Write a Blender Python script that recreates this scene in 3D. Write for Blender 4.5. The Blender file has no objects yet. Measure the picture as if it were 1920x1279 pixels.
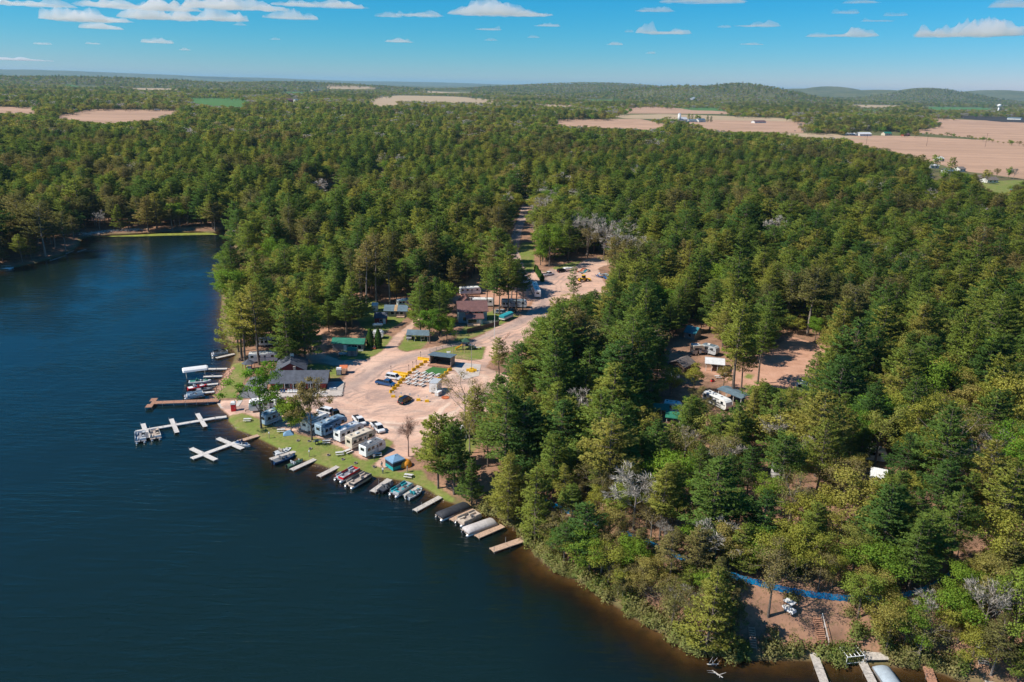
import bpy, math, random
import numpy as np
from mathutils import Vector, Matrix

R = math.radians
sc = bpy.context.scene
col = sc.collection

# ------------------------------------------------------------------ camera
F_PX, CX, CY, CAM_H = 1478.0, 960.0, 639.5, 85.0       # survey of the photograph (1920 x 1279)
ROLL = R(1.3)
PITCH = math.atan((CY - 160.0) / F_PX)
cam_data = bpy.data.cameras.new('camera')
cam = bpy.data.objects.new('camera', cam_data)
col.objects.link(cam)
cam_data.sensor_width = 36.0
cam_data.lens = 36.0 * F_PX / 1920.0
cam_data.clip_start = 1.0
cam_data.clip_end = 150000.0
cam.matrix_world = (Matrix.Translation((0, 0, CAM_H)) @ Matrix.Rotation(R(90) - PITCH, 4, 'X')
                    @ Matrix.Rotation(ROLL, 4, 'Z'))
sc.camera = cam

# ------------------------------------------------------------------ world, sun, exposure
SUN_EL, SUN_AZ = R(47), R(256)        # azimuth clockwise from +Y
world = bpy.data.worlds.new('World')
sc.world = world
world.use_nodes = True
wn = world.node_tree
wn.nodes.clear()
w_out = wn.nodes.new('ShaderNodeOutputWorld')
w_bg = wn.nodes.new('ShaderNodeBackground')
w_sky = wn.nodes.new('ShaderNodeTexSky')
w_sky.sky_type = 'NISHITA'
w_sky.sun_disc = False
w_sky.sun_elevation = SUN_EL
w_sky.sun_rotation = SUN_AZ
w_sky.altitude = 200
w_sky.air_density = 1.0
w_sky.dust_density = 0.0
w_sky.ozone_density = 6.0
# colour grade of the photograph: a clean cyan-blue sky, red falls off fast away from the horizon
w_sep = wn.nodes.new('ShaderNodeSeparateColor')
w_com = wn.nodes.new('ShaderNodeCombineColor')
wn.links.new(w_sky.outputs[0], w_sep.inputs[0])
for _i, (_pow, _mul) in enumerate(((3.1, 0.0072), (1.05, 0.47), (1.0, 0.70))):
    _p = wn.nodes.new('ShaderNodeMath')
    _p.operation = 'POWER'
    _p.inputs[1].default_value = _pow
    _m = wn.nodes.new('ShaderNodeMath')
    _m.operation = 'MULTIPLY'
    _m.inputs[1].default_value = _mul
    wn.links.new(w_sep.outputs[_i], _p.inputs[0])
    wn.links.new(_p.outputs[0], _m.inputs[0])
    wn.links.new(_m.outputs[0], w_com.inputs[_i])
wn.links.new(w_com.outputs[0], w_bg.inputs[0])
w_bg.inputs[1].default_value = 0.115
wn.links.new(w_bg.outputs[0], w_out.inputs[0])

sun_data = bpy.data.lights.new('sun', 'SUN')
sun = bpy.data.objects.new('sun', sun_data)
col.objects.link(sun)
sun_data.energy = 4.4
sun_data.angle = R(0.53)
sun_data.color = (1.0, 0.93, 0.82)
sun_dir = Vector((math.sin(SUN_AZ) * math.cos(SUN_EL), math.cos(SUN_AZ) * math.cos(SUN_EL), math.sin(SUN_EL)))
sun.rotation_euler = sun_dir.to_track_quat('Z', 'Y').to_euler()
sun.location = (-200, -50, 300)

vs = sc.view_settings
vs.view_transform = 'Standard'
vs.look = 'None'
vs.exposure = 0.45
vs.gamma = 1.0
vs.use_curve_mapping = False
cy = sc.cycles
cy.use_denoising = True
cy.max_bounces = 8
cy.diffuse_bounces = 3
cy.glossy_bounces = 3
cy.transmission_bounces = 4
cy.transparent_max_bounces = 16
cy.volume_bounces = 4
cy.sample_clamp_indirect = 6.0

rng = np.random.default_rng(7)
random.seed(7)

# ------------------------------------------------------------------ survey: photograph pixel <-> ground
_cp, _sp, _cr, _sr = math.cos(PITCH), math.sin(PITCH), math.cos(ROLL), math.sin(ROLL)

def ray(px, py):
    u = (px - CX) / F_PX
    v = -(py - CY) / F_PX
    x, y = _cr * u - _sr * v, _sr * u + _cr * v
    return x, _cp + y * _sp, -_sp + y * _cp

def flat(px, py, z=0.0):
    x, y, d = ray(px, py)
    t = (z - CAM_H) / d
    return x * t, y * t

def project(P):
    """world points (n,3) -> photograph pixels (n,2)"""
    P = np.asarray(P, float)
    x, y, z = P[:, 0], P[:, 1], P[:, 2] - CAM_H
    f = np.maximum(y * _cp - z * _sp, 0.1)
    v = (y * _sp + z * _cp) / f
    u = x / f
    return np.stack([CX + (_cr * u + _sr * v) * F_PX, CY - (-_sr * u + _cr * v) * F_PX], 1)

def poly_sdf(pts, poly):
    """signed distance, negative inside"""
    P = np.asarray(poly, float)
    x, y = pts[:, 0], pts[:, 1]
    best = np.full(len(pts), 1e18)
    inside = np.zeros(len(pts), bool)
    n = len(P)
    for i in range(n):
        ax, ay = P[i]
        bx, by = P[(i + 1) % n]
        ex, ey = bx - ax, by - ay
        wx, wy = x - ax, y - ay
        t = np.clip((wx * ex + wy * ey) / (ex * ex + ey * ey + 1e-12), 0, 1)
        d = (wx - t * ex) ** 2 + (wy - t * ey) ** 2
        best = np.minimum(best, d)
        c = (ay > y) != (by > y)
        if c.any():
            with np.errstate(divide='ignore', invalid='ignore'):
                xi = ax + (y - ay) * ex / (ey if ey != 0 else 1e-12)
            inside ^= c & (x < xi)
    d = np.sqrt(best)
    return np.where(inside, -d, d)

def in_poly(pts, poly):
    P = np.asarray(poly, float)
    x, y = pts[:, 0], pts[:, 1]
    inside = np.zeros(len(pts), bool)
    n = len(P)
    for i in range(n):
        ax, ay = P[i]
        bx, by = P[(i + 1) % n]
        c = (ay > y) != (by > y)
        if by != ay:
            inside ^= c & (x < ax + (y - ay) * (bx - ax) / (by - ay))
    return inside

def line_sdf(pts, line, half):
    best = np.full(len(pts), 1e18)
    L = np.asarray(line, float)
    for i in range(len(L) - 1):
        a, b = L[i], L[i + 1]
        e = b - a
        w = pts - a
        t = np.clip((w @ e) / (e @ e), 0, 1)
        d = w - t[:, None] * e
        best = np.minimum(best, (d ** 2).sum(1))
    return np.sqrt(best) - half

def vnoise(x, y, seed=0):
    """smooth value noise, about -1..1"""
    xi, yi = np.floor(x).astype(np.int64), np.floor(y).astype(np.int64)
    fx, fy = x - xi, y - yi
    fx, fy = fx * fx * (3 - 2 * fx), fy * fy * (3 - 2 * fy)
    def h(i, j):
        n = (i * 374761393 + j * 668265263 + seed * 1442695041) & 0x7fffffff
        n = ((n ^ (n >> 13)) * 1274126177) & 0x7fffffff
        return ((n ^ (n >> 16)) & 0xffff) / 32767.5 - 1
    return ((h(xi, yi) * (1 - fx) + h(xi + 1, yi) * fx) * (1 - fy)
            + (h(xi, yi + 1) * (1 - fx) + h(xi + 1, yi + 1) * fx) * fy)

def smooth(a, b, x):
    t = np.clip((x - a) / (b - a), 0, 1)
    return t * t * (3 - 2 * t)

# ------------------------------------------------------------------ lake outline and terrain height
shore_px = [(0, 509), (40, 499), (80, 490), (118, 478), (146, 464), (154, 446), (200, 440), (270, 437), (370, 434), (400, 437),
            (470, 405), (560, 368), (640, 343), (735, 301), (752, 302), (662, 349), (580, 373), (500, 410), (440, 450),
            (436, 475), (416, 540), (414, 600), (424, 640), (442, 664), (431, 692), (413, 720), (403, 748), (412, 766),
            (428, 779), (428, 790), (442, 806), (470, 816), (500, 831), (530, 846), (560, 861), (600, 872), (630, 884),
            (660, 890), (690, 893), (735, 899), (770, 905), (800, 918), (830, 938), (862, 949), (900, 960), (945, 976),
            (978, 994), (984, 1010), (1002, 1042), (1034, 1068), (1090, 1092), (1132, 1122), (1200, 1166), (1240, 1187),
            (1290, 1222), (1380, 1237), (1500, 1238), (1560, 1240), (1640, 1249), (1740, 1256), (1810, 1280)]
LAKE = [flat(*p) for p in shore_px]
LAKE += [(LAKE[-1][0] + 30, LAKE[-1][1] - 12), (150, 40), (190, -60), (150, -250), (-700, -250), (-800, 120), (-420, 290)]
LAKE = np.array(LAKE)

HILLS = [(60, 131, 24000, 420), (420, 144, 26000, 380), (800, 154, 28000, 330), (1130, 157.5, 9500, 230), (1390, 160.5, 7200, 120),
         (1300, 164, 6800, 160), (1560, 162.5, 14500, 85), (1500, 166, 14000, 90), (1740, 165.5, 11000, 95), (1880, 169, 15500, 120), (1660, 168, 12500, 120),
         (-300, 122, 24000, 300), (2250, 172, 15000, 260), (1020, 158.5, 22000, 160), (180, 147, 7600, 300), (-150, 141, 7200, 260), (560, 156, 8600, 220)]
_hill = []
for px, py, D, w in HILLS:
    x, y, z = ray(px, py)
    k = D / math.hypot(x, y)
    _hill.append((x * k, y * k, CAM_H + z * k, D * w / F_PX, D * 0.10))

def height(x, y):
    x = np.asarray(x, float)
    y = np.asarray(y, float)
    p = np.stack([x.ravel(), y.ravel()], 1)
    d = np.full(len(p), 400.0)
    near = (np.abs(p[:, 0]) < 900) & (p[:, 1] < 1300)
    d[near] = poly_sdf(p[near], LAKE)
    px, py = p[:, 0], p[:, 1]
    # a low beach by the camp, a bank some six metres high further east
    bank = smooth(0, 14, px) * smooth(190, 130, py)
    land = 0.25 + 0.75 * (1 - np.exp(-np.maximum(d, 0) / 5)) + bank * 5.2 * smooth(0.8, 13, d) + 0.012 * np.clip(d, 0, 160)
    land += smooth(3, 25, d) * (0.06 + 0.3 * smooth(12, 40, px)) * vnoise(px / 17, py / 17, 3)
    bed = -np.minimum(np.maximum(-d, 0) * (0.17 + 0.05 * vnoise(px / 9, py / 9, 5)), 6.0) - 0.02
    z = np.where(d > 0, land * smooth(-0.3, 1.2, d), bed)
    far = smooth(700, 2500, py)
    z = z + far * (4 * vnoise(px / 900, py / 900, 11) + 1)
    vf = smooth(6500, 14000, py)
    z = z + vf * (12 + 16 * vnoise(px / 2600, py / 2600, 12) + 8 * vnoise(px / 1100, py / 900, 14))
    for hx, hy, hz, w, dep in _hill:
        r = math.hypot(hx, hy)
        ux, uy = hx / r, hy / r
        a = (px * ux + py * uy - r) / dep
        b = (px * uy - py * ux) / w
        z = np.where(py < 3500, z, np.maximum(z, hz * np.exp(-(a * a) - (b * b) * 1.1) * (1 + 0.05 * vnoise(px / 700, py / 700, 21))))
    return z.reshape(x.shape)

_lx, _ly = np.arange(-340, 421, 2.0), np.arange(60, 621, 2.0)
_lut = height(*np.meshgrid(_lx, _ly))

def height1(x, y):
    i, j = (x + 340) / 2, (y - 60) / 2
    if 0 <= i < len(_lx) - 1 and 0 <= j < len(_ly) - 1:
        a, b = int(i), int(j)
        u, v = i - a, j - b
        return float((_lut[b, a] * (1 - u) + _lut[b, a + 1] * u) * (1 - v) + (_lut[b + 1, a] * (1 - u) + _lut[b + 1, a + 1] * u) * v)
    return float(height(np.array([x]), np.array([y]))[0])

def ground(px, py, dz=0.0):
    """point of the terrain seen at this pixel of the photograph"""
    rx, ry, rz = ray(px, py)
    z = 0.8
    for _ in range(30):
        t = (z - CAM_H) / rz
        z1 = 0.5 * z + 0.5 * max(height1(rx * t, ry * t), 0.0)
        if abs(z1 - z) < 0.004:
            break
        z = z1
    t = (z - CAM_H) / rz
    return Vector((rx * t, ry * t, z + dz))

def world_poly(px_list):
    return np.array([ground(*p)[:2] for p in px_list])

# ------------------------------------------------------------------ materials
def new_mat(name):
    m = bpy.data.materials.new(name)
    m.use_nodes = True
    nt = m.node_tree
    nt.nodes.clear()
    out = nt.nodes.new('ShaderNodeOutputMaterial')
    return m, nt, out

def node(nt, typ, **kw):
    n = nt.nodes.new(typ)
    for k, v in kw.items():
        setattr(n, k, v)
    return n

def mixrgb(nt, fac, a, b, blend='MIX'):
    n = node(nt, 'ShaderNodeMix', data_type='RGBA', blend_type=blend)
    for sock, v in (('Factor', fac), ('A', a), ('B', b)):
        s = n.inputs[sock] if sock == 'Factor' else [i for i in n.inputs if i.name == sock and i.type == 'RGBA'][0]
        if hasattr(v, 'is_linked') or hasattr(v, 'links'):
            nt.links.new(v, s)
        else:
            s.default_value = v if sock == 'Factor' else (*v[:3], 1)
    return [o for o in n.outputs if o.type == 'RGBA'][0]

def math_n(nt, op, a, b=0.0, c=0.0, clamp=False):
    n = node(nt, 'ShaderNodeMath', operation=op, use_clamp=clamp)
    for i, v in enumerate((a, b, c)):
        if hasattr(v, 'links'):
            nt.links.new(v, n.inputs[i])
        else:
            n.inputs[i].default_value = v
    return n.outputs[0]

def noise_n(nt, scale, detail=4, rough=0.55, vec=None, distort=0.0):
    n = node(nt, 'ShaderNodeTexNoise')
    n.inputs['Scale'].default_value = scale
    n.inputs['Detail'].default_value = detail
    n.inputs['Roughness'].default_value = rough
    n.inputs['Distortion'].default_value = distort
    if vec is not None:
        nt.links.new(vec, n.inputs['Vector'])
    return n.outputs['Fac']

def ramp_n(nt, fac, stops):
    n = node(nt, 'ShaderNodeValToRGB')
    cr = n.color_ramp
    while len(cr.elements) < len(stops):
        cr.elements.new(0.5)
    for e, (p, c) in zip(cr.elements, stops):
        e.position = p
        e.color = (*c[:3], 1)
    nt.links.new(fac, n.inputs[0])
    return n.outputs[0]

def paint(name, c, rough=0.6, metal=0.0, var=0.12, scale=1.5, spec=0.4, bump=0.0):
    """a coloured surface with a little dirt and unevenness"""
    m, nt, out = new_mat(name)
    b = node(nt, 'ShaderNodeBsdfPrincipled')
    tc = node(nt, 'ShaderNodeTexCoord')
    f = noise_n(nt, scale, 5, 0.6, tc.outputs['Object'])
    lo = tuple(v * (1 - var * 1.6) for v in c)
    hi = tuple(min(1, v * (1 + var)) for v in c)
    nt.links.new(ramp_n(nt, f, [(0.3, lo), (0.7, hi)]), b.inputs['Base Color'])
    b.inputs['Roughness'].default_value = rough
    b.inputs['Metallic'].default_value = metal
    b.inputs['Specular IOR Level'].default_value = spec
    if bump:
        bn = node(nt, 'ShaderNodeBump')
        bn.inputs['Strength'].default_value = bump
        nt.links.new(noise_n(nt, scale * 8, 4, 0.6, tc.outputs['Object']), bn.inputs['Height'])
        nt.links.new(bn.outputs[0], b.inputs['Normal'])
    nt.links.new(b.outputs[0], out.inputs[0])
    return m

def ribbed(name, c, pitch, rough=0.45, var=0.15, axis='X', depth=0.6, c2=None):
    """sheet metal or shingles: rows across one local axis"""
    m, nt, out = new_mat(name)
    b = node(nt, 'ShaderNodeBsdfPrincipled')
    tc = node(nt, 'ShaderNodeTexCoord')
    w = node(nt, 'ShaderNodeTexWave', wave_type='BANDS', bands_direction=axis, wave_profile='SAW')
    w.inputs['Scale'].default_value = 0.314 / pitch
    w.inputs['Distortion'].default_value = 0.0
    nt.links.new(tc.outputs['Object'], w.inputs['Vector'])
    f = noise_n(nt, 0.9, 6, 0.65, tc.outputs['Object'])
    lo = tuple(v * (1 - var * 1.8) for v in (c2 or c))
    hi = tuple(min(1, v * (1 + var)) for v in c)
    base = ramp_n(nt, f, [(0.32, lo), (0.68, hi)])
    seam = math_n(nt, 'GREATER_THAN', w.outputs['Fac'], 0.9)
    base = mixrgb(nt, math_n(nt, 'MULTIPLY', seam, 0.35), base, tuple(v * 0.5 for v in c))
    nt.links.new(base, b.inputs['Base Color'])
    b.inputs['Roughness'].default_value = rough
    bn = node(nt, 'ShaderNodeBump')
    bn.inputs['Strength'].default_value = depth
    bn.inputs['Distance'].default_value = 0.03
    nt.links.new(w.outputs['Fac'], bn.inputs['Height'])
    nt.links.new(bn.outputs[0], b.inputs['Normal'])
    nt.links.new(b.outputs[0], out.inputs[0])
    return m

def foliage(name, ramp, transl=0.3, jitter=0.35):
    """leaf colours differ from tree to tree and from tuft to tuft"""
    m, nt, out = new_mat(name)
    oi = node(nt, 'ShaderNodeObjectInfo')
    geo = node(nt, 'ShaderNodeNewGeometry')
    c = ramp_n(nt, oi.outputs['Random'], ramp)
    k = math_n(nt, 'MULTIPLY_ADD', geo.outputs['Random Per Island'], 2 * jitter, 1 - jitter)
    hsv = node(nt, 'ShaderNodeHueSaturation')
    nt.links.new(c, hsv.inputs['Color'])
    nt.links.new(k, hsv.inputs['Value'])
    nt.links.new(math_n(nt, 'MULTIPLY_ADD', geo.outputs['Random Per Island'], 0.03, 0.485), hsv.inputs['Hue'])
    d = node(nt, 'ShaderNodeBsdfDiffuse')
    t = node(nt, 'ShaderNodeBsdfTranslucent')
    nt.links.new(hsv.outputs[0], d.inputs[0])
    nt.links.new(mixrgb(nt, 1.0, hsv.outputs[0], (1.2, 1.15, 0.5), 'MULTIPLY'), t.inputs[0])
    ms = node(nt, 'ShaderNodeMixShader')
    ms.inputs[0].default_value = transl
    nt.links.new(d.outputs[0], ms.inputs[1])
    nt.links.new(t.outputs[0], ms.inputs[2])
    nt.links.new(ms.outputs[0], out.inputs[0])
    return m

M = {}
M['pine'] = foliage('pine_needles', [(0.0, (0.080, 0.155, 0.042)), (0.25, (0.130, 0.205, 0.046)), (0.6, (0.205, 0.260, 0.052)), (0.85, (0.275, 0.290, 0.060)), (1.0, (0.30, 0.275, 0.070))], 0.38, 0.36)
M['red_pine'] = foliage('red_pine_needles', [(0.0, (0.150, 0.165, 0.055)), (0.5, (0.205, 0.195, 0.070)), (1.0, (0.265, 0.215, 0.085))], 0.36, 0.4)
M['leaf_yellow'] = foliage('spring_leaves_yellow', [(0.0, (0.31, 0.33, 0.060)), (0.4, (0.37, 0.36, 0.070)), (0.7, (0.36, 0.30, 0.100)), (1.0, (0.26, 0.34, 0.06))], 0.42, 0.3)
M['leaf_green'] = foliage('spring_leaves_green', [(0.0, (0.16, 0.30, 0.036)), (0.5, (0.23, 0.32, 0.045)), (1.0, (0.13, 0.25, 0.036))], 0.42, 0.3)
M['leaf_olive'] = foliage('olive_buds', [(0.0, (0.26, 0.205, 0.090)), (0.5, (0.29, 0.245, 0.100)), (1.0, (0.24, 0.23, 0.078))], 0.38, 0.35)
M['shrub'] = foliage('shrub_leaves', [(0.0, (0.19, 0.22, 0.06)), (0.5, (0.29, 0.26, 0.11)), (1.0, (0.15, 0.22, 0.045))], 0.38, 0.35)
M['cedar'] = foliage('cedar_scales', [(0.0, (0.05, 0.11, 0.024)), (1.0, (0.07, 0.13, 0.026))], 0.25, 0.35)
M['bark'] = paint('grey_brown_bark', (0.16, 0.125, 0.10), 0.9, var=0.35, scale=3, bump=0.4)
M['bark_pale'] = paint('pale_bark', (0.27, 0.225, 0.19), 0.9, var=0.3, scale=3, bump=0.4)
M['twig'] = paint('bare_grey_twigs', (0.52, 0.48, 0.43), 0.9, var=0.25, scale=1)
M['twig_red'] = paint('bare_reddish_twigs', (0.36, 0.22, 0.17), 0.9, var=0.25, scale=1)
M['white'] = paint('white_gelcoat', (0.78, 0.78, 0.76), 0.35, var=0.06)
M['offwhite'] = paint('weathered_white', (0.66, 0.65, 0.62), 0.55, var=0.12)
M['cream'] = paint('cream_siding', (0.62, 0.53, 0.41), 0.5, var=0.08)
M['lightgrey'] = paint('light_grey_fibreglass', (0.47, 0.50, 0.52), 0.45, var=0.1)
M['midgrey'] = paint('mid_grey_paint', (0.15, 0.155, 0.165), 0.5, var=0.15)
M['darkgrey'] = paint('dark_grey_vinyl', (0.055, 0.06, 0.07), 0.5, var=0.2)
M['black'] = paint('black_rubber', (0.018, 0.018, 0.02), 0.6, var=0.2)
M['rvblue'] = paint('blue_grey_rv_panels', (0.30, 0.41, 0.50), 0.4, var=0.1)
M['rvroof'] = paint('blue_grey_rv_roof', (0.20, 0.30, 0.40), 0.55, var=0.25, scale=0.8)
M['glass'] = paint('dark_tinted_glass', (0.012, 0.016, 0.02), 0.08, var=0.1, spec=0.6)
M['chrome'] = paint('bare_aluminium', (0.6, 0.61, 0.62), 0.35, metal=0.8, var=0.1)
M['carwhite'] = paint('white_car_paint', (0.74, 0.75, 0.76), 0.2, var=0.03, spec=0.6)
M['carblue'] = paint('blue_car_paint', (0.012, 0.075, 0.21), 0.2, var=0.05, spec=0.6)
M['carblack'] = paint('black_car_paint', (0.015, 0.014, 0.016), 0.18, var=0.05, spec=0.6)
M['carsilver'] = paint('silver_car_paint', (0.45, 0.47, 0.5), 0.25, metal=0.3, var=0.05)
M['dock'] = paint('weathered_grey_planks', (0.52, 0.47, 0.42), 0.85, var=0.22, scale=2.5)
M['dock_white'] = paint('pale_vinyl_dock', (0.62, 0.58, 0.54), 0.8, var=0.12, scale=2)
M['wood'] = paint('warm_brown_planks', (0.42, 0.22, 0.14), 0.85, var=0.25, scale=2.5)
M['wood_tan'] = paint('tan_dock_planks', (0.50, 0.34, 0.24), 0.85, var=0.22, scale=2.5)
M['darkwood'] = paint('dark_fence_boards', (0.13, 0.085, 0.065), 0.85, var=0.3, scale=2)
M['postmetal'] = paint('galvanised_post', (0.42, 0.42, 0.40), 0.5, metal=0.4, var=0.15)
M['yellow'] = paint('yellow_barrier_paint', (0.80, 0.46, 0.012), 0.6, var=0.12)
M['red'] = paint('bright_red_paint', (0.62, 0.02, 0.025), 0.45, var=0.08)
M['redwall'] = ribbed('barn_red_siding', (0.33, 0.04, 0.03), 0.22, 0.75, 0.15, 'Z')
M['orange'] = paint('orange_tent_nylon', (0.85, 0.33, 0.03), 0.6, var=0.1)
M['orangered'] = paint('orange_red_paint', (0.62, 0.17, 0.06), 0.6, var=0.15)
M['tealroof'] = ribbed('teal_sheet_roof', (0.035, 0.20, 0.25), 0.3, 0.4)
M['greenroof'] = ribbed('green_sheet_roof', (0.035, 0.20, 0.125), 0.3, 0.4)
M['shingle'] = ribbed('grey_shingles', (0.085, 0.095, 0.12), 0.2, 0.85, 0.22, 'Z')
M['slateroof'] = ribbed('blue_grey_sheet_roof', (0.13, 0.19, 0.23), 0.35, 0.5)
M['maroonroof'] = ribbed('maroon_sheet_roof', (0.19, 0.095, 0.085), 0.3, 0.5)
M['brownroof'] = ribbed('brown_shingles', (0.17, 0.14, 0.125), 0.2, 0.85, 0.22, 'Z')
M['whiteroof'] = ribbed('white_sheet_roof', (0.68, 0.68, 0.67), 0.4, 0.5, 0.08)
M['bluewall'] = ribbed('pale_blue_siding', (0.27, 0.40, 0.44), 0.2, 0.7, 0.1, 'Z')
M['greywall'] = ribbed('grey_siding', (0.27, 0.26, 0.25), 0.2, 0.7, 0.12, 'Z')
M['whitewall'] = ribbed('white_siding', (0.66, 0.66, 0.63), 0.2, 0.7, 0.08, 'Z')
M['concrete'] = paint('pale_concrete', (0.50, 0.44, 0.39), 0.9, var=0.15, scale=0.6, bump=0.2)
M['paver'] = paint('grey_paving', (0.17, 0.175, 0.185), 0.9, var=0.2, scale=0.5, bump=0.2)
M['stone'] = paint('grey_rockface', (0.33, 0.27, 0.235), 0.9, var=0.35, scale=2, bump=0.6)
M['riprap'] = paint('reddish_rock', (0.47, 0.27, 0.19), 0.9, var=0.35, scale=1.5, bump=0.6)
M['turf'] = paint('artificial_turf', (0.045, 0.15, 0.035), 0.95, var=0.12, scale=3)
M['tentblue'] = paint('blue_grey_nylon', (0.18, 0.32, 0.47), 0.6, var=0.08)
M['tealfloor'] = paint('teal_groundsheet', (0.02, 0.35, 0.36), 0.6, var=0.08)
M['mesh'] = paint('dark_screen_mesh', (0.03, 0.03, 0.05), 0.8, var=0.2)
M['boatblue'] = paint('navy_hull', (0.02, 0.055, 0.13), 0.2, var=0.08, spec=0.6)
M['boatgreen'] = paint('dark_green_hull', (0.05, 0.11, 0.07), 0.4, var=0.1)
M['boatblack'] = paint('black_hull', (0.02, 0.02, 0.024), 0.25, var=0.1, spec=0.6)
M['seatbeige'] = paint('beige_vinyl_seats', (0.55, 0.46, 0.37), 0.6, var=0.12)
M['carpet'] = paint('tan_boat_deck', (0.40, 0.33, 0.28), 0.9, var=0.15)
M['greydeck'] = paint('grey_boat_deck', (0.25, 0.25, 0.27), 0.9, var=0.15)
M['teal'] = paint('teal_vinyl', (0.03, 0.33, 0.38), 0.5, var=0.1)
M['greencover'] = paint('green_boat_cover', (0.03, 0.20, 0.145), 0.7, var=0.15)
M['blackcover'] = paint('charcoal_boat_cover', (0.035, 0.037, 0.045), 0.75, var=0.25)
M['greycover'] = paint('pale_grey_boat_cover', (0.50, 0.46, 0.44), 0.75, var=0.15)
M['bluecover'] = paint('pale_blue_boat_cover', (0.36, 0.42, 0.47), 0.65, var=0.1)
M['skin'] = paint('skin', (0.50, 0.31, 0.23), 0.6, var=0.05)
M['hair'] = paint('dark_brown_hair', (0.05, 0.035, 0.025), 0.7, var=0.2)
M['denim'] = paint('blue_denim', (0.06, 0.09, 0.16), 0.8, var=0.15)
M['shirt_grey'] = paint('grey_shirt_cloth', (0.42, 0.41, 0.40), 0.8, var=0.1)
M['shirt_white'] = paint('white_shirt_cloth', (0.72, 0.72, 0.72), 0.8, var=0.06)
M['shirt_dark'] = paint('dark_shirt_cloth', (0.05, 0.055, 0.07), 0.8, var=0.1)
M['ash'] = paint('fire_ring_ash', (0.06, 0.055, 0.05), 0.95, var=0.4)
M['brownfur'] = paint('brown_hay', (0.45, 0.30, 0.16), 0.9, var=0.2)

# woven blue fence cloth: threads with holes between them
m, nt, out = new_mat('blue_fence_mesh')
tc = node(nt, 'ShaderNodeTexCoord')
bs = node(nt, 'ShaderNodeBsdfPrincipled')
nt.links.new(ramp_n(nt, noise_n(nt, 1.2, 4, 0.6, tc.outputs['Object']), [(0.3, (0.0, 0.30, 0.72)), (0.7, (0.01, 0.45, 0.90))]), bs.inputs['Base Color'])
bs.inputs['Roughness'].default_value = 0.6
trn = node(nt, 'ShaderNodeBsdfTranslucent')
trn.inputs[0].default_value = (0.0, 0.36, 0.85, 1)
tp = node(nt, 'ShaderNodeBsdfTransparent')
m1 = node(nt, 'ShaderNodeMixShader')
m1.inputs[0].default_value = 0.45
nt.links.new(bs.outputs[0], m1.inputs[1])
nt.links.new(trn.outputs[0], m1.inputs[2])
m2 = node(nt, 'ShaderNodeMixShader')
nt.links.new(math_n(nt, 'MULTIPLY', math_n(nt, 'GREATER_THAN', noise_n(nt, 5.0, 3, 0.6, tc.outputs['Object']), 0.55), 0.6), m2.inputs[0])
nt.links.new(m1.outputs[0], m2.inputs[1])
nt.links.new(tp.outputs[0], m2.inputs[2])
nt.links.new(m2.outputs[0], out.inputs[0])
M['bluemesh'] = m

# ground: which surface lies where comes from surveyed outlines stored on the mesh as distances
m, nt, out = new_mat('ground_surface')
geo = node(nt, 'ShaderNodeNewGeometry')
pos = geo.outputs['Position']
def attr(n):
    a = node(nt, 'ShaderNodeAttribute', attribute_name=n)
    return a.outputs['Fac']
def cover(name, soft, wob, nscale):
    f = noise_n(nt, nscale, 5, 0.65, pos)
    e = math_n(nt, 'MULTIPLY_ADD', math_n(nt, 'SUBTRACT', f, 0.5), wob, attr(name))
    return math_n(nt, 'MULTIPLY_ADD', e, -1.0 / soft, 0.5, clamp=True)
n_small = noise_n(nt, 1.3, 6, 0.7, pos)
n_mid = noise_n(nt, 0.16, 5, 0.6, pos)
n_big = noise_n(nt, 0.012, 5, 0.6, pos)
n_huge = noise_n(nt, 0.0022, 6, 0.65, pos)
floor_c = ramp_n(nt, n_mid, [(0.30, (0.16, 0.095, 0.065)), (0.5, (0.30, 0.17, 0.115)), (0.68, (0.42, 0.235, 0.145))])
floor_c = mixrgb(nt, math_n(nt, 'MULTIPLY', math_n(nt, 'GREATER_THAN', n_small, 0.55), 0.55), floor_c, (0.13, 0.10, 0.05))
far_c = ramp_n(nt, n_huge, [(0.30, (0.05, 0.08, 0.032)), (0.45, (0.11, 0.125, 0.045)), (0.55, (0.18, 0.17, 0.065)), (0.68, (0.14, 0.15, 0.055)), (0.8, (0.25, 0.21, 0.11))])
far_c = mixrgb(nt, 0.5, far_c, ramp_n(nt, noise_n(nt, 0.018, 4, 0.6, pos), [(0.35, (0.03, 0.045, 0.018)), (0.65, (0.15, 0.14, 0.06))]))
sep = node(nt, 'ShaderNodeSeparateXYZ')
nt.links.new(pos, sep.inputs[0])
fy = math_n(nt, 'MULTIPLY_ADD', sep.outputs['Y'], 1 / 500.0, -0.9, clamp=True)
c = mixrgb(nt, fy, floor_c, far_c)
grass_c = ramp_n(nt, noise_n(nt, 0.2, 8, 0.72, pos), [(0.32, (0.36, 0.26, 0.13)), (0.43, (0.24, 0.23, 0.075)), (0.55, (0.185, 0.235, 0.05)), (0.68, (0.14, 0.19, 0.035)), (0.8, (0.29, 0.29, 0.09))])
grass_c = mixrgb(nt, math_n(nt, 'MULTIPLY', ramp_n(nt, n_small, [(0.4, (0, 0, 0)), (0.62, (1, 1, 1))]), 0.5), grass_c, (0.105, 0.13, 0.03))
dirt_c = ramp_n(nt, noise_n(nt, 0.22, 6, 0.65, pos), [(0.3, (0.40, 0.215, 0.14)), (0.55, (0.53, 0.30, 0.205)), (0.75, (0.60, 0.36, 0.255))])
dirt_c = mixrgb(nt, math_n(nt, 'MULTIPLY', math_n(nt, 'GREATER_THAN', n_small, 0.6), 0.3), dirt_c, (0.30, 0.18, 0.12))
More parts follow.
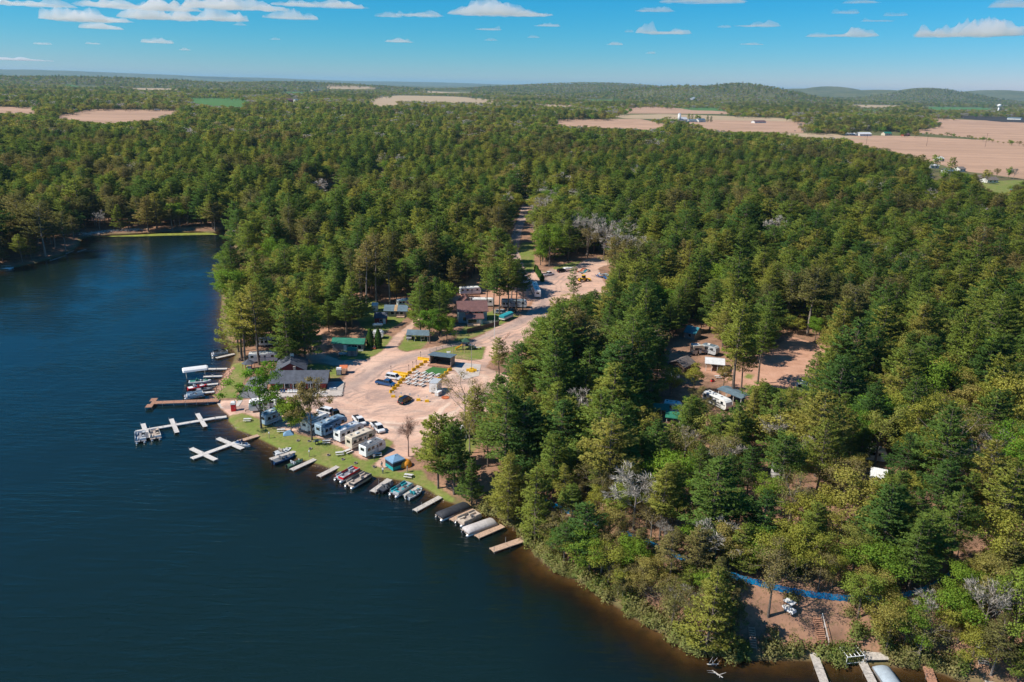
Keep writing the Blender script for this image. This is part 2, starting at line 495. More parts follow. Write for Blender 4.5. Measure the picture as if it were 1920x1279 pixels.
# lot: pale pink gravel, greyer where wheels pack it, faint curved tyre marks
n_track = node(nt, 'ShaderNodeTexNoise')
mp = node(nt, 'ShaderNodeMapping')
mp.inputs['Rotation'].default_value = (0, 0, R(-38))
mp.inputs['Scale'].default_value = (0.05, 0.5, 1)
nt.links.new(pos, mp.inputs[0])
nt.links.new(mp.outputs[0], n_track.inputs['Vector'])
n_track.inputs['Scale'].default_value = 1.0
n_track.inputs['Detail'].default_value = 5
n_track.inputs['Distortion'].default_value = 0.6
gravel_c = ramp_n(nt, noise_n(nt, 0.085, 5, 0.6, pos), [(0.32, (0.52, 0.335, 0.25)), (0.5, (0.65, 0.41, 0.30)), (0.7, (0.72, 0.49, 0.37))])
gravel_c = mixrgb(nt, math_n(nt, 'MULTIPLY', ramp_n(nt, n_track.outputs['Fac'], [(0.48, (0, 0, 0)), (0.64, (1, 1, 1))]), 0.6), gravel_c, (0.42, 0.30, 0.245))
def tracks(name, k):
    d_ = math_n(nt, 'MULTIPLY_ADD', math_n(nt, 'SUBTRACT', noise_n(nt, 0.12, 3, 0.5, pos), 0.5), 5.0, attr(name))
    w_ = math_n(nt, 'SINE', math_n(nt, 'MULTIPLY', d_, k))
    w_ = ramp_n(nt, math_n(nt, 'MULTIPLY_ADD', w_, 0.5, 0.5), [(0.55, (0, 0, 0)), (0.95, (1, 1, 1))])
    fade = math_n(nt, 'MULTIPLY_ADD', attr(name), -0.09, 1.0, clamp=True)
    brk = ramp_n(nt, noise_n(nt, 0.11, 4, 0.6, pos), [(0.42, (0, 0, 0)), (0.58, (1, 1, 1))])
    return math_n(nt, 'MULTIPLY', math_n(nt, 'MULTIPLY', w_, fade), brk)
gravel_c = mixrgb(nt, math_n(nt, 'MULTIPLY', tracks('sd_road', 2.6), 0.9), gravel_c, (0.31, 0.225, 0.19))
gravel_c = mixrgb(nt, math_n(nt, 'MULTIPLY', tracks('sd_loop', 2.2), 0.85), gravel_c, (0.36, 0.25, 0.20))
gravel_c = mixrgb(nt, math_n(nt, 'MULTIPLY', tracks('sd_loop', 1.3), 0.8), gravel_c, (0.82, 0.63, 0.49))
road_f = cover('sd_road', 3.0, 3.0, 0.2)
road_c = ramp_n(nt, noise_n(nt, 0.25, 5, 0.7, pos), [(0.35, (0.34, 0.25, 0.22)), (0.65, (0.47, 0.35, 0.29))])
gravel_c = mixrgb(nt, math_n(nt, 'MULTIPLY', road_f, 0.8), gravel_c, road_c)
gravel_c = mixrgb(nt, math_n(nt, 'MULTIPLY', ramp_n(nt, noise_n(nt, 0.06, 7, 0.75, pos, 1.2), [(0.5, (0, 0, 0)), (0.64, (1, 1, 1))]), 0.72), gravel_c, (0.27, 0.20, 0.18))
gravel_c = mixrgb(nt, math_n(nt, 'MULTIPLY', math_n(nt, 'GREATER_THAN', n_small, 0.56), 0.22), gravel_c, (0.30, 0.2, 0.15))
def furrow(base, k, rot):
    mp = node(nt, 'ShaderNodeMapping')
    mp.inputs['Rotation'].default_value = (0, 0, R(rot))
    mp.inputs['Scale'].default_value = (0.0025, 0.022, 1)
    nt.links.new(pos, mp.inputs[0])
    f = noise_n(nt, 1.0, 4, 0.6, mp.outputs[0])
    return mixrgb(nt, ramp_n(nt, f, [(0.35, (0, 0, 0)), (0.7, (1, 1, 1))]), base, tuple(v * k for v in base[:3]))
rim_c = ramp_n(nt, noise_n(nt, 0.5, 6, 0.7, pos), [(0.3, (0.075, 0.10, 0.028)), (0.5, (0.135, 0.13, 0.05)), (0.7, (0.21, 0.16, 0.08))])
c = mixrgb(nt, math_n(nt, 'MULTIPLY', cover('sd_shore', 2.5, 4.0, 0.3), 0.85), c, rim_c)
for name, cc, soft, wob, ns in (('sd_dirt', dirt_c, 1.6, 5.0, 0.22), ('sd_grass', grass_c, 0.9, 3.2, 0.4), ('sd_gravel', gravel_c, 0.8, 2.2, 0.5)):
    c = mixrgb(nt, cover(name, soft, wob, ns), c, cc)
for name, cc in (('sd_field', furrow((0.50, 0.315, 0.21), 0.7, 12)), ('sd_straw', furrow((0.47, 0.35, 0.22), 0.75, 0)), ('sd_green', furrow((0.09, 0.19, 0.05), 0.8, 0)), ('sd_dark', furrow((0.05, 0.045, 0.042), 0.8, 0))):
    c = mixrgb(nt, cover(name, 3.0, 10.0, 0.03), c, cc)
# wet rim and lake bed
bed_c = ramp_n(nt, noise_n(nt, 0.4, 5, 0.7, pos), [(0.35, (0.06, 0.036, 0.017)), (0.65, (0.12, 0.07, 0.033))])
wet = math_n(nt, 'MULTIPLY_ADD', sep.outputs['Z'], -5.0, 0.9, clamp=True)
c = mixrgb(nt, wet, c, bed_c)
b = node(nt, 'ShaderNodeBsdfPrincipled')
nt.links.new(c, b.inputs['Base Color'])
b.inputs['Roughness'].default_value = 0.95
b.inputs['Specular IOR Level'].default_value = 0.15
bn = node(nt, 'ShaderNodeBump')
bn.inputs['Strength'].default_value = 0.5
bn.inputs['Distance'].default_value = 0.25
nt.links.new(n_small, bn.inputs['Height'])
nt.links.new(bn.outputs[0], b.inputs['Normal'])
nt.links.new(b.outputs[0], out.inputs[0])
M['ground'] = m

# lake water: clear tea-brown water over the bed, ripples on top
m, nt, out = new_mat('lake_water')
geo = node(nt, 'ShaderNodeNewGeometry')
pos = geo.outputs['Position']
mp = node(nt, 'ShaderNodeMapping')
mp.inputs['Rotation'].default_value = (0, 0, R(8))
mp.inputs['Scale'].default_value = (0.13, 0.62, 1)
nt.links.new(pos, mp.inputs[0])
r1 = noise_n(nt, 1.0, 4, 0.55, mp.outputs[0], 0.4)
r2 = noise_n(nt, 0.035, 4, 0.6, pos)
bn = node(nt, 'ShaderNodeBump')
bn.inputs['Strength'].default_value = 0.8
bn.inputs['Distance'].default_value = 0.42
nt.links.new(math_n(nt, 'MULTIPLY', r1, ramp_n(nt, r2, [(0.38, (0.25, 0.25, 0.25)), (0.62, (1.0, 1.0, 1.0))])), bn.inputs['Height'])
gl = node(nt, 'ShaderNodeBsdfGlossy')
gl.inputs['Color'].default_value = (1, 1, 1, 1)
gl.inputs['Roughness'].default_value = 0.07
nt.links.new(bn.outputs[0], gl.inputs['Normal'])
fr = node(nt, 'ShaderNodeFresnel')
fr.inputs[0].default_value = 1.333
nt.links.new(bn.outputs[0], fr.inputs['Normal'])
dep = node(nt, 'ShaderNodeAttribute', attribute_name='depth').outputs['Fac']
comb = node(nt, 'ShaderNodeCombineColor')
for ch, kk in enumerate((1.25, 1.6, 2.6)):
    nt.links.new(math_n(nt, 'EXPONENT', math_n(nt, 'MULTIPLY', dep, -kk)), comb.inputs[ch])
tp = node(nt, 'ShaderNodeBsdfTransparent')
nt.links.new(comb.outputs[0], tp.inputs[0])
df = node(nt, 'ShaderNodeBsdfDiffuse')
turb = math_n(nt, 'SUBTRACT', 1.0, math_n(nt, 'EXPONENT', math_n(nt, 'MULTIPLY', dep, -0.55)))
nt.links.new(mixrgb(nt, turb, (0, 0, 0), (0.006, 0.018, 0.017)), df.inputs[0])
a = node(nt, 'ShaderNodeAddShader')
nt.links.new(tp.outputs[0], a.inputs[0])
nt.links.new(df.outputs[0], a.inputs[1])
ms = node(nt, 'ShaderNodeMixShader')
nt.links.new(fr.outputs[0], ms.inputs[0])
nt.links.new(a.outputs[0], ms.inputs[1])
nt.links.new(gl.outputs[0], ms.inputs[2])
nt.links.new(ms.outputs[0], out.inputs[0])
M['water'] = m
# ------------------------------------------------------------------ outlines on the ground (photograph pixels)
lot_px = [(409, 752), (440, 750), (490, 748), (560, 750), (625, 745), (641, 738), (640, 717), (654, 700), (648, 688), (622, 684),
          (594, 678), (572, 664), (590, 655), (618, 668), (640, 676), (691, 674), (719, 657), (738, 631), (757, 617), (790, 588), (800, 592), (764, 624),
          (744, 650), (748, 657), (762, 660), (786, 656), (822, 649), (879, 640), (907, 627), (935, 611), (960, 602), (988, 588), (1000, 566),
          (1004, 552), (996, 536), (985, 520), (1000, 508), (1020, 506), (1060, 496), (1105, 484), (1190, 480), (1195, 490), (1120, 500), (1128, 520),
          (1150, 560), (1090, 570), (1040, 580), (1005, 612), (990, 650), (950, 660), (925, 668), (910, 690), (1000, 720), (960, 760), (900, 790), (850, 800), (815, 812), (790, 842), (760, 866),
          (716, 880), (702, 870), (742, 836), (722, 820), (706, 845), (690, 862), (676, 858), (640, 838), (600, 820), (560, 812), (520, 802), (490, 784), (455, 774),
          (428, 781), (414, 770)]
stone_ground = [[(1290, 690), (1330, 700), (1385, 728), (1450, 726), (1500, 728), (1540, 690), (1552, 650), (1480, 630), (1455, 650), (1400, 686), (1350, 690)],
                [(560, 690), (575, 640), (600, 600), (630, 610), (610, 650), (600, 680)]]
upper_sand = [(850, 560), (870, 535), (890, 515), (935, 500), (990, 530), (1000, 560), (985, 575), (930, 570), (880, 590)]
lawns_px = [[(424, 783), (455, 774), (490, 786), (520, 804), (560, 815), (600, 823), (640, 840), (674, 862), (690, 866), (714, 845), (722, 822),
             (738, 828), (712, 862), (700, 872), (745, 885), (790, 880), (802, 898), (850, 935), (840, 960), (760, 925), (640, 905), (520, 860), (430, 815)],
            [(399, 747), (416, 706), (434, 684), (461, 678), (470, 690), (462, 706), (442, 747)],
            [(554, 691), (577, 682), (601, 683), (629, 687), (642, 704), (628, 712), (611, 712), (586, 702)],
            [(636, 675), (692, 673), (719, 656), (737, 632), (722, 626), (690, 646), (640, 652)],
            [(746, 654), (762, 659), (790, 654), (806, 636), (775, 616), (760, 626)],
            [(662, 580), (690, 560), (772, 585), (750, 607), (705, 630), (676, 612)],
            [(806, 662), (830, 654), (860, 647), (912, 650), (905, 674), (880, 676), (853, 672)],
            [(868, 640), (925, 616), (975, 592), (930, 580), (880, 600), (850, 640)],
            [(985, 512), (1003, 508), (1000, 455), (978, 452), (966, 478)],
            [(1012, 512), (1030, 504), (1060, 494), (1095, 488), (1080, 500), (1045, 506)],
            [(1394, 708), (1398, 700), (1414, 702), (1410, 712)],
            [(840, 800), (880, 790), (900, 830), (870, 870), (840, 850)],
            [(1840, 340), (1920, 338), (1960, 352), (1920, 365), (1850, 362)]]
road_line = [(520, 760), (600, 748), (660, 725), (710, 690), (770, 668), (850, 650), (900, 634), (960, 612), (1005, 588), (1022, 560), (1018, 530), (1040, 515), (1110, 492), (1180, 486)]
back_road = [(1000, 560), (988, 530), (972, 500), (962, 470), (968, 440), (984, 392), (996, 340), (1002, 310)]
loop_line = [(520, 762), (600, 765), (680, 790), (760, 800), (830, 778), (868, 745), (872, 715), (850, 705)]
fields_px = [[(-60, 199), (75, 201), (78, 213), (-60, 213)], [(88, 220), (150, 208), (180, 204), (360, 207), (330, 214), (280, 226), (200, 232)],
             [(1040, 224), (1200, 223), (1262, 236), (1230, 244), (1040, 236)], [(1160, 202), (1232, 200), (1372, 210), (1368, 214), (1165, 213)],
             [(1270, 224), (1420, 224), (1522, 230), (1505, 250), (1400, 248), (1330, 246)],
             [(1560, 253), (1700, 255), (1820, 261), (1990, 268), (1990, 345), (1880, 330), (1800, 320), (1700, 290), (1600, 270)],
             [(1735, 221), (1800, 224), (1990, 232), (1990, 274), (1860, 262), (1730, 250), (1700, 247), (1760, 238)]]
straw_px = [[(686, 184), (748, 179), (850, 181), (936, 188), (932, 197), (850, 194), (760, 192), (750, 199), (690, 200)],
            [(1140, 216), (1250, 214), (1480, 222), (1500, 228), (1270, 224), (1170, 222)], [(1450, 250), (1560, 250), (1640, 262), (1500, 258)],
            [(240, 165), (330, 166), (340, 170), (250, 170)], [(610, 163), (700, 164), (705, 167), (615, 167)], [(1000, 195), (1085, 197), (1090, 202), (1005, 201)], [(790, 170), (890, 171), (890, 175), (800, 175)], [(1590, 196), (1690, 198), (1690, 202), (1600, 202)]]
green_px = [[(344, 181), (380, 184), (440, 183), (471, 188), (468, 202), (400, 201), (345, 192)], [(1262, 201), (1360, 202), (1362, 208), (1300, 207)],
            [(1720, 200), (1850, 202), (1870, 207), (1740, 209)],
            [(120, 160), (190, 161), (195, 164), (125, 163)], [(520, 172), (580, 173), (582, 176), (524, 175)], [(1090, 186), (1170, 187), (1172, 190), (1095, 190)], [(1425, 177), (1452, 178), (1450, 182), (1428, 181)], [(1600, 205), (1660, 206), (1664, 210), (1605, 209)]]
dark_px = [[(1790, 217), (1990, 222), (1990, 232), (1880, 229), (1800, 222)]]

print('terrain')
lot_w = world_poly(lot_px)
dirt_w = [world_poly(p) for p in stone_ground] + [world_poly(upper_sand)]
lawn_w = [world_poly(p) for p in lawns_px]
road_w = world_poly(road_line)
loop_w = world_poly(loop_line)
broad_w = world_poly(back_road)
field_w = [world_poly(p) for p in fields_px]
straw_w = [world_poly(p) for p in straw_px]
green_w = [world_poly(p) for p in green_px]
dark_w = [world_poly(p) for p in dark_px]

rings = np.concatenate([np.arange(-30, 60, 6), np.arange(60, 140, 1.6), np.arange(140, 330, 0.85), 330 * 1.0215 ** np.arange(0, 233)])
ang = np.concatenate([np.linspace(-62, -40, 24, endpoint=False), np.linspace(-40, 40, 400, endpoint=False), np.linspace(40, 62, 24)])
# rows run across the view at forward distance r, columns fan out with it
rr, aa = np.meshgrid(rings, np.tan(np.radians(ang)), indexing='ij')
gx = (aa * np.maximum(rr + 40, 60)).ravel()
gy = rr.ravel()
gz = height(gx, gy)
pts = np.stack([gx, gy], 1)
nr, na = rr.shape
near = gy < 1200
def sd_of(polys, lim=60.0, mask=None):
    s = np.full(len(pts), lim)
    idx = np.arange(len(pts)) if mask is None else np.nonzero(mask)[0]
    for P in polys:
        lo, hi = P.min(0) - lim, P.max(0) + lim
        k = idx[(pts[idx, 0] > lo[0]) & (pts[idx, 0] < hi[0]) & (pts[idx, 1] > lo[1]) & (pts[idx, 1] < hi[1])]
        if len(k):
            s[k] = np.minimum(s[k], poly_sdf(pts[k], P))
    return s
SD = {'sd_gravel': sd_of([lot_w]), 'sd_grass': sd_of(lawn_w), 'sd_dirt': sd_of(dirt_w),
      'sd_field': sd_of(field_w), 'sd_straw': sd_of(straw_w), 'sd_green': sd_of(green_w), 'sd_dark': sd_of(dark_w)}
nk = np.nonzero(near)[0]
rd = np.full(len(pts), 60.0)
rd[nk] = line_sdf(pts[nk], road_w, 2.2)
bk = np.full(len(pts), 60.0)
bk[nk] = line_sdf(pts[nk], broad_w, 2.6)
SD['sd_gravel'] = np.minimum(np.maximum(SD['sd_gravel'], -SD['sd_grass']), bk)
SD['sd_road'] = np.minimum(rd, bk)
sh_ = np.full(len(pts), 60.0)
wk = np.nonzero((np.abs(gx) < 900) & (gy < 900))[0]
sh_[wk] = np.clip(poly_sdf(pts[wk], LAKE), -60, 60)
SD['sd_shore'] = sh_ - 1.6
lp = np.full(len(pts), 60.0)
lp[nk] = line_sdf(pts[nk], loop_w, 0.5)
SD['sd_loop'] = lp

ii, jj = np.meshgrid(np.arange(nr - 1), np.arange(na - 1), indexing='ij')
a = (ii * na + jj).ravel()
quads = np.stack([a, a + 1, a + na + 1, a + na], 1)
fc = pts[quads].mean(1)
fg = SD['sd_gravel'][quads].mean(1)
fl = SD['sd_grass'][quads].mean(1)
ff = np.minimum.reduce([SD[k][quads].mean(1) for k in ('sd_field', 'sd_straw', 'sd_green', 'sd_dark')])
fb = bk[quads].mean(1)
klass = np.zeros(len(quads), int)
klass[fl < 0] = 1
klass[fg < 0] = 2
klass[fb < 0] = 3
klass[ff < 0] = 4

def terrain_piece(name, k, label):
    q = quads[klass == k]
    used, inv = np.unique(q, return_inverse=True)
    me = bpy.data.meshes.new(name)
    me.vertices.add(len(used))
    me.vertices.foreach_set('co', np.stack([gx, gy, gz], 1)[used].astype(np.float32).ravel())
    me.loops.add(len(q) * 4)
    me.polygons.add(len(q))
    me.loops.foreach_set('vertex_index', inv.astype(np.int32).ravel())
    me.polygons.foreach_set('loop_start', np.arange(0, len(q) * 4, 4, dtype=np.int32))
    me.polygons.foreach_set('use_smooth', np.ones(len(q), bool))
    me.update(calc_edges=True)
    for n, v in SD.items():
        at = me.attributes.new(n, 'FLOAT', 'POINT')
        at.data.foreach_set('value', v[used].astype(np.float32))
    me.materials.append(M['ground'])
    o = bpy.data.objects.new(name, me)
    col.objects.link(o)
    o['kind'] = 'structure'
    o['label'] = label
    return o
terrain_piece('ground', 0, 'reddish forest floor and far wooded country')
terrain_piece('lawn', 1, 'patchy green lawns around the camp and along the shore')
terrain_piece('gravel_lot', 2, 'pinkish gravel lot and camp road')
terrain_piece('back_road', 3, 'gravel road leading north through the trees')
terrain_piece('farm_field', 4, 'tilled and green farm fields beyond the forest')

# ------------------------------------------------------------------ mesh collecting helper
class MB:
    def __init__(self):
        self.v, self.f = [], []
    def add(self, vs, fs):
        n = len(self.v)
        self.v += [tuple(p) for p in vs]
        self.f += [tuple(i + n for i in f) for f in fs]
        return self
    def box(self, x0, x1, y0, y1, z0, z1, taper=0.0):
        t = taper
        return self.add([(x0, y0, z0), (x1, y0, z0), (x1, y1, z0), (x0, y1, z0),
                         (x0 + t, y0 + t, z1), (x1 - t, y0 + t, z1), (x1 - t, y1 - t, z1), (x0 + t, y1 - t, z1)],
                        [(3, 2, 1, 0), (4, 5, 6, 7), (0, 1, 5, 4), (1, 2, 6, 5), (2, 3, 7, 6), (3, 0, 4, 7)])
    def extrude_y(self, prof, y0, y1, inset=None):
        n = len(prof)
        vs = [(x, y0, z) for x, z in prof] + [(x, y1, z) for x, z in prof]
        fs = [tuple(range(n)), tuple(range(2 * n - 1, n - 1, -1))]
        fs += [(i, i + n, (i + 1) % n + n, (i + 1) % n) for i in range(n)]
        return self.add(vs, fs)
    def extrude_x(self, prof, x0, x1):
        n = len(prof)
        vs = [(x0, y, z) for y, z in prof] + [(x1, y, z) for y, z in prof]
        fs = [tuple(range(n - 1, -1, -1)), tuple(range(n, 2 * n))]
        fs += [(i, (i + 1) % n, (i + 1) % n + n, i + n) for i in range(n)]
        return self.add(vs, fs)
    def tube(self, p0, p1, r0, r1=None, n=8, cap=True):
        r1 = r0 if r1 is None else r1
        p0, p1 = Vector(p0), Vector(p1)
        d = (p1 - p0).normalized()
        u = d.orthogonal().normalized()
        w = d.cross(u)
        vs = []
        for p, r in ((p0, r0), (p1, r1)):
            for i in range(n):
                t = 2 * math.pi * i / n
                vs.append(p + (u * math.cos(t) + w * math.sin(t)) * r)
        fs = [(i, (i + 1) % n, (i + 1) % n + n, i + n) for i in range(n)]
        if cap:
            fs += [tuple(range(n - 1, -1, -1)), tuple(range(n, 2 * n))]
        return self.add(vs, fs)
    def loft(self, ringlist, cap=True):
        n = len(ringlist[0])
        vs = [p for r in ringlist for p in r]
        fs = []
        for k in range(len(ringlist) - 1):
            for i in range(n):
                fs.append((k * n + i, k * n + (i + 1) % n, (k + 1) * n + (i + 1) % n, (k + 1) * n + i))
        if cap:
            fs += [tuple(range(n - 1, -1, -1)), tuple(range((len(ringlist) - 1) * n, len(ringlist) * n))]
        return self.add(vs, fs)
    def build(self, name, mat, parent=None, smooth=False):
        me = bpy.data.meshes.new(name)
        me.from_pydata(self.v, [], self.f)
        me.materials.append(M[mat] if isinstance(mat, str) else mat)
        if smooth:
            me.polygons.foreach_set('use_smooth', [True] * len(me.polygons))
        me.update()
        o = bpy.data.objects.new(name, me)
        col.objects.link(o)
        if parent is not None:
            o.parent = parent
        return o

def tag(o, label, cat, group=None):
    o['label'] = label
    o['category'] = cat
    if group:
        o['group'] = group
    return o

FOOT = []            # footprints that trees must keep clear of: x, y, radius
def thing(name, label, cat, loc, rz=0.0, group=None, foot=0.0):
    o = bpy.data.objects.new(name, None)
    o.empty_display_size = 0.5
    col.objects.link(o)
    o.location = loc
    o.rotation_euler = (0, 0, rz)
    tag(o, label, cat, group)
    if foot:
        FOOT.append((loc[0], loc[1], foot))
    return o

def clone(root, label, loc, rz=0.0, scale=1.0, parent=None):
    c = root.copy()
    col.objects.link(c)
    if parent is None:
        c.location = loc
        c.rotation_euler = (0, 0, rz)
        c.scale = (scale, scale, scale)
        if label:
            c['label'] = label
    else:
        c.parent = parent
    for ch in root.children:
        clone(ch, None, None, parent=c)
    return c

def along(A, B, z=None):
    """middle, heading and length of the line between two surveyed pixels"""
    if z is None:
        a, b = ground(*A), ground(*B)
    else:
        a, b = Vector((*flat(*A, z), z)), Vector((*flat(*B, z), z))
    d = b - a
    m = (a + b) / 2
    if z is None:
        m.z = min(a.z, b.z, m.z)
    return m, math.atan2(d.y, d.x), math.hypot(d.x, d.y)

# ------------------------------------------------------------------ lake
wq = quads[(gz[quads].min(1) < 0.15) & (np.abs(fc[:, 0]) < 900) & (fc[:, 1] < 1300)]
wused, winv = np.unique(wq, return_inverse=True)
wm = bpy.data.meshes.new('lake')
wm.vertices.add(len(wused))
wm.vertices.foreach_set('co', np.stack([gx[wused], gy[wused], np.zeros(len(wused))], 1).astype(np.float32).ravel())
wm.loops.add(len(wq) * 4)
wm.polygons.add(len(wq))
wm.loops.foreach_set('vertex_index', winv.astype(np.int32).ravel())
wm.polygons.foreach_set('loop_start', np.arange(0, len(wq) * 4, 4, dtype=np.int32))
wm.update(calc_edges=True)
at = wm.attributes.new('depth', 'FLOAT', 'POINT')
at.data.foreach_set('value', np.maximum(-gz[wused], 0).astype(np.float32))
wm.materials.append(M['water'])
lake = bpy.data.objects.new('lake', wm)
col.objects.link(lake)
lake['kind'] = 'structure'
lake['label'] = 'dark blue rippled lake water'

# ------------------------------------------------------------------ builders: vehicles
def wheel(parent, x, y, r=0.34, w=0.24):
    t = MB().tube((x, y - w / 2, r), (x, y + w / 2, r), r, n=14).build('wheel', 'black', parent)
    s = 1 if y > 0 else -1
    MB().tube((x, y + s * w / 2, r), (x, y + s * (w / 2 + 0.02), r), r * 0.58, n=10).build('rim', 'chrome', t)

def ring(x, hw, z0, z1, tum=0.0, k=0.18):
    """rounded car cross-section at station x"""
    h = z1 - z0
    return [(x, -hw, z0 + h * 0.15), (x, -hw * 0.9, z0), (x, hw * 0.9, z0), (x, hw, z0 + h * 0.15),
            (x, hw, z0 + h * 0.6), (x, hw * (1 - tum) - k * 0.2, z1 - h * 0.06), (x, hw * (1 - tum) - k, z1), (x, -hw * (1 - tum) + k, z1),
            (x, -hw * (1 - tum) + k * 0.2, z1 - h * 0.06), (x, -hw, z0 + h * 0.6)]

def car(label, A, B, paint_m, group=None, style='suv', length=None, z=None, name='parked_car', cat='car'):
    """nose points from A to B"""
    m, rz, L0 = along(A, B, z)
    L = length or 4.7
    t = thing(name, label, cat, m, rz, group, 3.0)
    h = L / 2
    hw = 0.93
    belt = 0.98 if style != 'pickup' else 1.1
    body = MB()
    body.loft([ring(-h, hw * .9, .42, belt - .12), ring(-h + .15, hw, .34, belt), ring(-h + 1.0, hw, .3, belt + .02), ring(h - 1.45, hw, .3, belt),
               ring(h - .55, hw, .32, belt - .1), ring(h - .1, hw * .93, .36, belt - .2), ring(h, hw * .82, .42, belt - .34)])
    body.build('body', paint_m, t)
    if style == 'pickup':
        c0, c1, top = -0.35, 1.55, 1.82
    elif style == 'sedan':
        c0, c1, top = -h + .75, 1.15, 1.42
    else:
        c0, c1, top = -h + .12, 1.05, 1.72
    cab = MB()
    cab.loft([[(c0 + (0.05 if style != 'sedan' else 0.0), s * hw * .95, belt - .03) for s in (-1, 1)] + [(c0 + .25 + (.45 if style == 'sedan' else 0), s * hw * .76, top) for s in (1, -1)],
              [(c1 + .55, s * hw * .93, belt - .03) for s in (-1, 1)] + [(c1 - .15, s * hw * .76, top) for s in (1, -1)]])
    cab.build('cabin', 'glass', t)
    rf = MB()
    rf.box(c0 + .2 + (.45 if style == 'sedan' else 0), c1 - .1, -hw * .79, hw * .79, top - .05, top + .03, 0.05)
    for s in (-1, 1):                                        # pillars
        for xx in (c0 + .3, (c0 + c1) / 2, c1 - .12):
            rf.tube((xx + (0.5 if xx > c1 - .2 else 0), s * hw * .95, belt), (xx, s * hw * .77, top), .05, n=4)
    rf.build('roof', paint_m, t)
    if style == 'pickup':
        MB().box(-h + .18, c0 - .1, -hw * .78, hw * .78, belt - .3, belt + .035).build('bed', 'black', t)
    for s in (-1, 1):
        MB().box(h - .14, h - .02, s * .72 - .17, s * .72 + .17, .62, .78).build('headlight', 'offwhite', t)
        MB().box(-h - .01, -h + .08, s * .74 - .12, s * .74 + .12, .68, .9).build('tail_light', 'red', t)
        for xx in (-h + .95, h - .95):
            wheel(t, xx, s * (hw - .06))
    return t

def recreational_vehicle(label, A, B, wall='white', roof='offwhite', stripe='midgrey', group=None, fifth=True, slide=0, width=2.5, tall=3.45, door_side=-1, length=None, windows=4, name='camper_trailer', z=None):
    """rear end at A, nose at B"""
    m, rz, L = along(A, B, z)
    L = length or L
    t = thing(name, label, 'camper', m, rz, group, L * 0.45)
    h, w = L / 2, width / 2
    if fifth:
        prof = [(-h, .72), (h - 2.5, .62), (h - 2.35, 1.65), (h - .35, 1.7), (h - .05, 2.2), (h - .25, tall - .45), (h - .9, tall - .06), (h - 1.5, tall), (-h + .15, tall - .12), (-h, tall - .3)]
    else:
        prof = [(-h, .68), (h - .5, .6), (h - .1, .95), (h, 1.7), (h - .2, tall - .75), (h - .7, tall - .3), (h - 1.1, tall - .22), (-h + .12, tall - .25), (-h, tall - .4)]
        tall -= .2
    MB().extrude_y(prof, -w, w).build('body', wall, t)
    MB().box(-h + .1, h - (1.5 if fifth else 1.1), -w + .04, w - .04, tall - .14, tall + .03, .03).build('roof', roof, t)
    for s in (-1, 1):
        sb = MB()
        sb.box(-h + .02, h - (.2 if fifth else .4), s * w - .012 if s > 0 else -w - .02, s * w + .02 if s > 0 else -w + .012, 1.72, 1.98)
        sb.box(-h + .5, h - 2.6, s * w - .012 if s > 0 else -w - .018, s * w + .018 if s > 0 else -w + .012, 1.2, 1.32)
        sb.build('stripe', stripe, t)
        for k in range(windows):
            x = -h + 1.0 + k * (L - 2.6) / max(windows - 1, 1)
            if s == door_side and k == windows // 2:
                continue
            MB().box(x - .45, x + .45, s * w - .03, s * w + .03, 1.95, 2.65).build('window', 'glass', t)
    d = MB().box(.15, .85, door_side * w - .03, door_side * w + .03, .8, 2.65).build('door', 'lightgrey', t)
    MB().box(.3, .7, door_side * (w + .02) - .025, door_side * (w + .02) + .025, 1.9, 2.45).build('window', 'glass', d)
    MB().box(-h - .03, -h + .03, -.6, .6, 1.9, 2.6).build('rear_window', 'glass', t)
    MB().box(-h * .25 - .5, -h * .25 + .5, -.4, .4, tall, tall + .33, .06).build('air_conditioner', 'offwhite', t)
    for xx in (-h * .7, h * .3):
        MB().box(xx - .25, xx + .25, -.25 + .2, .45, tall, tall + .18, .03).build('roof_vent', 'midgrey', t)
    if slide:
        so = MB().box(-h + .5, -h + min(3.6, L * .4), slide * (w + .35) - .4, slide * (w + .35) + .4, .85, tall - .75).build('slide_out', wall, t)
        MB().box(-h + .45, -h + min(3.65, L * .4), slide * (w + .36) - .42, slide * (w + .36) + .42, tall - .75, tall - .66).build('slide_roof', roof, so)
        for xx in (1.1, 2.3):
            MB().box(-h + xx - .4, -h + xx + .4, slide * (w + .76) - .02, slide * (w + .76) + .02, 1.6, 2.4).build('window', 'glass', so)
    MB().tube((-h + 1.2, -door_side * 0 + door_side * (w + .1), tall - .3), (h - 2.8, door_side * (w + .1), tall - .3), .09, n=6).build('awning_roll', stripe, t)
    for s in (-1, 1):
        for xx in (-.45, .45):
            wheel(t, -h * .25 + xx, s * (w - .2), .36, .25)
    hb = MB()
    if fifth:
        hb.box(h - 1.9, h - 1.7, -.5, .5, 0, 1.68)
    else:
        hb.tube((h - .1, -.4, .6), (h + 1.0, 0, .5), .06, n=5).tube((h - .1, .4, .6), (h + 1.0, 0, .5), .06, n=5).tube((h + .9, 0, 0), (h + .9, 0, .6), .06, n=5)
    hb.build('hitch', 'black', t)
    return t

# ------------------------------------------------------------------ builders: boats and docks
def outboard(parent, x, y, z, body='black', s=1.0):
    o = MB()
    o.loft([[(x - .1, y - .16, z + .3), (x - .1, y + .16, z + .3), (x - .1, y + .16, z + .75), (x - .1, y - .16, z + .75)],
            [(x - .55 * s, y - .13, z + .35), (x - .55 * s, y + .13, z + .35), (x - .5 * s, y + .11, z + .8), (x - .5 * s, y - .11, z + .8)]])
    o.box(x - .35, x - .18, y - .07, y + .07, z - .5, z + .35)
    o.build('outboard_motor', body, parent)

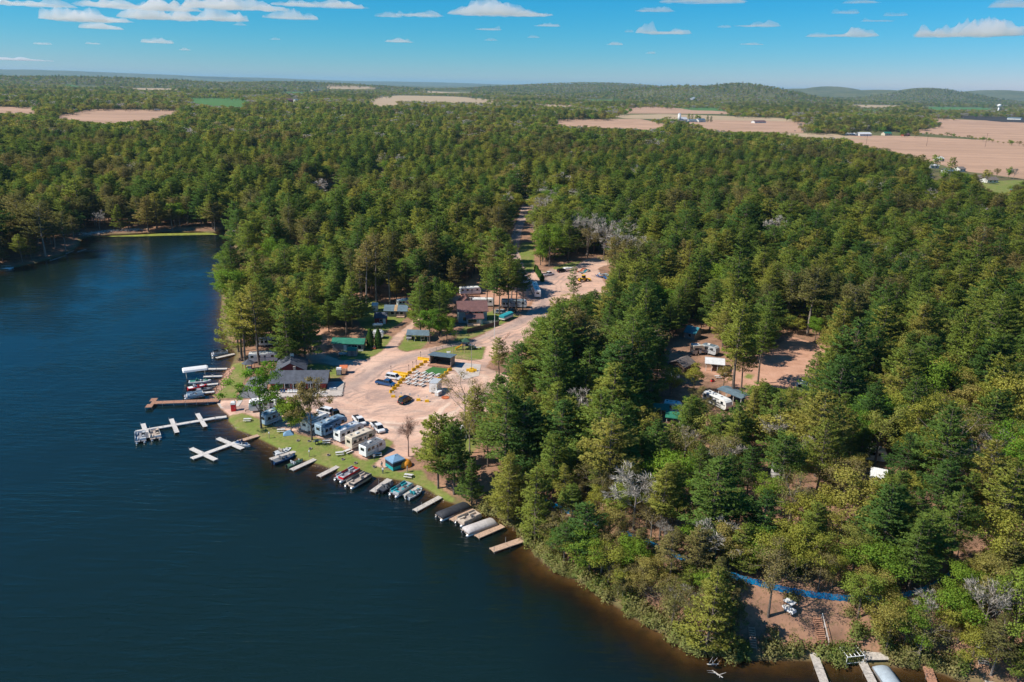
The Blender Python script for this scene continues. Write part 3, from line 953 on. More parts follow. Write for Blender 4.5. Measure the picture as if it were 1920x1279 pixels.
def bench(parent, x0, x1, y0, y1, z, mat, back=None):
    b = MB().box(x0, x1, y0, y1, z, z + .38, .03)
    if back == 'y+':
        b.box(x0, x1, y1 - .14, y1, z + .38, z + .75, .02)
    elif back == 'y-':
        b.box(x0, x1, y0, y0 + .14, z + .38, z + .75, .02)
    elif back == 'x+':
        b.box(x1 - .14, x1, y0, y1, z + .38, z + .75, .02)
    b.build('seat', mat, parent)

def pontoon_boat(label, A, B, rail='white', seats='seatbeige', deck='carpet', cover=None, top=None, group=None, motor='black', length=None):
    """stern at A, bow at B; floats on z = 0"""
    m, rz, L = along(A, B, 0.5)
    L = length or max(5.6, min(L, 7.6))
    m.z = 0
    t = thing('pontoon_boat', label, 'boat', m, rz, group)
    h, w = L / 2, 1.27
    for s in (-1, 1):
        p = MB()
        p.tube((-h + .2, s * .85, .12), (h - .8, s * .85, .12), .3, n=12).tube((h - .8, s * .85, .12), (h - .05, s * .85, .3), .3, .08, n=12)
        p.build('float_tube', 'chrome', t, True)
    MB().box(-h + .35, h - .25, -w, w, .45, .58).build('deck', deck, t)
    if cover:
        c = MB()
        prof = [(-w - .04, .62), (-w, 1.05), (-w * .55, 1.38), (0, 1.55), (w * .55, 1.38), (w, 1.05), (w + .04, .62)]
        st = [(-h + .5, .55), (-h + .75, .95), (-h * .3, 1.0), (0, .93), (h * .35, 1.0), (h - .75, .9), (h - .3, .5)]
        c.loft([[(x, y, .6 + (z - .6) * k) for y, z in prof] for x, k in st])
        c.build('cover', cover, t, True)
    else:
        for s in (-1, 1):
            r = MB().box(-h + .9, h - .5, s * (w - .05) - .03, s * (w - .05) + .03, .62, 1.12).build('side_rail', rail, t)
            MB().tube((-h + .9, s * (w - .05), 1.2), (h - .5, s * (w - .05), 1.2), .03, n=5).build('rail_tube', 'chrome', r)
        MB().box(h - .5, h - .44, -w + .1, w - .1, .62, 1.12).build('bow_rail', rail, t)
        MB().box(-h + .85, -h + .91, -w + .1, .3, .62, 1.12).build('stern_rail', rail, t)
        bench(t, h - 2.1, h - .6, w - .75, w - .12, .58, seats, 'y+')
        bench(t, h - 2.1, h - .6, -w + .12, -w + .75, .58, seats, 'y-')
        bench(t, -h + 1.0, -h + 2.6, w - .8, w - .12, .58, seats, 'y+')
        bench(t, -h + 1.0, -h + 1.7, -w + .12, .2, .58, seats)
        bench(t, -.35, .2, -w + .3, -w + .9, .58, seats)
        c = MB().box(.45, .85, -w + .2, -w + 1.0, .58, 1.35, .05)
        c.build('console', 'midgrey', t)
        MB().tube((.3, -w + .6, 1.3), (.42, -w + .6, 1.22), .18, n=10).build('steering_wheel', 'black', t)
    if top:
        b = MB()
        prof = [(-w, 2.35), (-w * .6, 2.5), (0, 2.55), (w * .6, 2.5), (w, 2.35), (w * .6, 2.44), (0, 2.49), (-w * .6, 2.44)]
        b.extrude_x(prof, -h + .8, -h + 3.4)
        b.build('bimini_top', top, t)
        fr = MB()
        for s in (-1, 1):
            for x in (-h + .9, -h + 3.3):
                fr.tube((x, s * w, 2.36), (-h + 2.1, s * w, 1.1), .025, n=5)
        fr.build('bimini_frame', 'chrome', t)
    outboard(t, -h + .25, 0, .25, motor)
    return t

def fishing_boat(label, A, B, hull='boatblue', deck='greydeck', seat='midgrey', group=None, motor='black', length=None, beam=2.0, shield=True):
    m, rz, L = along(A, B, 0.4)
    L = length or max(4.4, min(L, 6.2))
    m.z = 0
    t = thing('fishing_boat', label, 'boat', m, rz, group)
    h, w = L / 2, beam / 2
    st = [(-h, .86, .06), (-h * .4, 1.0, 0.0), (h * .2, .97, .0), (h * .6, .72, .05), (h * .86, .36, .12), (h, .05, .25)]
    hl = MB()
    hl.loft([[(x, 0, -.12 + b), (x, w * k * .75, -.05 + b), (x, w * k, .55 + b * .5), (x, w * k * .9, .6 + b * .5), (x, 0, .6 + b * .5), (x, -w * k * .9, .6 + b * .5), (x, -w * k, .55 + b * .5), (x, -w * k * .75, -.05 + b)] for x, k, b in st])
    hl.build('hull', hull, t, False)
    for x0, x1, k, z, nm in ((-h + .3, -h * .42, .78, .64, 'stern_deck'), (h * .3, h * .72, .45, .68, 'bow_deck')):
        MB().box(x0, x1, -w * k, w * k, .5, z).build(nm, deck, t)
    MB().box(-h * .4, h * .28, -w * .78, w * .78, .45, .617).build('cockpit_floor', 'darkgrey', t)
    for s in (-1, 1):
        MB().box(-h * .3, -h * .08, s * .42 - .24, s * .42 + .24, .62, .95, .03).box(-h * .34, -h * .26, s * .42 - .24, s * .42 + .24, .95, 1.3).build('seat', seat, t)
    MB().tube((h * .5, 0, .68), (h * .5, 0, 1.0), .05, n=5).box(h * .44, h * .56, -.2, .2, 1.0, 1.08).build('bow_seat', seat, t)
    c = MB().box(h * .02, h * .14, -w * .7, -w * .15, .6, 1.05, .04).build('console', hull, t)
    if shield:
        MB().box(h * .1, h * .12, -w * .66, -w * .2, 1.05, 1.3).build('windshield', 'glass', c)
    MB().tube((h * .7, w * .2, .75), (h * .98, w * .05, .85), .05, n=5).build('trolling_motor', 'black', t)
    outboard(t, -h + .1, 0, .2, motor)
    return t

def dock(label, A, B, width=1.25, mat='dock', z=0.45, group=None, crosses=(), name='dock', posts=True, tall=0.55, tail=None, cat='dock'):
    """walkway from the water end A to the shore end B, crosspieces given as pixel pairs"""
    a = Vector((*flat(*A, z), z))
    b = Vector((*flat(*B, z), z))
    t = thing(name, label, cat, (a.x, a.y, 0), 0, group)
    inv = Vector((a.x, a.y, 0))
    def run(p, q, wd, mt, zz):
        d = q - p
        L = math.hypot(d.x, d.y)
        ux, uy = d.x / L, d.y / L
        n = max(1, round(L / 3.0))
        for k in range(n):
            s = MB()
            x0, x1 = k * L / n + .03, (k + 1) * L / n - .03
            np_ = 10
            vs, fs = [], []
            for i in range(np_):
                c0, c1 = x0 + (x1 - x0) * i / np_ + .012, x0 + (x1 - x0) * (i + 1) / np_ - .012
                j = random.uniform(-.006, .006)
                s.box(c0, c1, -wd / 2, wd / 2, zz - .05 + j, zz + j)
            for sd in (-1, 1):
                s.box(x0, x1, sd * (wd / 2 - .06) - .04, sd * (wd / 2 - .06) + .04, zz - .2, zz - .052)
            s.v = [(p.x - inv.x + x * ux - y * uy, p.y - inv.y + x * uy + y * ux, w) for x, y, w in s.v]
            s.build('deck_section', mt, t)
            if posts:
                for sd in (-1, 1):
                    px = x1 if k < n - 1 else x0
                    px = x0 + .15
                    X, Y = p.x - inv.x + px * ux - sd * (wd / 2 + .03) * uy, p.y - inv.y + px * uy + sd * (wd / 2 + .03) * ux
                    MB().tube((X, Y, -1.8), (X, Y, zz + (tall if (k + (sd > 0)) % 2 == 0 else .12)), .035, n=5).build('post', 'postmetal', t)
    if tail:
        c = Vector((*flat(*tail[0], z), z))
        run(a, c, width, mat, z)
        run(c, b, width, tail[1], z + .01)
    else:
        run(a, b, width, mat, z)
    for P, Q in crosses:
        p, q = Vector((*flat(*P, z), z)), Vector((*flat(*Q, z), z))
        d = (q - p).normalized()
        ab = (b - a).normalized() if not tail else (Vector((*flat(*tail[0], z), z)) - a).normalized()
        # the two arms start at the edges of the main walkway
        den = d.x * ab.y - d.y * ab.x
        s = ((a.x - p.x) * ab.y - (a.y - p.y) * ab.x) / den
        x = p + d * s
        off = d * (width / 2 / max(abs(den), .3) + .02)
        run(p, x - off, width * .85, mat, z)
        run(q, x + off, width * .85, mat, z)
    return t
# ------------------------------------------------------------------ builders: buildings and furniture
def window_on(parent, side, u, z, w, h, L, W, mat='glass'):
    """window with frame and sill on a wall: side f/b (front/back) or l/r"""
    fr, pn = MB(), MB()
    e = .05
    if side in 'fb':
        s = -1 if side == 'f' else 1
        y = s * W / 2
        fr.box(u - w / 2 - .09, u + w / 2 + .09, y - e, y + e, z - .09, z + h + .09)
        pn.box(u - w / 2, u + w / 2, y - e - .02, y + e + .02, z, z + h)
    else:
        s = -1 if side == 'l' else 1
        x = s * L / 2
        fr.box(x - e, x + e, u - w / 2 - .09, u + w / 2 + .09, z - .09, z + h + .09)
        pn.box(x - e - .02, x + e + .02, u - w / 2, u + w / 2, z, z + h)
    f = fr.build('window', 'offwhite', parent)
    pn.build('pane', mat, f)

def gable_house(name, label, A, B, depth, wall_h, roof_h, wall='greywall', roof='shingle', eave=.45, windows=(), door=None, cat='building', group=None, ridge='x', base=None, posts=0, foot=None):
    """front wall runs from pixel A to pixel B, the house stretches away from the camera"""
    m, rz, L = along(A, B)
    if base is not None:
        m.z = base
    n = Vector((-math.sin(rz), math.cos(rz), 0))
    c = m + n * depth / 2
    c.z = m.z
    t = thing(name, label, cat, c, rz, group, foot if foot is not None else max(L, depth) * .62)
    hx, hy = L / 2, depth / 2
    if posts:
        for k in range(posts):
            for s in (-1, 1):
                x = -hx + .15 + k * (L - .3) / (posts - 1)
                MB().box(x - .07, x + .07, s * (hy - .1) - .07, s * (hy - .1) + .07, -.3, wall_h).build('post', 'offwhite', t)
    else:
        w = MB().box(-hx, hx, -hy, hy, -.6, wall_h)
        if ridge == 'x':
            for x in (-hx, hx):
                s = .1 if x < 0 else -.1
                w.add([(x, -hy, wall_h), (x, hy, wall_h), (x, 0, wall_h + roof_h - .06), (x + s, -hy, wall_h), (x + s, hy, wall_h), (x + s, 0, wall_h + roof_h - .06)], [(0, 1, 2), (5, 4, 3), (0, 2, 5, 3), (1, 4, 5, 2)])
        else:
            for y in (-hy, hy):
                s = .1 if y < 0 else -.1
                w.add([(-hx, y, wall_h), (hx, y, wall_h), (0, y, wall_h + roof_h - .06), (-hx, y + s, wall_h), (hx, y + s, wall_h), (0, y + s, wall_h + roof_h - .06)], [(0, 1, 2), (5, 4, 3), (0, 2, 5, 3), (1, 4, 5, 2)])
        w.build('wall', wall, t)
    th = .14
    r = MB()
    if ridge == 'x':
        k = roof_h / hy
        for s in (-1, 1):
            yo, zo = s * (hy + eave), wall_h - k * eave
            p = [(-hx - eave, yo, zo), (hx + eave, yo, zo), (hx + eave, 0, wall_h + roof_h), (-hx - eave, 0, wall_h + roof_h)]
            r.add(p + [(x, y, z + th) for x, y, z in p], [(0, 1, 2, 3), (7, 6, 5, 4), (0, 4, 5, 1), (1, 5, 6, 2), (3, 2, 6, 7), (0, 3, 7, 4)])
    else:
        k = roof_h / hx
        for s in (-1, 1):
            xo, zo = s * (hx + eave), wall_h - k * eave
            p = [(xo, -hy - eave, zo), (xo, hy + eave, zo), (0, hy + eave, wall_h + roof_h), (0, -hy - eave, wall_h + roof_h)]
            r.add(p + [(x, y, z + th) for x, y, z in p], [(0, 1, 2, 3), (7, 6, 5, 4), (0, 4, 5, 1), (1, 5, 6, 2), (3, 2, 6, 7), (0, 3, 7, 4)])
    r.build('roof', roof, t)
    for side, u, z, ww, hh in windows:
        window_on(t, side, u, z, ww, hh, L, depth)
    if door:
        side, u, mat = door
        if side in 'fb':
            y = (-1 if side == 'f' else 1) * hy
            d = MB().box(u - .48, u + .48, y - .06, y + .06, 0, 2.05).build('door', mat, t)
            MB().tube((u + .35, y - .12, 1), (u + .35, y - .05, 1), .05, n=6).build('handle', 'chrome', d)
        else:
            x = (-1 if side == 'l' else 1) * hx
            d = MB().box(x - .06, x + .06, u - .48, u + .48, 0, 2.05).build('door', mat, t)
            MB().tube((x + .12, u + .35, 1), (x + .05, u + .35, 1), .05, n=6).build('handle', 'chrome', d)
    return t, L

def picnic_table(label, P, rz, group, mat='offwhite'):
    t = thing('picnic_table', label, 'picnic table', ground(*P), rz, group)
    for k in range(4):
        MB().box(-.95, .95, -.38 + k * .195, -.21 + k * .195, .71, .76).build('top_board', mat, t)
    for s in (-1, 1):
        MB().box(-.95, .95, s * .72 - .13, s * .72 + .13, .43, .48).build('seat_board', mat, t)
    lg = MB()
    for x in (-.65, .65):
        for s in (-1, 1):
            lg.tube((x, s * .25, .7), (x, s * .72, 0), .05, n=4)
        lg.box(x - .03, x + .03, -.72, .72, .37, .43)
        o = lg.build('leg_frame', 'darkwood', t)
        lg = MB()
    return t

def person(label, P, rz, shirt, pants, pose='stand', hold=None):
    """one continuous skinned figure, about 1.72 m"""
    g = ground(*P)
    t = thing('person', label, 'person', g, rz)
    V = {'pel': (0, 0, .93), 'chest': (0.01, 0, 1.28), 'neck': (.02, 0, 1.48), 'head': (.04, 0, 1.60), 'crown': (.04, 0, 1.70)}
    for n, s in (('l', 1), ('r', -1)):
        f = .1 * s if pose == 'walk' else .02
        V['hip' + n] = (0, s * .10, .88)
        V['knee' + n] = (.06 + f, s * .11, .48)
        V['ank' + n] = (-.02 + f * 1.6, s * .11, .08)
        V['toe' + n] = (.15 + f * 1.6, s * .13, .035)
        V['sho' + n] = (0, s * .19, 1.42)
        b = .24 if (hold == n) else .06
        V['elb' + n] = (.03 - (.04 if hold != n else -.05), s * .26, 1.13)
        V['wri' + n] = (.08 + b, s * .25, .9 + (.16 if hold == n else 0))
        V['han' + n] = (.11 + b * 1.3, s * .24, .82 + (.2 if hold == n else 0))
        V['thu' + n] = (.13 + b * 1.2, s * .19, .87 + (.2 if hold == n else 0))
    rad = {'pel': .155, 'chest': .165, 'neck': .06, 'head': .10, 'crown': .085, 'hip': .10, 'knee': .065, 'ank': .045, 'toe': .04, 'sho': .075, 'elb': .048, 'wri': .032, 'han': .04, 'thu': .014}
    names = list(V)
    E_ = [('pel', 'chest'), ('chest', 'neck'), ('neck', 'head'), ('head', 'crown')]
    for n in 'lr':
        E_ += [('pel', 'hip' + n), ('hip' + n, 'knee' + n), ('knee' + n, 'ank' + n), ('ank' + n, 'toe' + n), ('chest', 'sho' + n), ('sho' + n, 'elb' + n), ('elb' + n, 'wri' + n), ('wri' + n, 'han' + n), ('wri' + n, 'thu' + n)]
    me = bpy.data.meshes.new('body')
    me.from_pydata([V[n] for n in names], [(names.index(a), names.index(b)) for a, b in E_], [])
    tmp = bpy.data.objects.new('body_cage', me)
    col.objects.link(tmp)
    md = tmp.modifiers.new('skin', 'SKIN')
    for n, sv in zip(names, me.skin_vertices[0].data):
        r = rad.get(n) or rad[n[:-1]]
        sv.radius = (r, r)
        sv.use_root = n == 'pel'
    tmp.modifiers.new('sub', 'SUBSURF').levels = 1
    bpy.context.view_layer.update()
    dg = bpy.context.evaluated_depsgraph_get()
    bm_ = bpy.data.meshes.new_from_object(tmp.evaluated_get(dg))
    bpy.data.objects.remove(tmp)
    bm_.name = 'body'
    for mm in (shirt, pants, 'skin'):
        bm_.materials.append(M[mm])
    for p in bm_.polygons:
        c = p.center
        p.use_smooth = True
        p.material_index = 2 if (c.z > 1.46 or (abs(c.y) > .2 and c.z < 1.12 and c.z > .7) or c.z < .0) else (0 if c.z > .95 else 1)
    o = bpy.data.objects.new('body', bm_)
    col.objects.link(o)
    o.parent = t
    hb = MB()
    hb.loft([[(.02 + math.cos(a) * r - .02, math.sin(a) * r, z) for a in np.linspace(0, 2 * math.pi, 9)[:-1]] for z, r in ((1.60, .108), (1.68, .112), (1.74, .085), (1.775, .03))])
    hb.build('hair', 'hair', t, True)
    return t

def steps(name, label, A, B, width, n, mat, rail=True, cat='stairs'):
    """stairs climbing from pixel A (bottom) to pixel B (top)"""
    a, b = ground(*A), ground(*B)
    d = b - a
    rz = math.atan2(d.y, d.x)
    L = math.hypot(d.x, d.y)
    t = thing(name, label, cat, a, rz, None, 1.2)
    FOOT.append((b.x, b.y, 1.5)); FOOT.append(((a.x + b.x) / 2, (a.y + b.y) / 2, 1.8))
    for k in range(n):
        x = (k + .5) * L / n
        z = (k + 1) * d.z / n + .12
        MB().box(x - L / n * .42, x + L / n * .42, -width / 2, width / 2, z - .06, z).build('tread', mat, t)
    for s in (-1, 1):
        MB().add([(0, s * width / 2 - .03, -.1), (L, s * width / 2 - .03, d.z - .05), (L, s * width / 2 - .03, d.z + .2), (0, s * width / 2 - .03, .12),
                  (0, s * width / 2 + .03, -.1), (L, s * width / 2 + .03, d.z - .05), (L, s * width / 2 + .03, d.z + .2), (0, s * width / 2 + .03, .12)],
                 [(0, 1, 2, 3), (7, 6, 5, 4), (0, 4, 5, 1), (1, 5, 6, 2), (2, 6, 7, 3), (3, 7, 4, 0)]).build('stringer', mat, t)
    if rail:
        r = MB()
        for k in range(4):
            x = L * k / 3
            r.tube((x, -width / 2 - .08, d.z * k / 3), (x, -width / 2 - .08, d.z * k / 3 + 1.05), .05, n=4)
        r.tube((0, -width / 2 - .08, 1.05), (L, -width / 2 - .08, d.z + 1.05), .05, n=4)
        r.build('handrail', 'offwhite', t)
    return t

# ------------------------------------------------------------------ things: the docks and boats
print('docks')
dock('long reddish wooden fishing pier with a wide platform at its end', (283, 755), (411, 750.2), 2.0, 'wood', .75, None, name='fishing_pier', cat='pier', tall=.2,
     crosses=(((278, 764), (290, 746.5)),))
dock('longest pale dock with three crossing finger walkways', (254, 809), (425, 781), 1.3, 'dock_white', .5, None, name='finger_dock',
     crosses=(((268, 794), (277, 821)), ((321, 785), (332, 811)), ((370, 775), (385, 800))), tail=((403, 783.5), 'dock_white'))
dock('pale dock with two crossing walkways and a brown shore end', (359, 859.5), (485, 815.8), 1.4, 'dock_white', .5, None, name='finger_dock',
     crosses=(((358, 840), (405, 862)), ((408, 821), (455, 841))), tail=((447, 827.5), 'wood_tan'))
pontoon_boat('pontoon boat at the outer end of the longest finger dock', (264, 829), (262.5, 811), 'white', 'lightgrey', 'greydeck', length=6.2)
pontoon_boat('white pontoon boat with cream seats inside the first finger walkway', (293, 824), (287, 806), 'white', 'seatbeige', 'carpet', length=6.2)
fishing_boat('small blue boat moored under the two-arm dock near shore', (442, 829), (469, 836), 'lightgrey', 'boatblue', 'boatblue', beam=1.7, length=4.6)
G_SLIP = None
dock('northernmost plain white dock beside the mown lawn', (365.5, 692), (426, 691), 1.2, 'dock_white')
dock('white dock beside the canopied boat lift', (381, 706), (417, 704.8), 1.1, 'dock_white')
dock('short white dock below the green covered boat', (384, 721.5), (409, 719), 1.1, 'dock_white')
dock('short white dock beside the lowest pontoon boat at the riprap', (374, 737), (402, 734), 1.1, 'dock_white')
# boat lift with a white canopy
m, rz, L = along((345, 706), (389, 700.5), .4)
m.z = 0
t = thing('boat_lift', 'boat lift under a long white fabric canopy', 'boat lift', m, rz)
for x in (-2.6, 2.6):
    fr = MB()
    for s in (-1, 1):
        fr.tube((x, s * 1.4, -1.5), (x, s * 1.4, 2.3), .06, n=5)
    fr.tube((x, -1.4, .3), (x, 1.4, .3), .06, n=5)
    fr.build('end_frame', 'postmetal', t)
c = MB()
prof = [(-1.6, 2.1), (-1.4, 2.6), (-.7, 2.95), (0, 3.05), (.7, 2.95), (1.4, 2.6), (1.6, 2.1), (1.35, 2.5), (.7, 2.84), (0, 2.94), (-.7, 2.84), (-1.35, 2.5)]
c.loft([[(x, y * k, 2.1 + (z - 2.1) * k) for y, z in prof] for x, k in ((-3.6, .8), (-3.2, 1), (3.2, 1), (3.6, .8))])
c.build('canopy', 'white', t, False)
fishing_boat('low boat with a green cover beside the canopied lift', (354, 716.5), (396, 713.5), 'white', 'greencover', 'greencover', shield=False)
fishing_boat('white speed boat with red sides moored at the riprap', (351, 729), (388, 722), 'red', 'white', 'lightgrey')
fishing_boat('narrow grey fishing boat between the riprap docks', (368, 731.5), (398, 728.5), 'midgrey', 'greydeck', 'black')
pontoon_boat('pontoon boat with blue seats nearest the long fishing pier', (344, 744), (384, 738), 'white', 'rvblue', 'greydeck')
pontoon_boat('pontoon boat in the lift under the shoreline pines', (397, 664), (427, 660), 'lightgrey', 'darkgrey', 'greydeck')
dock('grey dock under the shoreline pines', (405, 671), (440, 663), 1.3, 'dock')

dock('grey dock between a speed boat and a blue bass boat', (507, 861), (556, 845), 1.3, 'dock')
fishing_boat('white bow rider left of the first lawn dock', (515, 851), (546, 841), 'white', 'lightgrey', 'seatbeige', beam=2.1)
fishing_boat('navy blue bass boat with large black motor at the first lawn dock', (512, 867), (553, 852.5), 'boatblue', 'midgrey', 'midgrey', beam=2.2, length=6.0)
dock('grey dock with a small green boat on its left side', (546, 881), (591, 860.5), 1.3, 'dock')
fishing_boat('small green flat boat tied to the second lawn dock', (539, 875), (567, 863), 'boatgreen', 'boatgreen', 'lightgrey', beam=1.6, length=4.6, shield=False)
dock('empty grey dock in front of the beige camper', (597, 893), (640, 871), 1.3, 'dock')
pontoon_boat('pontoon boat with red trim, left of the moored pair', (631, 901), (671, 879), 'red', 'lightgrey', 'greydeck')
pontoon_boat('dark sided pontoon boat with beige seats, right of the moored pair', (651, 913), (692, 889), 'darkgrey', 'seatbeige', 'carpet')
dock('grey dock with tall posts beside the black bass boat', (698, 922), (731, 898), 1.5, 'dock', tall=1.3)
fishing_boat('black bass boat beside the tall-post dock', (712, 922), (737, 904.5), 'boatblack', 'darkgrey', 'midgrey', beam=2.1)
pontoon_boat('pontoon boat with teal seats near the lone pine', (736, 928), (768, 908), 'lightgrey', 'teal', 'greydeck', length=6.3)
dock('grey dock between the teal pontoon and the white bass boat', (757, 929), (787, 911), 1.3, 'dock')
fishing_boat('pale bass boat with teal seats near the lone pine', (763, 934), (791, 916.5), 'lightgrey', 'midgrey', 'teal', beam=2.0)
dock('empty grey dock just below the lone pine', (777, 957.5), (826, 931), 1.3, 'dock')
pontoon_boat('pontoon boat under a charcoal cover', (823, 970), (876, 948.5), cover='blackcover', length=8.2)
dock('brown dock between the charcoal covered and the open beige pontoon', (846, 975.5), (888, 954), 1.3, 'wood_tan')
pontoon_boat('open pontoon boat with beige floor and seats', (857, 982), (899, 963.5), 'seatbeige', 'seatbeige', 'carpet')
pontoon_boat('pontoon boat under a crumpled pale grey cover', (873, 998), (925, 979.5), cover='greycover', length=7.8)
dock('brown dock right of the pale grey covered pontoon', (893, 1006.5), (943, 985), 1.5, 'wood_tan')
dock('lone brown dock at the foot of the tree-covered bank', (921, 1031.5), (980, 1011.5), 1.6, 'wood_tan', tall=1.2)
dock('grey wooden dock below the brown stairs', (1548, 1285), (1525, 1223), 1.3, 'dock')
dock('grey dock left of the pale blue covered boat', (1642, 1290), (1615, 1236), 1.3, 'dock')
pontoon_boat('pontoon boat under a pale blue cover at the frame edge', (1690, 1310), (1650, 1253), cover='bluecover', length=7.0)
dock('brown plank dock right of the pale blue covered boat', (1754, 1295), (1739, 1250), 1.4, 'wood')
dock('weathered wide dock at the lower right corner', (1865, 1300), (1845, 1252), 1.4, 'dock')
# empty boat lift frame on the near shore
p = ground(1595, 1236)
t = thing('boat_lift', 'white metal boat lift frame pulled up at the near shore', 'boat lift', (p.x, p.y, 0), R(10))
for s in (-1, 1):
    f = MB()
    f.tube((-1.5, s * 1.1, -.5), (-1.5, s * 1.1, 1.7), .06, n=5).tube((1.5, s * 1.1, -.5), (1.5, s * 1.1, 1.7), .06, n=5).tube((-1.5, s * 1.1, 1.7), (1.5, s * 1.1, 1.7), .06, n=5).tube((-1.5, s * 1.1, .5), (1.5, s * 1.1, .5), .06, n=5)
    f.build('side_frame', 'white', t)
for k in range(5):
    x = -1.4 + k * .7
    MB().tube((x, -1.1, 1.72), (x, 1.1, 1.72), .06, n=5).build('cross_bar', 'white', t)
# floating raft by the far left shore
p = flat(12, 503, .3)
t = thing('swim_raft', 'white raft floating by the far left shore', 'raft', (p[0], p[1], 0), .1)
MB().box(-2.6, 2.6, -1.3, 1.3, .3, .5).build('deck', 'white', t)
for s in (-1, 1):
    MB().tube((-2.5, s * .9, .1), (2.5, s * .9, .1), .28, n=8).build('float_tube', 'chrome', t)
rl = MB()
for x in (-2.4, -.6, 1.2):
    rl.tube((x, 1.2, .5), (x, 1.2, 1.3), .04, n=4)
rl.tube((-2.4, 1.2, 1.3), (1.2, 1.2, 1.3), .04, n=4).build('railing', 'chrome', t)
# drowned branches
def driftwood(label, A, B, n, seed):
    rs = random.Random(seed)
    m, rz, L = along(A, B, 0.1)
    t = thing('driftwood', label, 'driftwood', (m.x, m.y, 0), rz)
    MB().tube((-L / 2, 0, -.1), (L / 2, .3, .35), .16, .06, 6).build('trunk', 'twig', t)
    for k in range(n):
        x = -L / 2 + L * (k + .7) / (n + .5)
        MB().tube((x, 0, .15), (x + rs.uniform(-.3, .8), rs.uniform(-1.6, 1.6), rs.uniform(.2, 1.2)), .06, .02, 4).build('limb', 'twig', t)
driftwood('pale dead branch in the water by the left shore', (92, 489), (124, 480), 5, 1)
driftwood('second dead branch further up the left shore', (122, 476), (140, 471), 3, 2)
driftwood('third dead branch nearest the dark left bay', (144, 472), (164, 468), 4, 3)
driftwood('bleached branch under water at the near bank', (1336, 1256), (1352, 1274), 4, 4)
driftwood('forked branch off the near bank below the big pine', (1326, 1244), (1346, 1250), 4, 5)
# ------------------------------------------------------------------ things: the camp
print('camp')
recreational_vehicle('blue grey camper at the west end of the shoreline row, half behind the maple', (494, 800), (536, 781), 'rvblue', 'rvroof', 'midgrey', fifth=True, slide=0)
recreational_vehicle('white camper with grey decals between the olive tree and the maple', (571, 812), (612, 793), 'white', 'offwhite', 'midgrey', fifth=True, slide=-1)
recreational_vehicle('large blue grey fifth wheel camper with a slide-out room', (597, 820), (646, 798), 'rvblue', 'rvroof', 'darkgrey', fifth=True, slide=-1)
recreational_vehicle('plain white camper, third from the right in the shoreline row', (632, 831), (677, 811), 'white', 'white', 'lightgrey', fifth=True)
recreational_vehicle('cream camper with brown decals, second from the right in the row', (654, 844), (698, 824), 'cream', 'cream', 'darkwood', fifth=True)
recreational_vehicle('white camper with a dark grey roof at the right end of the row', (680, 859), (717, 841), 'white', 'midgrey', 'lightgrey', fifth=False)
recreational_vehicle('white travel trailer between the boat ramp and the lodge', (506, 767), (467, 772), 'white', 'white', 'lightgrey', fifth=False, windows=3)
recreational_vehicle('short white box trailer hitched beside the ramp trailer', (511, 768), (526, 760), 'white', 'white', 'white', fifth=False, windows=1, tall=3.0, name='cargo_trailer')
recreational_vehicle('long white trailer between the two shoreline pine trunks', (468, 680), (522, 676), 'white', 'white', 'lightgrey', fifth=False)
recreational_vehicle('white trailer with windows deeper under the shoreline pines', (486, 649), (522, 646), 'white', 'offwhite', 'midgrey', fifth=False, slide=-1)
recreational_vehicle('white camper with a wooden deck behind the blue house', (862, 553), (901, 551), 'white', 'white', 'rvblue', fifth=False)
recreational_vehicle('long white trailer right behind the maroon roofed house', (880, 574), (927, 574), 'white', 'white', 'offwhite', fifth=False)
recreational_vehicle('grey park trailer behind the parked silver car', (940, 576), (988, 577), 'lightgrey', 'slateroof', 'midgrey', fifth=False, slide=-1)
recreational_vehicle('white camper parked by the road bend above the grey park trailer', (1008, 560), (1000, 541), 'white', 'white', 'midgrey', fifth=True)
recreational_vehicle('white camper half hidden under the pines near the road bend', (960, 533), (990, 531), 'white', 'white', 'midgrey', fifth=False)
recreational_vehicle('teal and white camper behind the grey roofed cottage', (745, 577), (774, 574), 'lightgrey', 'rvroof', 'teal', fifth=False)
recreational_vehicle('white camper glimpsed under the peninsula pines', (624, 558), (660, 556), 'white', 'white', 'midgrey', fifth=False)
# deck of the camper behind the blue house
m, rz, L = along((868, 556), (902, 555))
t = thing('wooden_deck', 'brown railed deck along the camper behind the blue house', 'deck', m, rz, None, 3)
for k in range(8):
    MB().box(-3 + k * .75, -3 + k * .75 + .7, -1.3, .2, .5, .56).build('plank', 'wood', t)
for k in range(5):
    MB().box(-3 + k * 1.47, -2.9 + k * 1.47, -1.32, -1.22, -.4, 1.4).build('post', 'wood', t)
MB().box(-3, 3, -1.35, -1.29, 1.3, 1.4).build('rail', 'wood', t)

car('white SUV parked at the yellow barrier blocks', (725, 708.5), (751, 713), 'carwhite', length=4.9)
car('dark blue pickup truck parked beside the white SUV', (707, 719), (739, 725), 'carblue', style='pickup', length=6.2)
car('black SUV parked in front of the sign row', (751, 759), (768, 749), 'carblack', length=4.9)
car('white car behind the olive tree at the row of campers', (621, 777), (599, 772), 'carwhite')
car('dark pickup truck in front of the large blue grey camper', (635, 786), (627, 778), 'carblack', style='pickup', length=5.8)
car('white pickup truck with an open bed hitched by the row', (666, 785), (681, 800), 'carwhite', style='pickup', length=6.0)
car('white pickup truck with a black bed cover at the lot edge', (699, 796), (718, 815), 'carwhite', style='pickup', length=6.2)
car('silver SUV parked beside the blue house', (931, 588), (949, 588.5), 'carsilver')
car('black car parked under the pines right of the silver SUV', (950, 584.5), (965, 585), 'carblack', style='sedan')
car('silver car parked under the grey carport roof', (767, 639), (768, 630), 'carsilver', style='sedan')
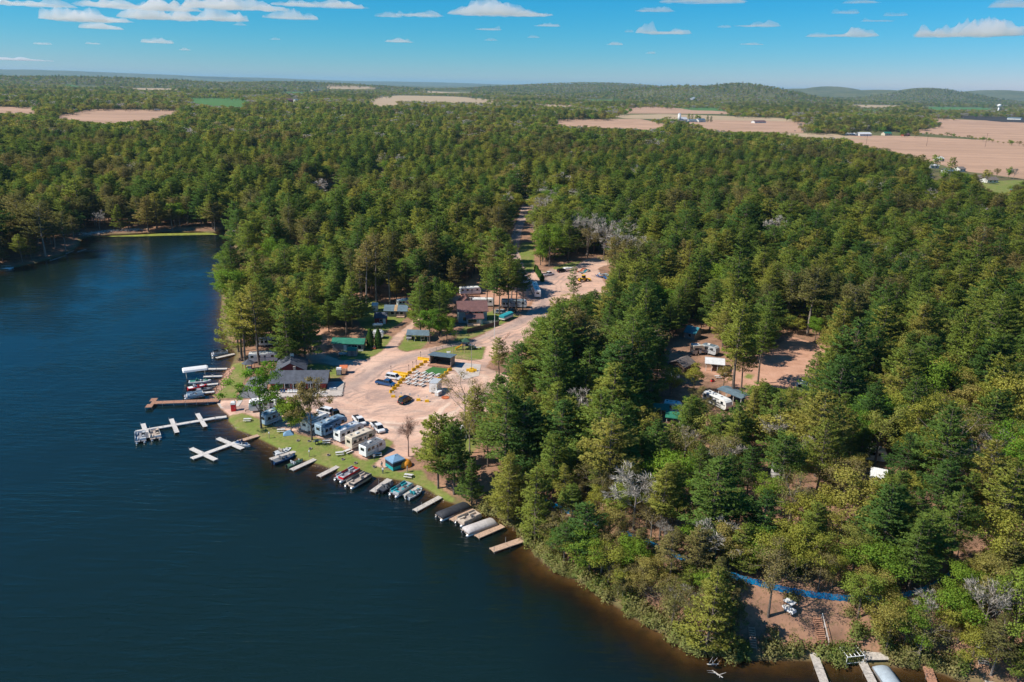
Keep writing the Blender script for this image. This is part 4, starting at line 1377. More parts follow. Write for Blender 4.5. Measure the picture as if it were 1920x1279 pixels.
car('white truck parked on the upper gravel lot', (1021, 518), (1033, 515.5), 'carwhite', style='pickup', length=6.5)
car('black car at the edge of the upper gravel lot', (1048, 511), (1058, 509.5), 'carblack', style='suv')
car('dark pickup truck under pines in the east camp', (1234, 668), (1246, 660), 'carblack', style='pickup', length=5.8)

# boat on trailer in the upper lot
m, rz, L = along((1060, 508.5), (1069, 507))
t = thing('trailered_boat', 'white boat on a trailer in the upper gravel lot', 'boat', m, rz)
MB().loft([[(x, 0, .5 + b), (x, k, .8 + b), (x, k, 1.5), (x, -k, 1.5), (x, -k, .8 + b)] for x, k, b in ((-2.6, 1.0, 0), (0, 1.1, 0), (1.6, .8, .1), (2.8, .1, .5))]).build('hull', 'white', t)
MB().box(-2.0, .6, -.9, .9, 1.5, 1.75, .15).build('cover', 'offwhite', t)
for s in (-1, 1):
    wheel(t, -.6, s * 1.0, .33, .2)
MB().tube((2, 0, .5), (4, 0, .45), .05, n=5).build('tongue', 'black', t)

# pontoon with a teal roof on the roadside
m, rz, L = along((938, 604), (960, 594))
t = thing('roofed_boat', 'boat on a trailer under a teal cover beside the camp road', 'boat', m, rz)
MB().box(-3.2, 3.2, -1.2, 1.2, .7, 1.5).build('hull', 'offwhite', t)
c = MB()
c.loft([[(x, -1.3 * k, 1.5), (x, -1.1 * k, 2.2), (x, 0, 2.45 * (.9 + .1 * k)), (x, 1.1 * k, 2.2), (x, 1.3 * k, 1.5)] for x, k in ((-3.4, .9), (-3, 1), (0, .97), (3, 1), (3.4, .9))])
c.build('cover', 'teal', t)
for s in (-1, 1):
    wheel(t, -.4, s * 1.05, .33, .2)

# lodge: long grey roofed building with red walls, a wing behind, patio with block edging
t, L = gable_house('lodge', 'long lodge with grey shingle roof and dark red walls', (508, 733.5), (611, 731.5), 8.4, 2.7, 1.9, 'redwall', 'shingle', .7,
                   windows=[('f', -5.0, .9, 1.3, 1.2), ('f', -3.0, .9, 1.3, 1.2), ('f', -1.0, .9, 1.3, 1.2), ('f', 1.2, .9, 1.6, 1.2), ('f', 3.4, .9, 1.2, 1.2), ('r', -1.5, 1.0, 1.2, 1.1), ('r', 1.5, 1.0, 1.2, 1.1)],
                   door=('f', 5.0, 'offwhite'), cat='building')
MB().box(-2.2, -1.5, 1.0, 1.7, 4.0, 5.4).build('chimney', 'stone', t)
MB().tube((3, .8, 4.2), (3, .8, 5.0), .12, n=8).build('vent_pipe', 'midgrey', t)
for k in range(6):
    x = -6 + k * 2.4
    MB().box(x - .07, x + .07, -5.0, -4.86, -.3, 2.5).build('porch_post', 'offwhite', t)
for k, x in enumerate((6.9, 6.9)):
    MB().box(x, x + .5, -3.2 + k * 4.2, -1.2 + k * 4.2, -.3, 2.2).build('side_annex', 'rvblue', t)
t, L = gable_house('lodge_wing', 'hip-like grey shingled wing behind the long lodge', (520, 711), (572, 708), 9.0, 2.7, 2.2, 'redwall', 'shingle', .6, ridge='y',
                   windows=[('r', 0, .9, 1.3, 1.2), ('r', 3, .9, 1.3, 1.2)])
MB().box(-.5, .5, 1.5, 2.5, 4.6, 5.5).build('roof_vent', 'white', t)
# patio slabs
def slab(name, label, px, mat, top, cat):
    P = [ground(*p) for p in px]
    c = sum(P, Vector()) / len(P)
    c.z = min(p.z for p in P)
    t = thing(name, label, cat, c)
    n = len(P)
    vs = [(p.x - c.x, p.y - c.y, -.3) for p in P] + [(p.x - c.x, p.y - c.y, p.z - c.z + top) for p in P]
    area = sum(P[i].x * P[(i + 1) % n].y - P[(i + 1) % n].x * P[i].y for i in range(n))
    o = MB().add(vs, [tuple(range(n, 2 * n)) if area > 0 else tuple(range(2 * n - 1, n - 1, -1))] + [(i, (i + 1) % n, (i + 1) % n + n, i + n) for i in range(n)])
    o.build('slab', mat, t)
    for p in P:
        FOOT.append((p.x, p.y, 1.0))
    return t, P, c
t, P, c = slab('patio', 'pale concrete patio with a block edging around the lodge front', [(481, 749), (641, 743.5), (646, 717), (615, 717.5), (613.5, 731.5), (500, 734.5)], 'concrete', .3, 'patio')
zt = .3
for i, (a, b, n) in enumerate(((0, 1, 34), (1, 2, 12))):
    for k in range(n):
        q = P[a].lerp(P[b], (k + .5) / n)
        s = random.uniform(.22, .34)
        MB().box(q.x - c.x - s, q.x - c.x + s, q.y - c.y - s * .7, q.y - c.y + s * .7, 0, zt + random.uniform(.25, .5), .05).build('edging_block', random.choice(['stone', 'stone', 'concrete']), t)
slab('terrace', 'dark grey paved terrace between lodge and mown lawn', [(444, 747), (470, 708), (505, 706), (498, 735), (479, 747.5)], 'paver', .2, 'terrace')
slab('boat_ramp', 'pale concrete boat ramp at the fishing pier', [(404, 752), (455, 751), (448, 762), (414, 766)], 'concrete', .1, 'boat ramp')
def chair(label, P, rz, mat, group):
    t = thing('patio_chair', label, 'chair', ground(*P, .3), rz, group)
    MB().box(-.28, .28, -.28, .28, .38, .45).build('seat', mat, t)
    MB().box(-.28, .28, .22, .3, .45, .98).build('backrest', mat, t)
    for x in (-.24, .24):
        for y in (-.24, .24):
            MB().box(x - .03, x + .03, y - .03, y + .03, 0, .38).build('leg', mat, t)
for k, (x, mt) in enumerate(((528, 'carblue'), (533, 'carblue'), (541, 'white'), (546, 'white'), (551, 'white'), (556, 'white'))):
    chair(('blue' if mt == 'carblue' else 'white') + ' patio chair on the lodge front, number %s from the left' % ('first', 'second', 'third', 'fourth', 'fifth', 'last')[k], (x, 738.5), 0.1, mt, None)
for k, x in enumerate((588, 606, 624)):
    picnic_table('patio table %s on the lodge patio' % ('under the red windows', 'left of the red corner wall', 'nearest the patio corner')[k], (x, 739.5 if k < 2 else 732), 0.2, None, 'white')
# gazebo
p = ground(467, 694)
t = thing('gazebo', 'small gazebo with a dark roof at the top of the mown lawn', 'gazebo', p, .3, None, 2.5)
MB().loft([[(math.cos(a) * r, math.sin(a) * r, z) for a in np.linspace(0, 2 * math.pi, 7)[:-1]] for r, z in ((2.1, 2.3), (.1, 3.5))]).build('roof', 'shingle', t)
for a in np.linspace(0, 2 * math.pi, 7)[:-1]:
    MB().tube((math.cos(a) * 1.7, math.sin(a) * 1.7, 0), (math.cos(a) * 1.7, math.sin(a) * 1.7, 2.35), .07, n=5).build('post', 'redwall', t)
MB().box(-.7, .7, -.7, .7, 0, 1.0).build('counter', 'white', t)
# portable toilet, red and white
p = ground(438.5, 770)
t = thing('portable_toilet', 'red portable toilet with a white roof by the boat ramp', 'toilet', p, .15)
MB().box(-.6, .6, -.6, .6, 0, 1.95).build('cabin', 'red', t)
d = MB().box(-.42, .42, -.63, -.59, .15, 1.85).build('door', 'red', t)
MB().box(.28, .34, -.66, -.62, .9, 1.1).build('handle', 'white', d)
MB().loft([[(-.65, -.65, 1.95), (.65, -.65, 1.95), (.65, .65, 1.95), (-.65, .65, 1.95)], [(-.6, -.6, 2.45), (.6, -.6, 2.45), (.6, .6, 2.45), (-.6, .6, 2.45)], [(-.4, -.4, 2.62), (.4, -.4, 2.62), (.4, .4, 2.62), (-.4, .4, 2.62)]]).build('roof', 'white', t)
# vending box and orange roofed stand at the lot edge
p = ground(636, 703)
t = thing('ice_box', 'grey metal ice box with white top at the lot edge', 'box', p, .1)
MB().box(-.75, .75, -.6, .6, 0, 1.7).build('case', 'midgrey', t)
MB().box(-.8, .8, -.65, .65, 1.7, 2.3, .1).build('top', 'white', t)
MB().box(-.6, .6, -.63, -.59, .3, 1.5).build('door', 'lightgrey', t)
p = ground(645, 699)
t = thing('shelter', 'small stand with an orange red roof beside the ice box', 'shelter', p, .1)
for x in (-.9, .9):
    for y in (-.8, .8):
        MB().tube((x, y, 0), (x, y, 1.9), .06, n=5).build('post', 'wood', t)
MB().add([(-1.2, -1.1, 1.8), (1.2, -1.1, 1.8), (1.2, 1.1, 1.8), (-1.2, 1.1, 1.8), (-1.2, 0, 2.5), (1.2, 0, 2.5)], [(0, 1, 5, 4), (2, 3, 4, 5), (0, 4, 3), (1, 2, 5), (0, 3, 2, 1)]).build('roof', 'orangered', t)

# green roofed cabin
t, L = gable_house('cabin', 'grey cabin with a dark green sheet roof and white windows', (624, 657.5), (681, 658.5), 4.4, 2.7, 1.0, 'greywall', 'greenroof', .45,
                   windows=[('f', .5, .9, 1.0, 1.2), ('f', 1.7, .9, .9, 1.2), ('f', 2.7, .9, .9, 1.2), ('f', 3.9, .9, 1.0, 1.2), ('l', 0, 1.0, 1.0, 1.0)], door=('f', -.9, 'white'))
MB().box(-.2, L / 2 + .02, -2.24, -2.19, 0, .6).build('skirting', 'offwhite', t)
t, L = gable_house('garden_shed', 'little shed with green roof in front of the green roofed cabin', (651, 668), (668, 668.5), 2.4, 2.0, .7, 'greywall', 'greenroof', .2, door=('f', 0.2, 'midgrey'))
m, rz, L = along((636, 666), (650, 666))
t = thing('wooden_deck', 'grey wooden entrance deck of the green roofed cabin', 'deck', m, rz)
for k in range(6):
    MB().box(-1.3, 1.3, -.9 + k * .35, -.58 + k * .35, .55, .6).build('plank', 'dock', t)
for x in (-1.25, -.4, .4, 1.25):
    MB().box(x - .05, x + .05, -.95, -.85, -.4, 1.5).build('post', 'dock', t)
MB().box(-1.3, 1.3, -.97, -.9, 1.4, 1.48).build('rail', 'dock', t)
# red shed and cottage
gable_house('red_shed', 'red shed with a grey shingle roof on the lawn', (703, 607.5), (724, 607.5), 4.6, 2.4, 1.3, 'redwall', 'shingle', .4, windows=[('f', .2, 1.0, .9, .8)], door=('f', 1.4, 'white'))
t, L = gable_house('cottage', 'cottage with grey sheet roof and porch behind the red shed', (722, 594), (762, 594.5), 5.6, 2.5, 1.3, 'greywall', 'slateroof', .5,
            windows=[('f', -1.2, .9, 1.2, 1.1), ('f', 2.2, .9, 1.2, 1.1)], door=('f', .6, 'darkgrey'))
k_ = 1.3 / 2.8
MB().add([(-.55, -3.3, 2.5 - k_ * .5 + .16), (.55, -3.3, 2.5 - k_ * .5 + .16), (.55, -.1, 3.8 + .11), (-.55, -.1, 3.8 + .11), (-.55, -3.3, 2.5 - k_ * .5 + .19), (.55, -3.3, 2.5 - k_ * .5 + .19), (.55, -.1, 3.8 + .15), (-.55, -.1, 3.8 + .15)],
         [(4, 5, 6, 7), (0, 4, 7, 3), (1, 2, 6, 5), (0, 1, 5, 4)]).build('roof_patch', 'brownfur', t)
dk = MB().box(.4, 3.4, -4.4, -2.9, .1, .5).build('porch_deck', 'wood_tan', t)
for x in (.6, 2.0, 3.3):
    MB().box(x - .05, x + .05, -4.35, -4.25, .1, 1.4).build('post', 'wood_tan', dk)
MB().box(.5, 3.4, -4.36, -4.28, 1.3, 1.4).build('rail', 'wood_tan', dk)
gable_house('garden_shed', 'small white shed left of the grey roofed cottage', (698, 583), (708, 583), 2.4, 2.1, .8, 'whitewall', 'whiteroof', .2, door=('f', 0, 'offwhite'))
gable_house('carport', 'blue grey carport cottage beside the big maple', (764, 640), (803, 641), 5.0, 2.4, .9, 'greywall', 'slateroof', .4, windows=[('f', 1.6, .9, 1.2, 1.0)], posts=4)
# propane tank
m, rz, L = along((702, 614), (715, 613.5))
t = thing('propane_tank', 'white propane tank lying on the lawn behind the cedars', 'tank', m, rz)
MB().loft([[(x, math.cos(a) * r, 1.0 + math.sin(a) * r) for a in np.linspace(0, 2 * math.pi, 11)[:-1]] for x, r in ((-1.9, .15), (-1.7, .45), (-1.35, .6), (1.35, .6), (1.7, .45), (1.9, .15))]).build('tank', 'white', t, True)
for x in (-1, 1):
    MB().box(x - .12, x + .12, -.45, .45, 0, .55).build('saddle', 'concrete', t)
MB().tube((0, 0, 1.55), (0, 0, 1.8), .2, n=8).build('valve_dome', 'offwhite', t)
recreational_vehicle('small white cargo trailer behind the two cedars', (703, 634), (717, 634), 'white', 'white', 'white', fifth=False, windows=1, tall=2.9, name='cargo_trailer', length=3.6)
# two little orange brown lawn figures' chairs under the cedars
for k, (x, y) in enumerate(((697, 654.5), (702, 655))):
    t = thing('lawn_chair', 'orange wooden lawn chair %s below the cedars' % ('at left', 'at right')[k], 'chair', ground(x, y), .2)
    MB().box(-.35, .35, -.35, .3, .3, .38).build('seat', 'orangered', t)
    MB().add([(-.35, .2, .38), (.35, .2, .38), (.3, .55, 1.15), (-.3, .55, 1.15), (-.35, .27, .38), (.35, .27, .38), (.3, .62, 1.15), (-.3, .62, 1.15)], [(0, 1, 2, 3), (7, 6, 5, 4), (0, 4, 5, 1), (1, 5, 6, 2), (2, 6, 7, 3), (3, 7, 4, 0)]).build('backrest', 'wood_tan', t)
    for s in (-1, 1):
        MB().box(s * .36 - .06, s * .36 + .06, -.4, .4, 0, .58).build('arm', 'orangered', t)

# blue house
t, L = gable_house('blue_house', 'two storey pale blue house with maroon sheet roof', (860, 606), (913, 604), 8.0, 4.6, 2.6, 'bluewall', 'maroonroof', .5,
            windows=[('f', -3.0, .9, 1.2, 1.3), ('f', 3.3, 3.0, 1.1, 1.1), ('f', 1.2, 3.2, 1.1, .9), ('f', -1.0, 3.2, 1.1, .9), ('l', 0, 3.0, 1.1, 1.2), ('r', -1.5, 1.0, 1.1, 1.2), ('r', 1.5, 3.0, 1.1, 1.2)])
k = 1.35
w = MB().box(-2.4, 3.4, -6.9, -4.003, -.5, 2.5)
w.build('front_room', 'bluewall', t)
MB().add([(-2.8, -7.3, 2.35), (3.8, -7.3, 2.35), (3.8, -4.0, 3.7), (-2.8, -4.0, 3.7), (-2.8, -7.3, 2.49), (3.8, -7.3, 2.49), (3.8, -4.0, 3.84), (-2.8, -4.0, 3.84)], [(3, 2, 1, 0), (4, 5, 6, 7), (0, 1, 5, 4), (1, 2, 6, 5), (0, 4, 7, 3)]).build('lean_to_roof', 'maroonroof', t)
MB().box(-2.0, 1.0, -4.6 - 2.4, -6.85, .8, 2.0).build('front_window', 'glass', t)
MB().box(1.9, 2.8, -6.96, -6.85, 0, 2.0).build('door', 'offwhite', t)
g2 = MB()
g2.add([(-4.6, -3.0, 4.6), (-4.6, 3.0, 4.6), (-2.8, 0, 7.0)], [(0, 1, 2)])
pr = MB().box(-2.4, 2.2, -9.2, -6.95, .1, .5).build('porch_deck', 'wood_tan', t)
for x in (-2.3, -.9, .6, 2.1):
    MB().box(x - .05, x + .05, -9.2, -9.1, .1, 1.4).build('post', 'wood_tan', pr)
MB().box(-2.4, 2.2, -9.22, -9.12, 1.3, 1.4).build('rail', 'wood_tan', pr)
MB().box(-.4, .4, 1.0, 1.8, 6.2, 8.2).build('chimney', 'stone', t)
gable_house('house_annex', 'maroon roofed gable annex behind the blue house', (862, 590), (888, 589), 6.0, 4.0, 2.4, 'bluewall', 'maroonroof', .4, ridge='y', foot=4)

def fence(name, label, px, h, mat, step, boards=True, rails=2):
    P = [ground(*p) for p in px]
    t = thing(name, label, 'fence', P[0])
    o = P[0]
    for a, b in zip(P, P[1:]):
        d = b - a
        L = math.hypot(d.x, d.y)
        n = max(1, round(L / step))
        ux, uy = d.x / L, d.y / L
        for k in range(n):
            s0, s1 = k * L / n, (k + 1) * L / n
            z0, z1 = a.z - o.z + d.z * k / n, a.z - o.z + d.z * (k + 1) / n
            def pt(s, off, z):
                return (a.x - o.x + ux * s - uy * off, a.y - o.y + uy * s + ux * off, z)
            x, y, _ = pt(s0, 0, 0)
            MB().box(x - .06, x + .06, y - .06, y + .06, z0 - .3, z0 + h + .1).build('post', mat, t)
            if boards:
                nb = 6
                for q in range(nb):
                    e0, e1 = s0 + .08 + (s1 - s0 - .16) * q / nb, s0 + .08 + (s1 - s0 - .16) * (q + .92) / nb
                    vs = [pt(e0, -.03, z0 + .08), pt(e1, -.03, z0 + .08), pt(e1, .03, z0 + .08), pt(e0, .03, z0 + .08)]
                    MB().add(vs + [(x_, y_, z_ + h - .1) for x_, y_, z_ in vs], [(3, 2, 1, 0), (4, 5, 6, 7), (0, 1, 5, 4), (1, 2, 6, 5), (2, 3, 7, 6), (3, 0, 4, 7)]).build('board', mat, t)
            else:
                for r in range(rails):
                    zz = h * (r + .6) / rails
                    MB().tube(pt(s0, 0, z0 + zz), pt(s1, 0, z1 + zz), .06, n=4).build('rail', mat, t)
    return t
fence('board_fence', 'dark brown board fence along the blue house yard', [(876, 625), (906, 618), (936, 610)], 1.7, 'darkwood', 2.4)
fence('rail_fence', 'low rail fence on the north side of the playground', [(806, 661), (830, 654), (862, 647), (905, 645)], 1.0, 'postmetal', 3.0, False)
fence('rail_fence', 'low rail fence on the south side of the playground', [(853, 671), (878, 676), (899, 679)], 1.0, 'wood_tan', 3.0, False)
fence('timber_rail', 'low timber rail edging the gravel triangle by the flagpole', [(934, 645), (948, 634), (956, 624)], .5, 'wood', 3.0, False, 1)
fence('yard_fence', 'grey picket fence right of the blue house porch', [(904, 607), (922, 607), (936, 606)], 1.1, 'dock', 2.0)
fence('driftwood_fence', 'brown railing at the foot of the wooded bank', [(914, 955), (922, 958), (931, 953)], 1.0, 'wood', 2.2, False)

def pole(name, label, P, top_y, r, mat, extra=None, cat='pole'):
    g = ground(*P)
    zs = np.linspace(1, 30, 400)
    pr_ = project(np.stack([np.full(400, g.x), np.full(400, g.y), g.z + zs], 1))
    h = float(zs[np.argmin(abs(pr_[:, 1] - top_y))])
    t = thing(name, label, cat, g)
    MB().tube((0, 0, -.3), (0, 0, h), r, r * .6, 8).build('shaft', mat, t)
    return t, h
t, h = pole('flagpole', 'tall white flagpole beside the camp road', (927, 634), 582, .12, 'white')
MB().loft([[(math.cos(a) * r, math.sin(a) * r, h + z) for a in np.linspace(0, 2 * math.pi, 9)[:-1]] for r, z in ((.03, 0), (.16, .12), (.03, .25))]).build('finial', 'offwhite', t)
t, h = pole('light_pole', 'tall lamp post with a yellow base right of the stage', (884, 696), 645, .11, 'postmetal')
MB().box(-.9, .9, -.06, .06, h - .4, h - .28).build('cross_arm', 'postmetal', t)
for x in (-.8, .8):
    MB().box(x - .2, x + .2, -.25, .15, h - .28, h - .02, .04).build('lamp_head', 'midgrey', t)
for k in range(4):
    a = k * math.pi / 2
    MB().box(math.cos(a) * .9 - .7, math.cos(a) * .9 + .7, math.sin(a) * .9 - .4, math.sin(a) * .9 + .4, 0, .75, .06).build('base_block', 'yellow', t)

# stage with turf
Z2 = lambda x, y: (560 + x / 5.33, 620 + y / 5.33)
m, rz, L = along((805, 684.5), (847, 689.5))
t = thing('stage', 'open wooden stage with a blue grey sheet roof', 'stage', m, rz, None, 5)
W = 6.8
MB().box(-W / 2 - .4, W / 2 + .1, -1.3, 3.6, 0, .55).build('deck', 'wood', t)
MB().box(-W / 2, W / 2, 3.4, 3.55, .55, 3.0).build('back_wall', 'darkwood', t)
for s in (-1, 1):
    MB().box(s * W / 2 - .07, s * W / 2 + .07, -.2, 3.39, .55, 3.1).build('side_wall', 'stone', t)
MB().add([(-W / 2 - .5, -1.0, 3.5), (W / 2 + .5, -1.0, 3.5), (W / 2 + .5, 4.0, 2.95), (-W / 2 - .5, 4.0, 2.95), (-W / 2 - .5, -1.0, 3.68), (W / 2 + .5, -1.0, 3.68), (W / 2 + .5, 4.0, 3.13), (-W / 2 - .5, 4.0, 3.13)],
         [(3, 2, 1, 0), (4, 5, 6, 7), (0, 1, 5, 4), (1, 2, 6, 5), (2, 3, 7, 6), (3, 0, 4, 7)]).build('roof', 'slateroof', t)
MB().box(-W / 2 + .6, -W / 2 + 1.6, 1.2, 2.2, .55, 1.6, .1).build('drum_riser', 'black', t)
slab('turf_mat', 'bright green artificial turf in front of the stage', [(789, 700), (811, 688.5), (840, 692), (830, 705)], 'turf', .14, 'turf')
slab('sand_strip', 'pale sand patch between the stage and the lamp post', [(850, 690), (868, 680), (902, 684), (898, 705), (868, 712)], 'concrete', .08, 'sand')

# picnic tables in rows
spots = [(1175, 430), (1252, 440), (1322, 450), (1392, 460), (1172, 466), (1244, 475), (1312, 486), (1092, 492), (1162, 505), (1236, 515), (1308, 522), (1087, 532), (1157, 545), (1228, 556)]
_, tz, _ = along((756, 712), (770, 705))
rows = ['back row nearest the turf'] * 4 + ['second row'] * 3 + ['third row'] * 4 + ['front row nearest the lot'] * 3
cnt = {}
ordw = ['first', 'second', 'third', 'fourth']
for s, rw in zip(spots, rows):
    k = cnt.get(rw, 0)
    cnt[rw] = k + 1
    picnic_table('pale picnic table in the %s, %s from the left' % (rw, ordw[k]), Z2(*s), tz + random.uniform(-.08, .08), 'picnic tables in front of the stage')
for P, lb, a in (((637, 853), 'picnic table on the lawn below the cream camper', .3), ((708, 855), 'picnic table beside the rightmost white camper', .25), ((766, 895), 'picnic table on the lawn near the lone pine', -.2),
                 ((612, 831), 'picnic table below the large blue grey camper', .2), ((527, 810), 'picnic table under the maple on the lawn', .2), ((464, 790), 'picnic table left of the big leafy tree', .1),
                 ((1346, 709), 'picnic table in the east camp clearing', .1), ((652, 849), 'picnic table at the rear of the cream camper', .9)):
    picnic_table(lb, P, a, 'picnic tables on the lawns')

# yellow barrier blocks
def barrier(label, A, B=None, length=1.3, group='yellow barrier blocks around the picnic area'):
    if B is None:
        t = thing('barrier_block', label, 'barrier', ground(*A), .55, group)
        L = length
    else:
        m, rz, L = along(A, B)
        t = thing('barrier_beam', label, 'barrier', m, rz, 'long yellow barrier beams')
    MB().extrude_x([(-.38, 0), (.38, 0), (.34, .3), (.2, .45), (.18, .85), (-.18, .85), (-.2, .45), (-.34, .3)], -L / 2, L / 2).build('block', 'yellow', t)
    MB().box(-L / 2 + .1, L / 2 - .1, -.1, .1, .85, .9).build('cap', 'yellow', t)
    return t
bl = [(930, 618), (955, 588), (985, 560), (1012, 530), (1040, 500), (1062, 470), (1108, 432), (1150, 400), (1187, 374), (1226, 348), (1265, 322)]
for k, s in enumerate(bl):
    barrier('yellow barrier block, %s in the left line counted from the front' % ['first', 'second', 'third', 'fourth', 'fifth', 'sixth', 'seventh', 'eighth', 'ninth', 'tenth', 'eleventh'][k], Z2(*s))
for k, s in enumerate([(1510, 402), (1475, 434), (1440, 464), (1405, 494)]):
    barrier('yellow barrier block, %s from the stage in the right line' % ordw[k], Z2(*s))
barrier('long yellow beam beside the white SUV', Z2(945, 428), Z2(1092, 450))
barrier('short yellow beam behind the white SUV', Z2(1020, 468), Z2(1070, 474))
barrier('long yellow beam left of the stage', Z2(1192, 288), Z2(1304, 302))
for k, s in enumerate([(945, 665), (1025, 674), (1112, 686), (1197, 700), (1282, 712)]):
    g = ground(*Z2(*s))
    t = thing('sign_stand', 'yellow block carrying a small white sign, %s from the left in the front row' % ['first', 'second', 'third', 'fourth', 'last'][k], 'sign', g, .1, 'sign blocks in the front row')
    MB().box(-.6, .6, -.35, .35, 0, .6, .08).build('base_block', 'yellow', t)
    MB().tube((0, 0, .6), (0, 0, 1.7), .04, n=5).build('post', 'white', t)
    MB().box(-.22, .22, -.03, .03, 1.3, 1.75).build('sign_panel', 'white', t)
for k, s in enumerate([(923, 412), (1101, 402), (1141, 370), (1176, 352), (1219, 268)]):
    g = ground(*Z2(*s))
    t = thing('lamp_stake', 'thin black lamp stake, %s from the front along the yellow line' % ['first', 'second', 'third', 'fourth', 'last'][k], 'lamp', g, 0, 'lamp stakes')
    MB().tube((0, 0, -.2), (0, 0, 1.9), .045, n=5).build('stake', 'black', t)
    MB().box(-.12, .12, -.12, .12, 1.7, 2.0, .03).build('lantern', 'black', t)
# food trailer and generator
m, rz, L = along((810, 741), (823, 727))
t = thing('food_trailer', 'tall white food trailer beside the picnic tables', 'trailer', m, rz, None, 3)
MB().box(-2.0, 2.0, -1.15, 1.15, .45, 3.2).build('body', 'white', t)
MB().box(-2.05, 2.05, -1.2, 1.2, 3.2, 3.28).build('roof', 'lightgrey', t)
MB().box(-1.2, .8, -1.2, -1.14, 1.5, 2.5).build('serving_window', 'lightgrey', t)
MB().box(-2.05, -1.99, -.5, .5, .6, 2.6).build('rear_door', 'offwhite', t)
for s in (-1, 1):
    wheel(t, .1, s * 1.0, .35, .25)
m, rz, L = along((817, 744), (827, 738))
t = thing('freezer_box', 'low white freezer box beside the food trailer', 'box', m, rz)
MB().box(-1.0, 1.0, -.6, .6, .12, 1.15).build('case', 'offwhite', t)
MB().box(-1.05, 1.05, -.65, .65, 1.15, 1.27, .04).build('lid', 'white', t)
for x in (-.8, .8):
    MB().box(x - .06, x + .06, -.5, .5, 0, .12).build('foot', 'black', t)
p = ground(835, 746)
t = thing('fire_ring', 'round reddish fire ring beside the freezer box', 'fire ring', p)
for k in range(10):
    a = k * .628
    MB().box(math.cos(a) * .9 - .22, math.cos(a) * .9 + .22, math.sin(a) * .9 - .22, math.sin(a) * .9 + .22, 0, .25, .04).build('stone', 'orangered', t)
MB().tube((0, 0, 0), (0, 0, .06), .7, n=12).build('ash', 'orangered', t)
for k, (x, y) in enumerate(((559, 827), (580, 828), (616, 854), (643, 862), (667, 869), (702, 876), (582, 842))):
    t = thing('fire_ring', ['fire ring below the white camper by the olive tree', 'fire ring under the olive tree', 'fire ring near the second lawn dock', 'fire ring left of the rightmost camper', 'fire ring below the rightmost camper', 'fire ring beside the screen tent path', 'fire ring nearest the lawn shore'][k], 'fire ring', ground(x, y))
    MB().loft([[(math.cos(a) * r, math.sin(a) * r, z) for a in np.linspace(0, 2 * math.pi, 13)[:-1]] for r, z in ((.42, 0), (.42, .25), (.36, .25), (.36, .05))]).build('ring', 'stone', t)
    MB().tube((0, 0, 0), (0, 0, .08), .34, n=10).build('ash', 'ash', t)

# playground
g = ground(873, 655)
t = thing('play_structure', 'wooden play tower with yellow and white slides', 'playground', g, .2, None, 4)
for x in (-1, 1):
    for y in (-1, 1):
        MB().tube((x, y, 0), (x, y, 3.0), .1, n=5).build('post', 'darkwood', t)
MB().box(-1.1, 1.1, -1.1, 1.1, 1.4, 1.55).build('platform', 'darkwood', t)
MB().add([(-1.3, -1.3, 2.9), (1.3, -1.3, 2.9), (1.3, 1.3, 2.9), (-1.3, 1.3, 2.9), (0, 0, 4.0)], [(0, 1, 4), (1, 2, 4), (2, 3, 4), (3, 0, 4), (3, 2, 1, 0)]).build('roof', 'boatgreen', t)
def slide_chute(x0, x1, y, mat):
    s = MB()
    s.add([(x0, y - .35, 1.5), (x0, y + .35, 1.5), (x1, y + .35, .2), (x1, y - .35, .2), (x0, y - .35, 1.62), (x0, y + .35, 1.62), (x1, y + .35, .32), (x1, y - .35, .32)], [(3, 2, 1, 0), (4, 5, 6, 7), (0, 1, 5, 4), (1, 2, 6, 5), (2, 3, 7, 6), (3, 0, 4, 7)])
    for d in (-.38, .38):
        s.add([(x0, y + d - .04, 1.5), (x0, y + d + .04, 1.5), (x1, y + d + .04, .2), (x1, y + d - .04, .2), (x0, y + d - .04, 1.9), (x0, y + d + .04, 1.9), (x1, y + d + .04, .6), (x1, y + d - .04, .6)], [(4, 5, 6, 7), (0, 1, 5, 4), (1, 2, 6, 5), (2, 3, 7, 6), (3, 0, 4, 7)])
    s.build('slide', mat, t)
slide_chute(-1.1, -3.4, -.3, 'yellow')
slide_chute(1.1, 3.8, .2, 'white')
MB().box(1.15, 2.4, -1.4, -.2, 0, 1.6).build('climbing_wall', 'boatgreen', t)
g = ground(860, 661)
t = thing('swing_set', 'tan swing set left of the play tower', 'swing set', g, .05)
for x in (-1.9, 1.9):
    for s in (-1, 1):
        MB().tube((x, s * .8, 0), (x, 0, 2.3), .07, n=5).build('leg', 'wood_tan', t)
MB().tube((-1.95, 0, 2.3), (1.95, 0, 2.3), .07, n=6).build('top_bar', 'wood_tan', t)
for x in (-.8, .8):
    s = MB().box(x - .25, x + .25, -.1, .1, .5, .55).build('swing_seat', 'yellow', t)
    MB().tube((x - .22, 0, .55), (x - .22, 0, 2.3), .015, n=4).tube((x + .22, 0, .55), (x + .22, 0, 2.3), .015, n=4).build('chain', 'chrome', s)
g = ground(841, 664)
t = thing('spring_rider', 'small white spring rider in the playground grass', 'toy', g)
MB().tube((0, 0, 0), (0, 0, .4), .1, n=8).build('spring', 'black', t)
MB().loft([[(x, -k, .4 + b), (x, k, .4 + b), (x, k * .6, .85 + b), (x, -k * .6, .85 + b)] for x, k, b in ((-.6, .12, .1), (-.2, .25, 0), (.3, .25, 0), (.7, .12, .25))]).build('body', 'white', t)
p = ground(880, 660)
t = thing('picnic_table', 'covered table by the white slide', 'picnic table', ground(898, 655), .3)
MB().box(-.9, .9, -.4, .4, .7, .76).build('top', 'dock', t)
for x in (-.6, .6):
    MB().box(x - .05, x + .05, -.35, .35, 0, .7).build('leg', 'darkwood', t)

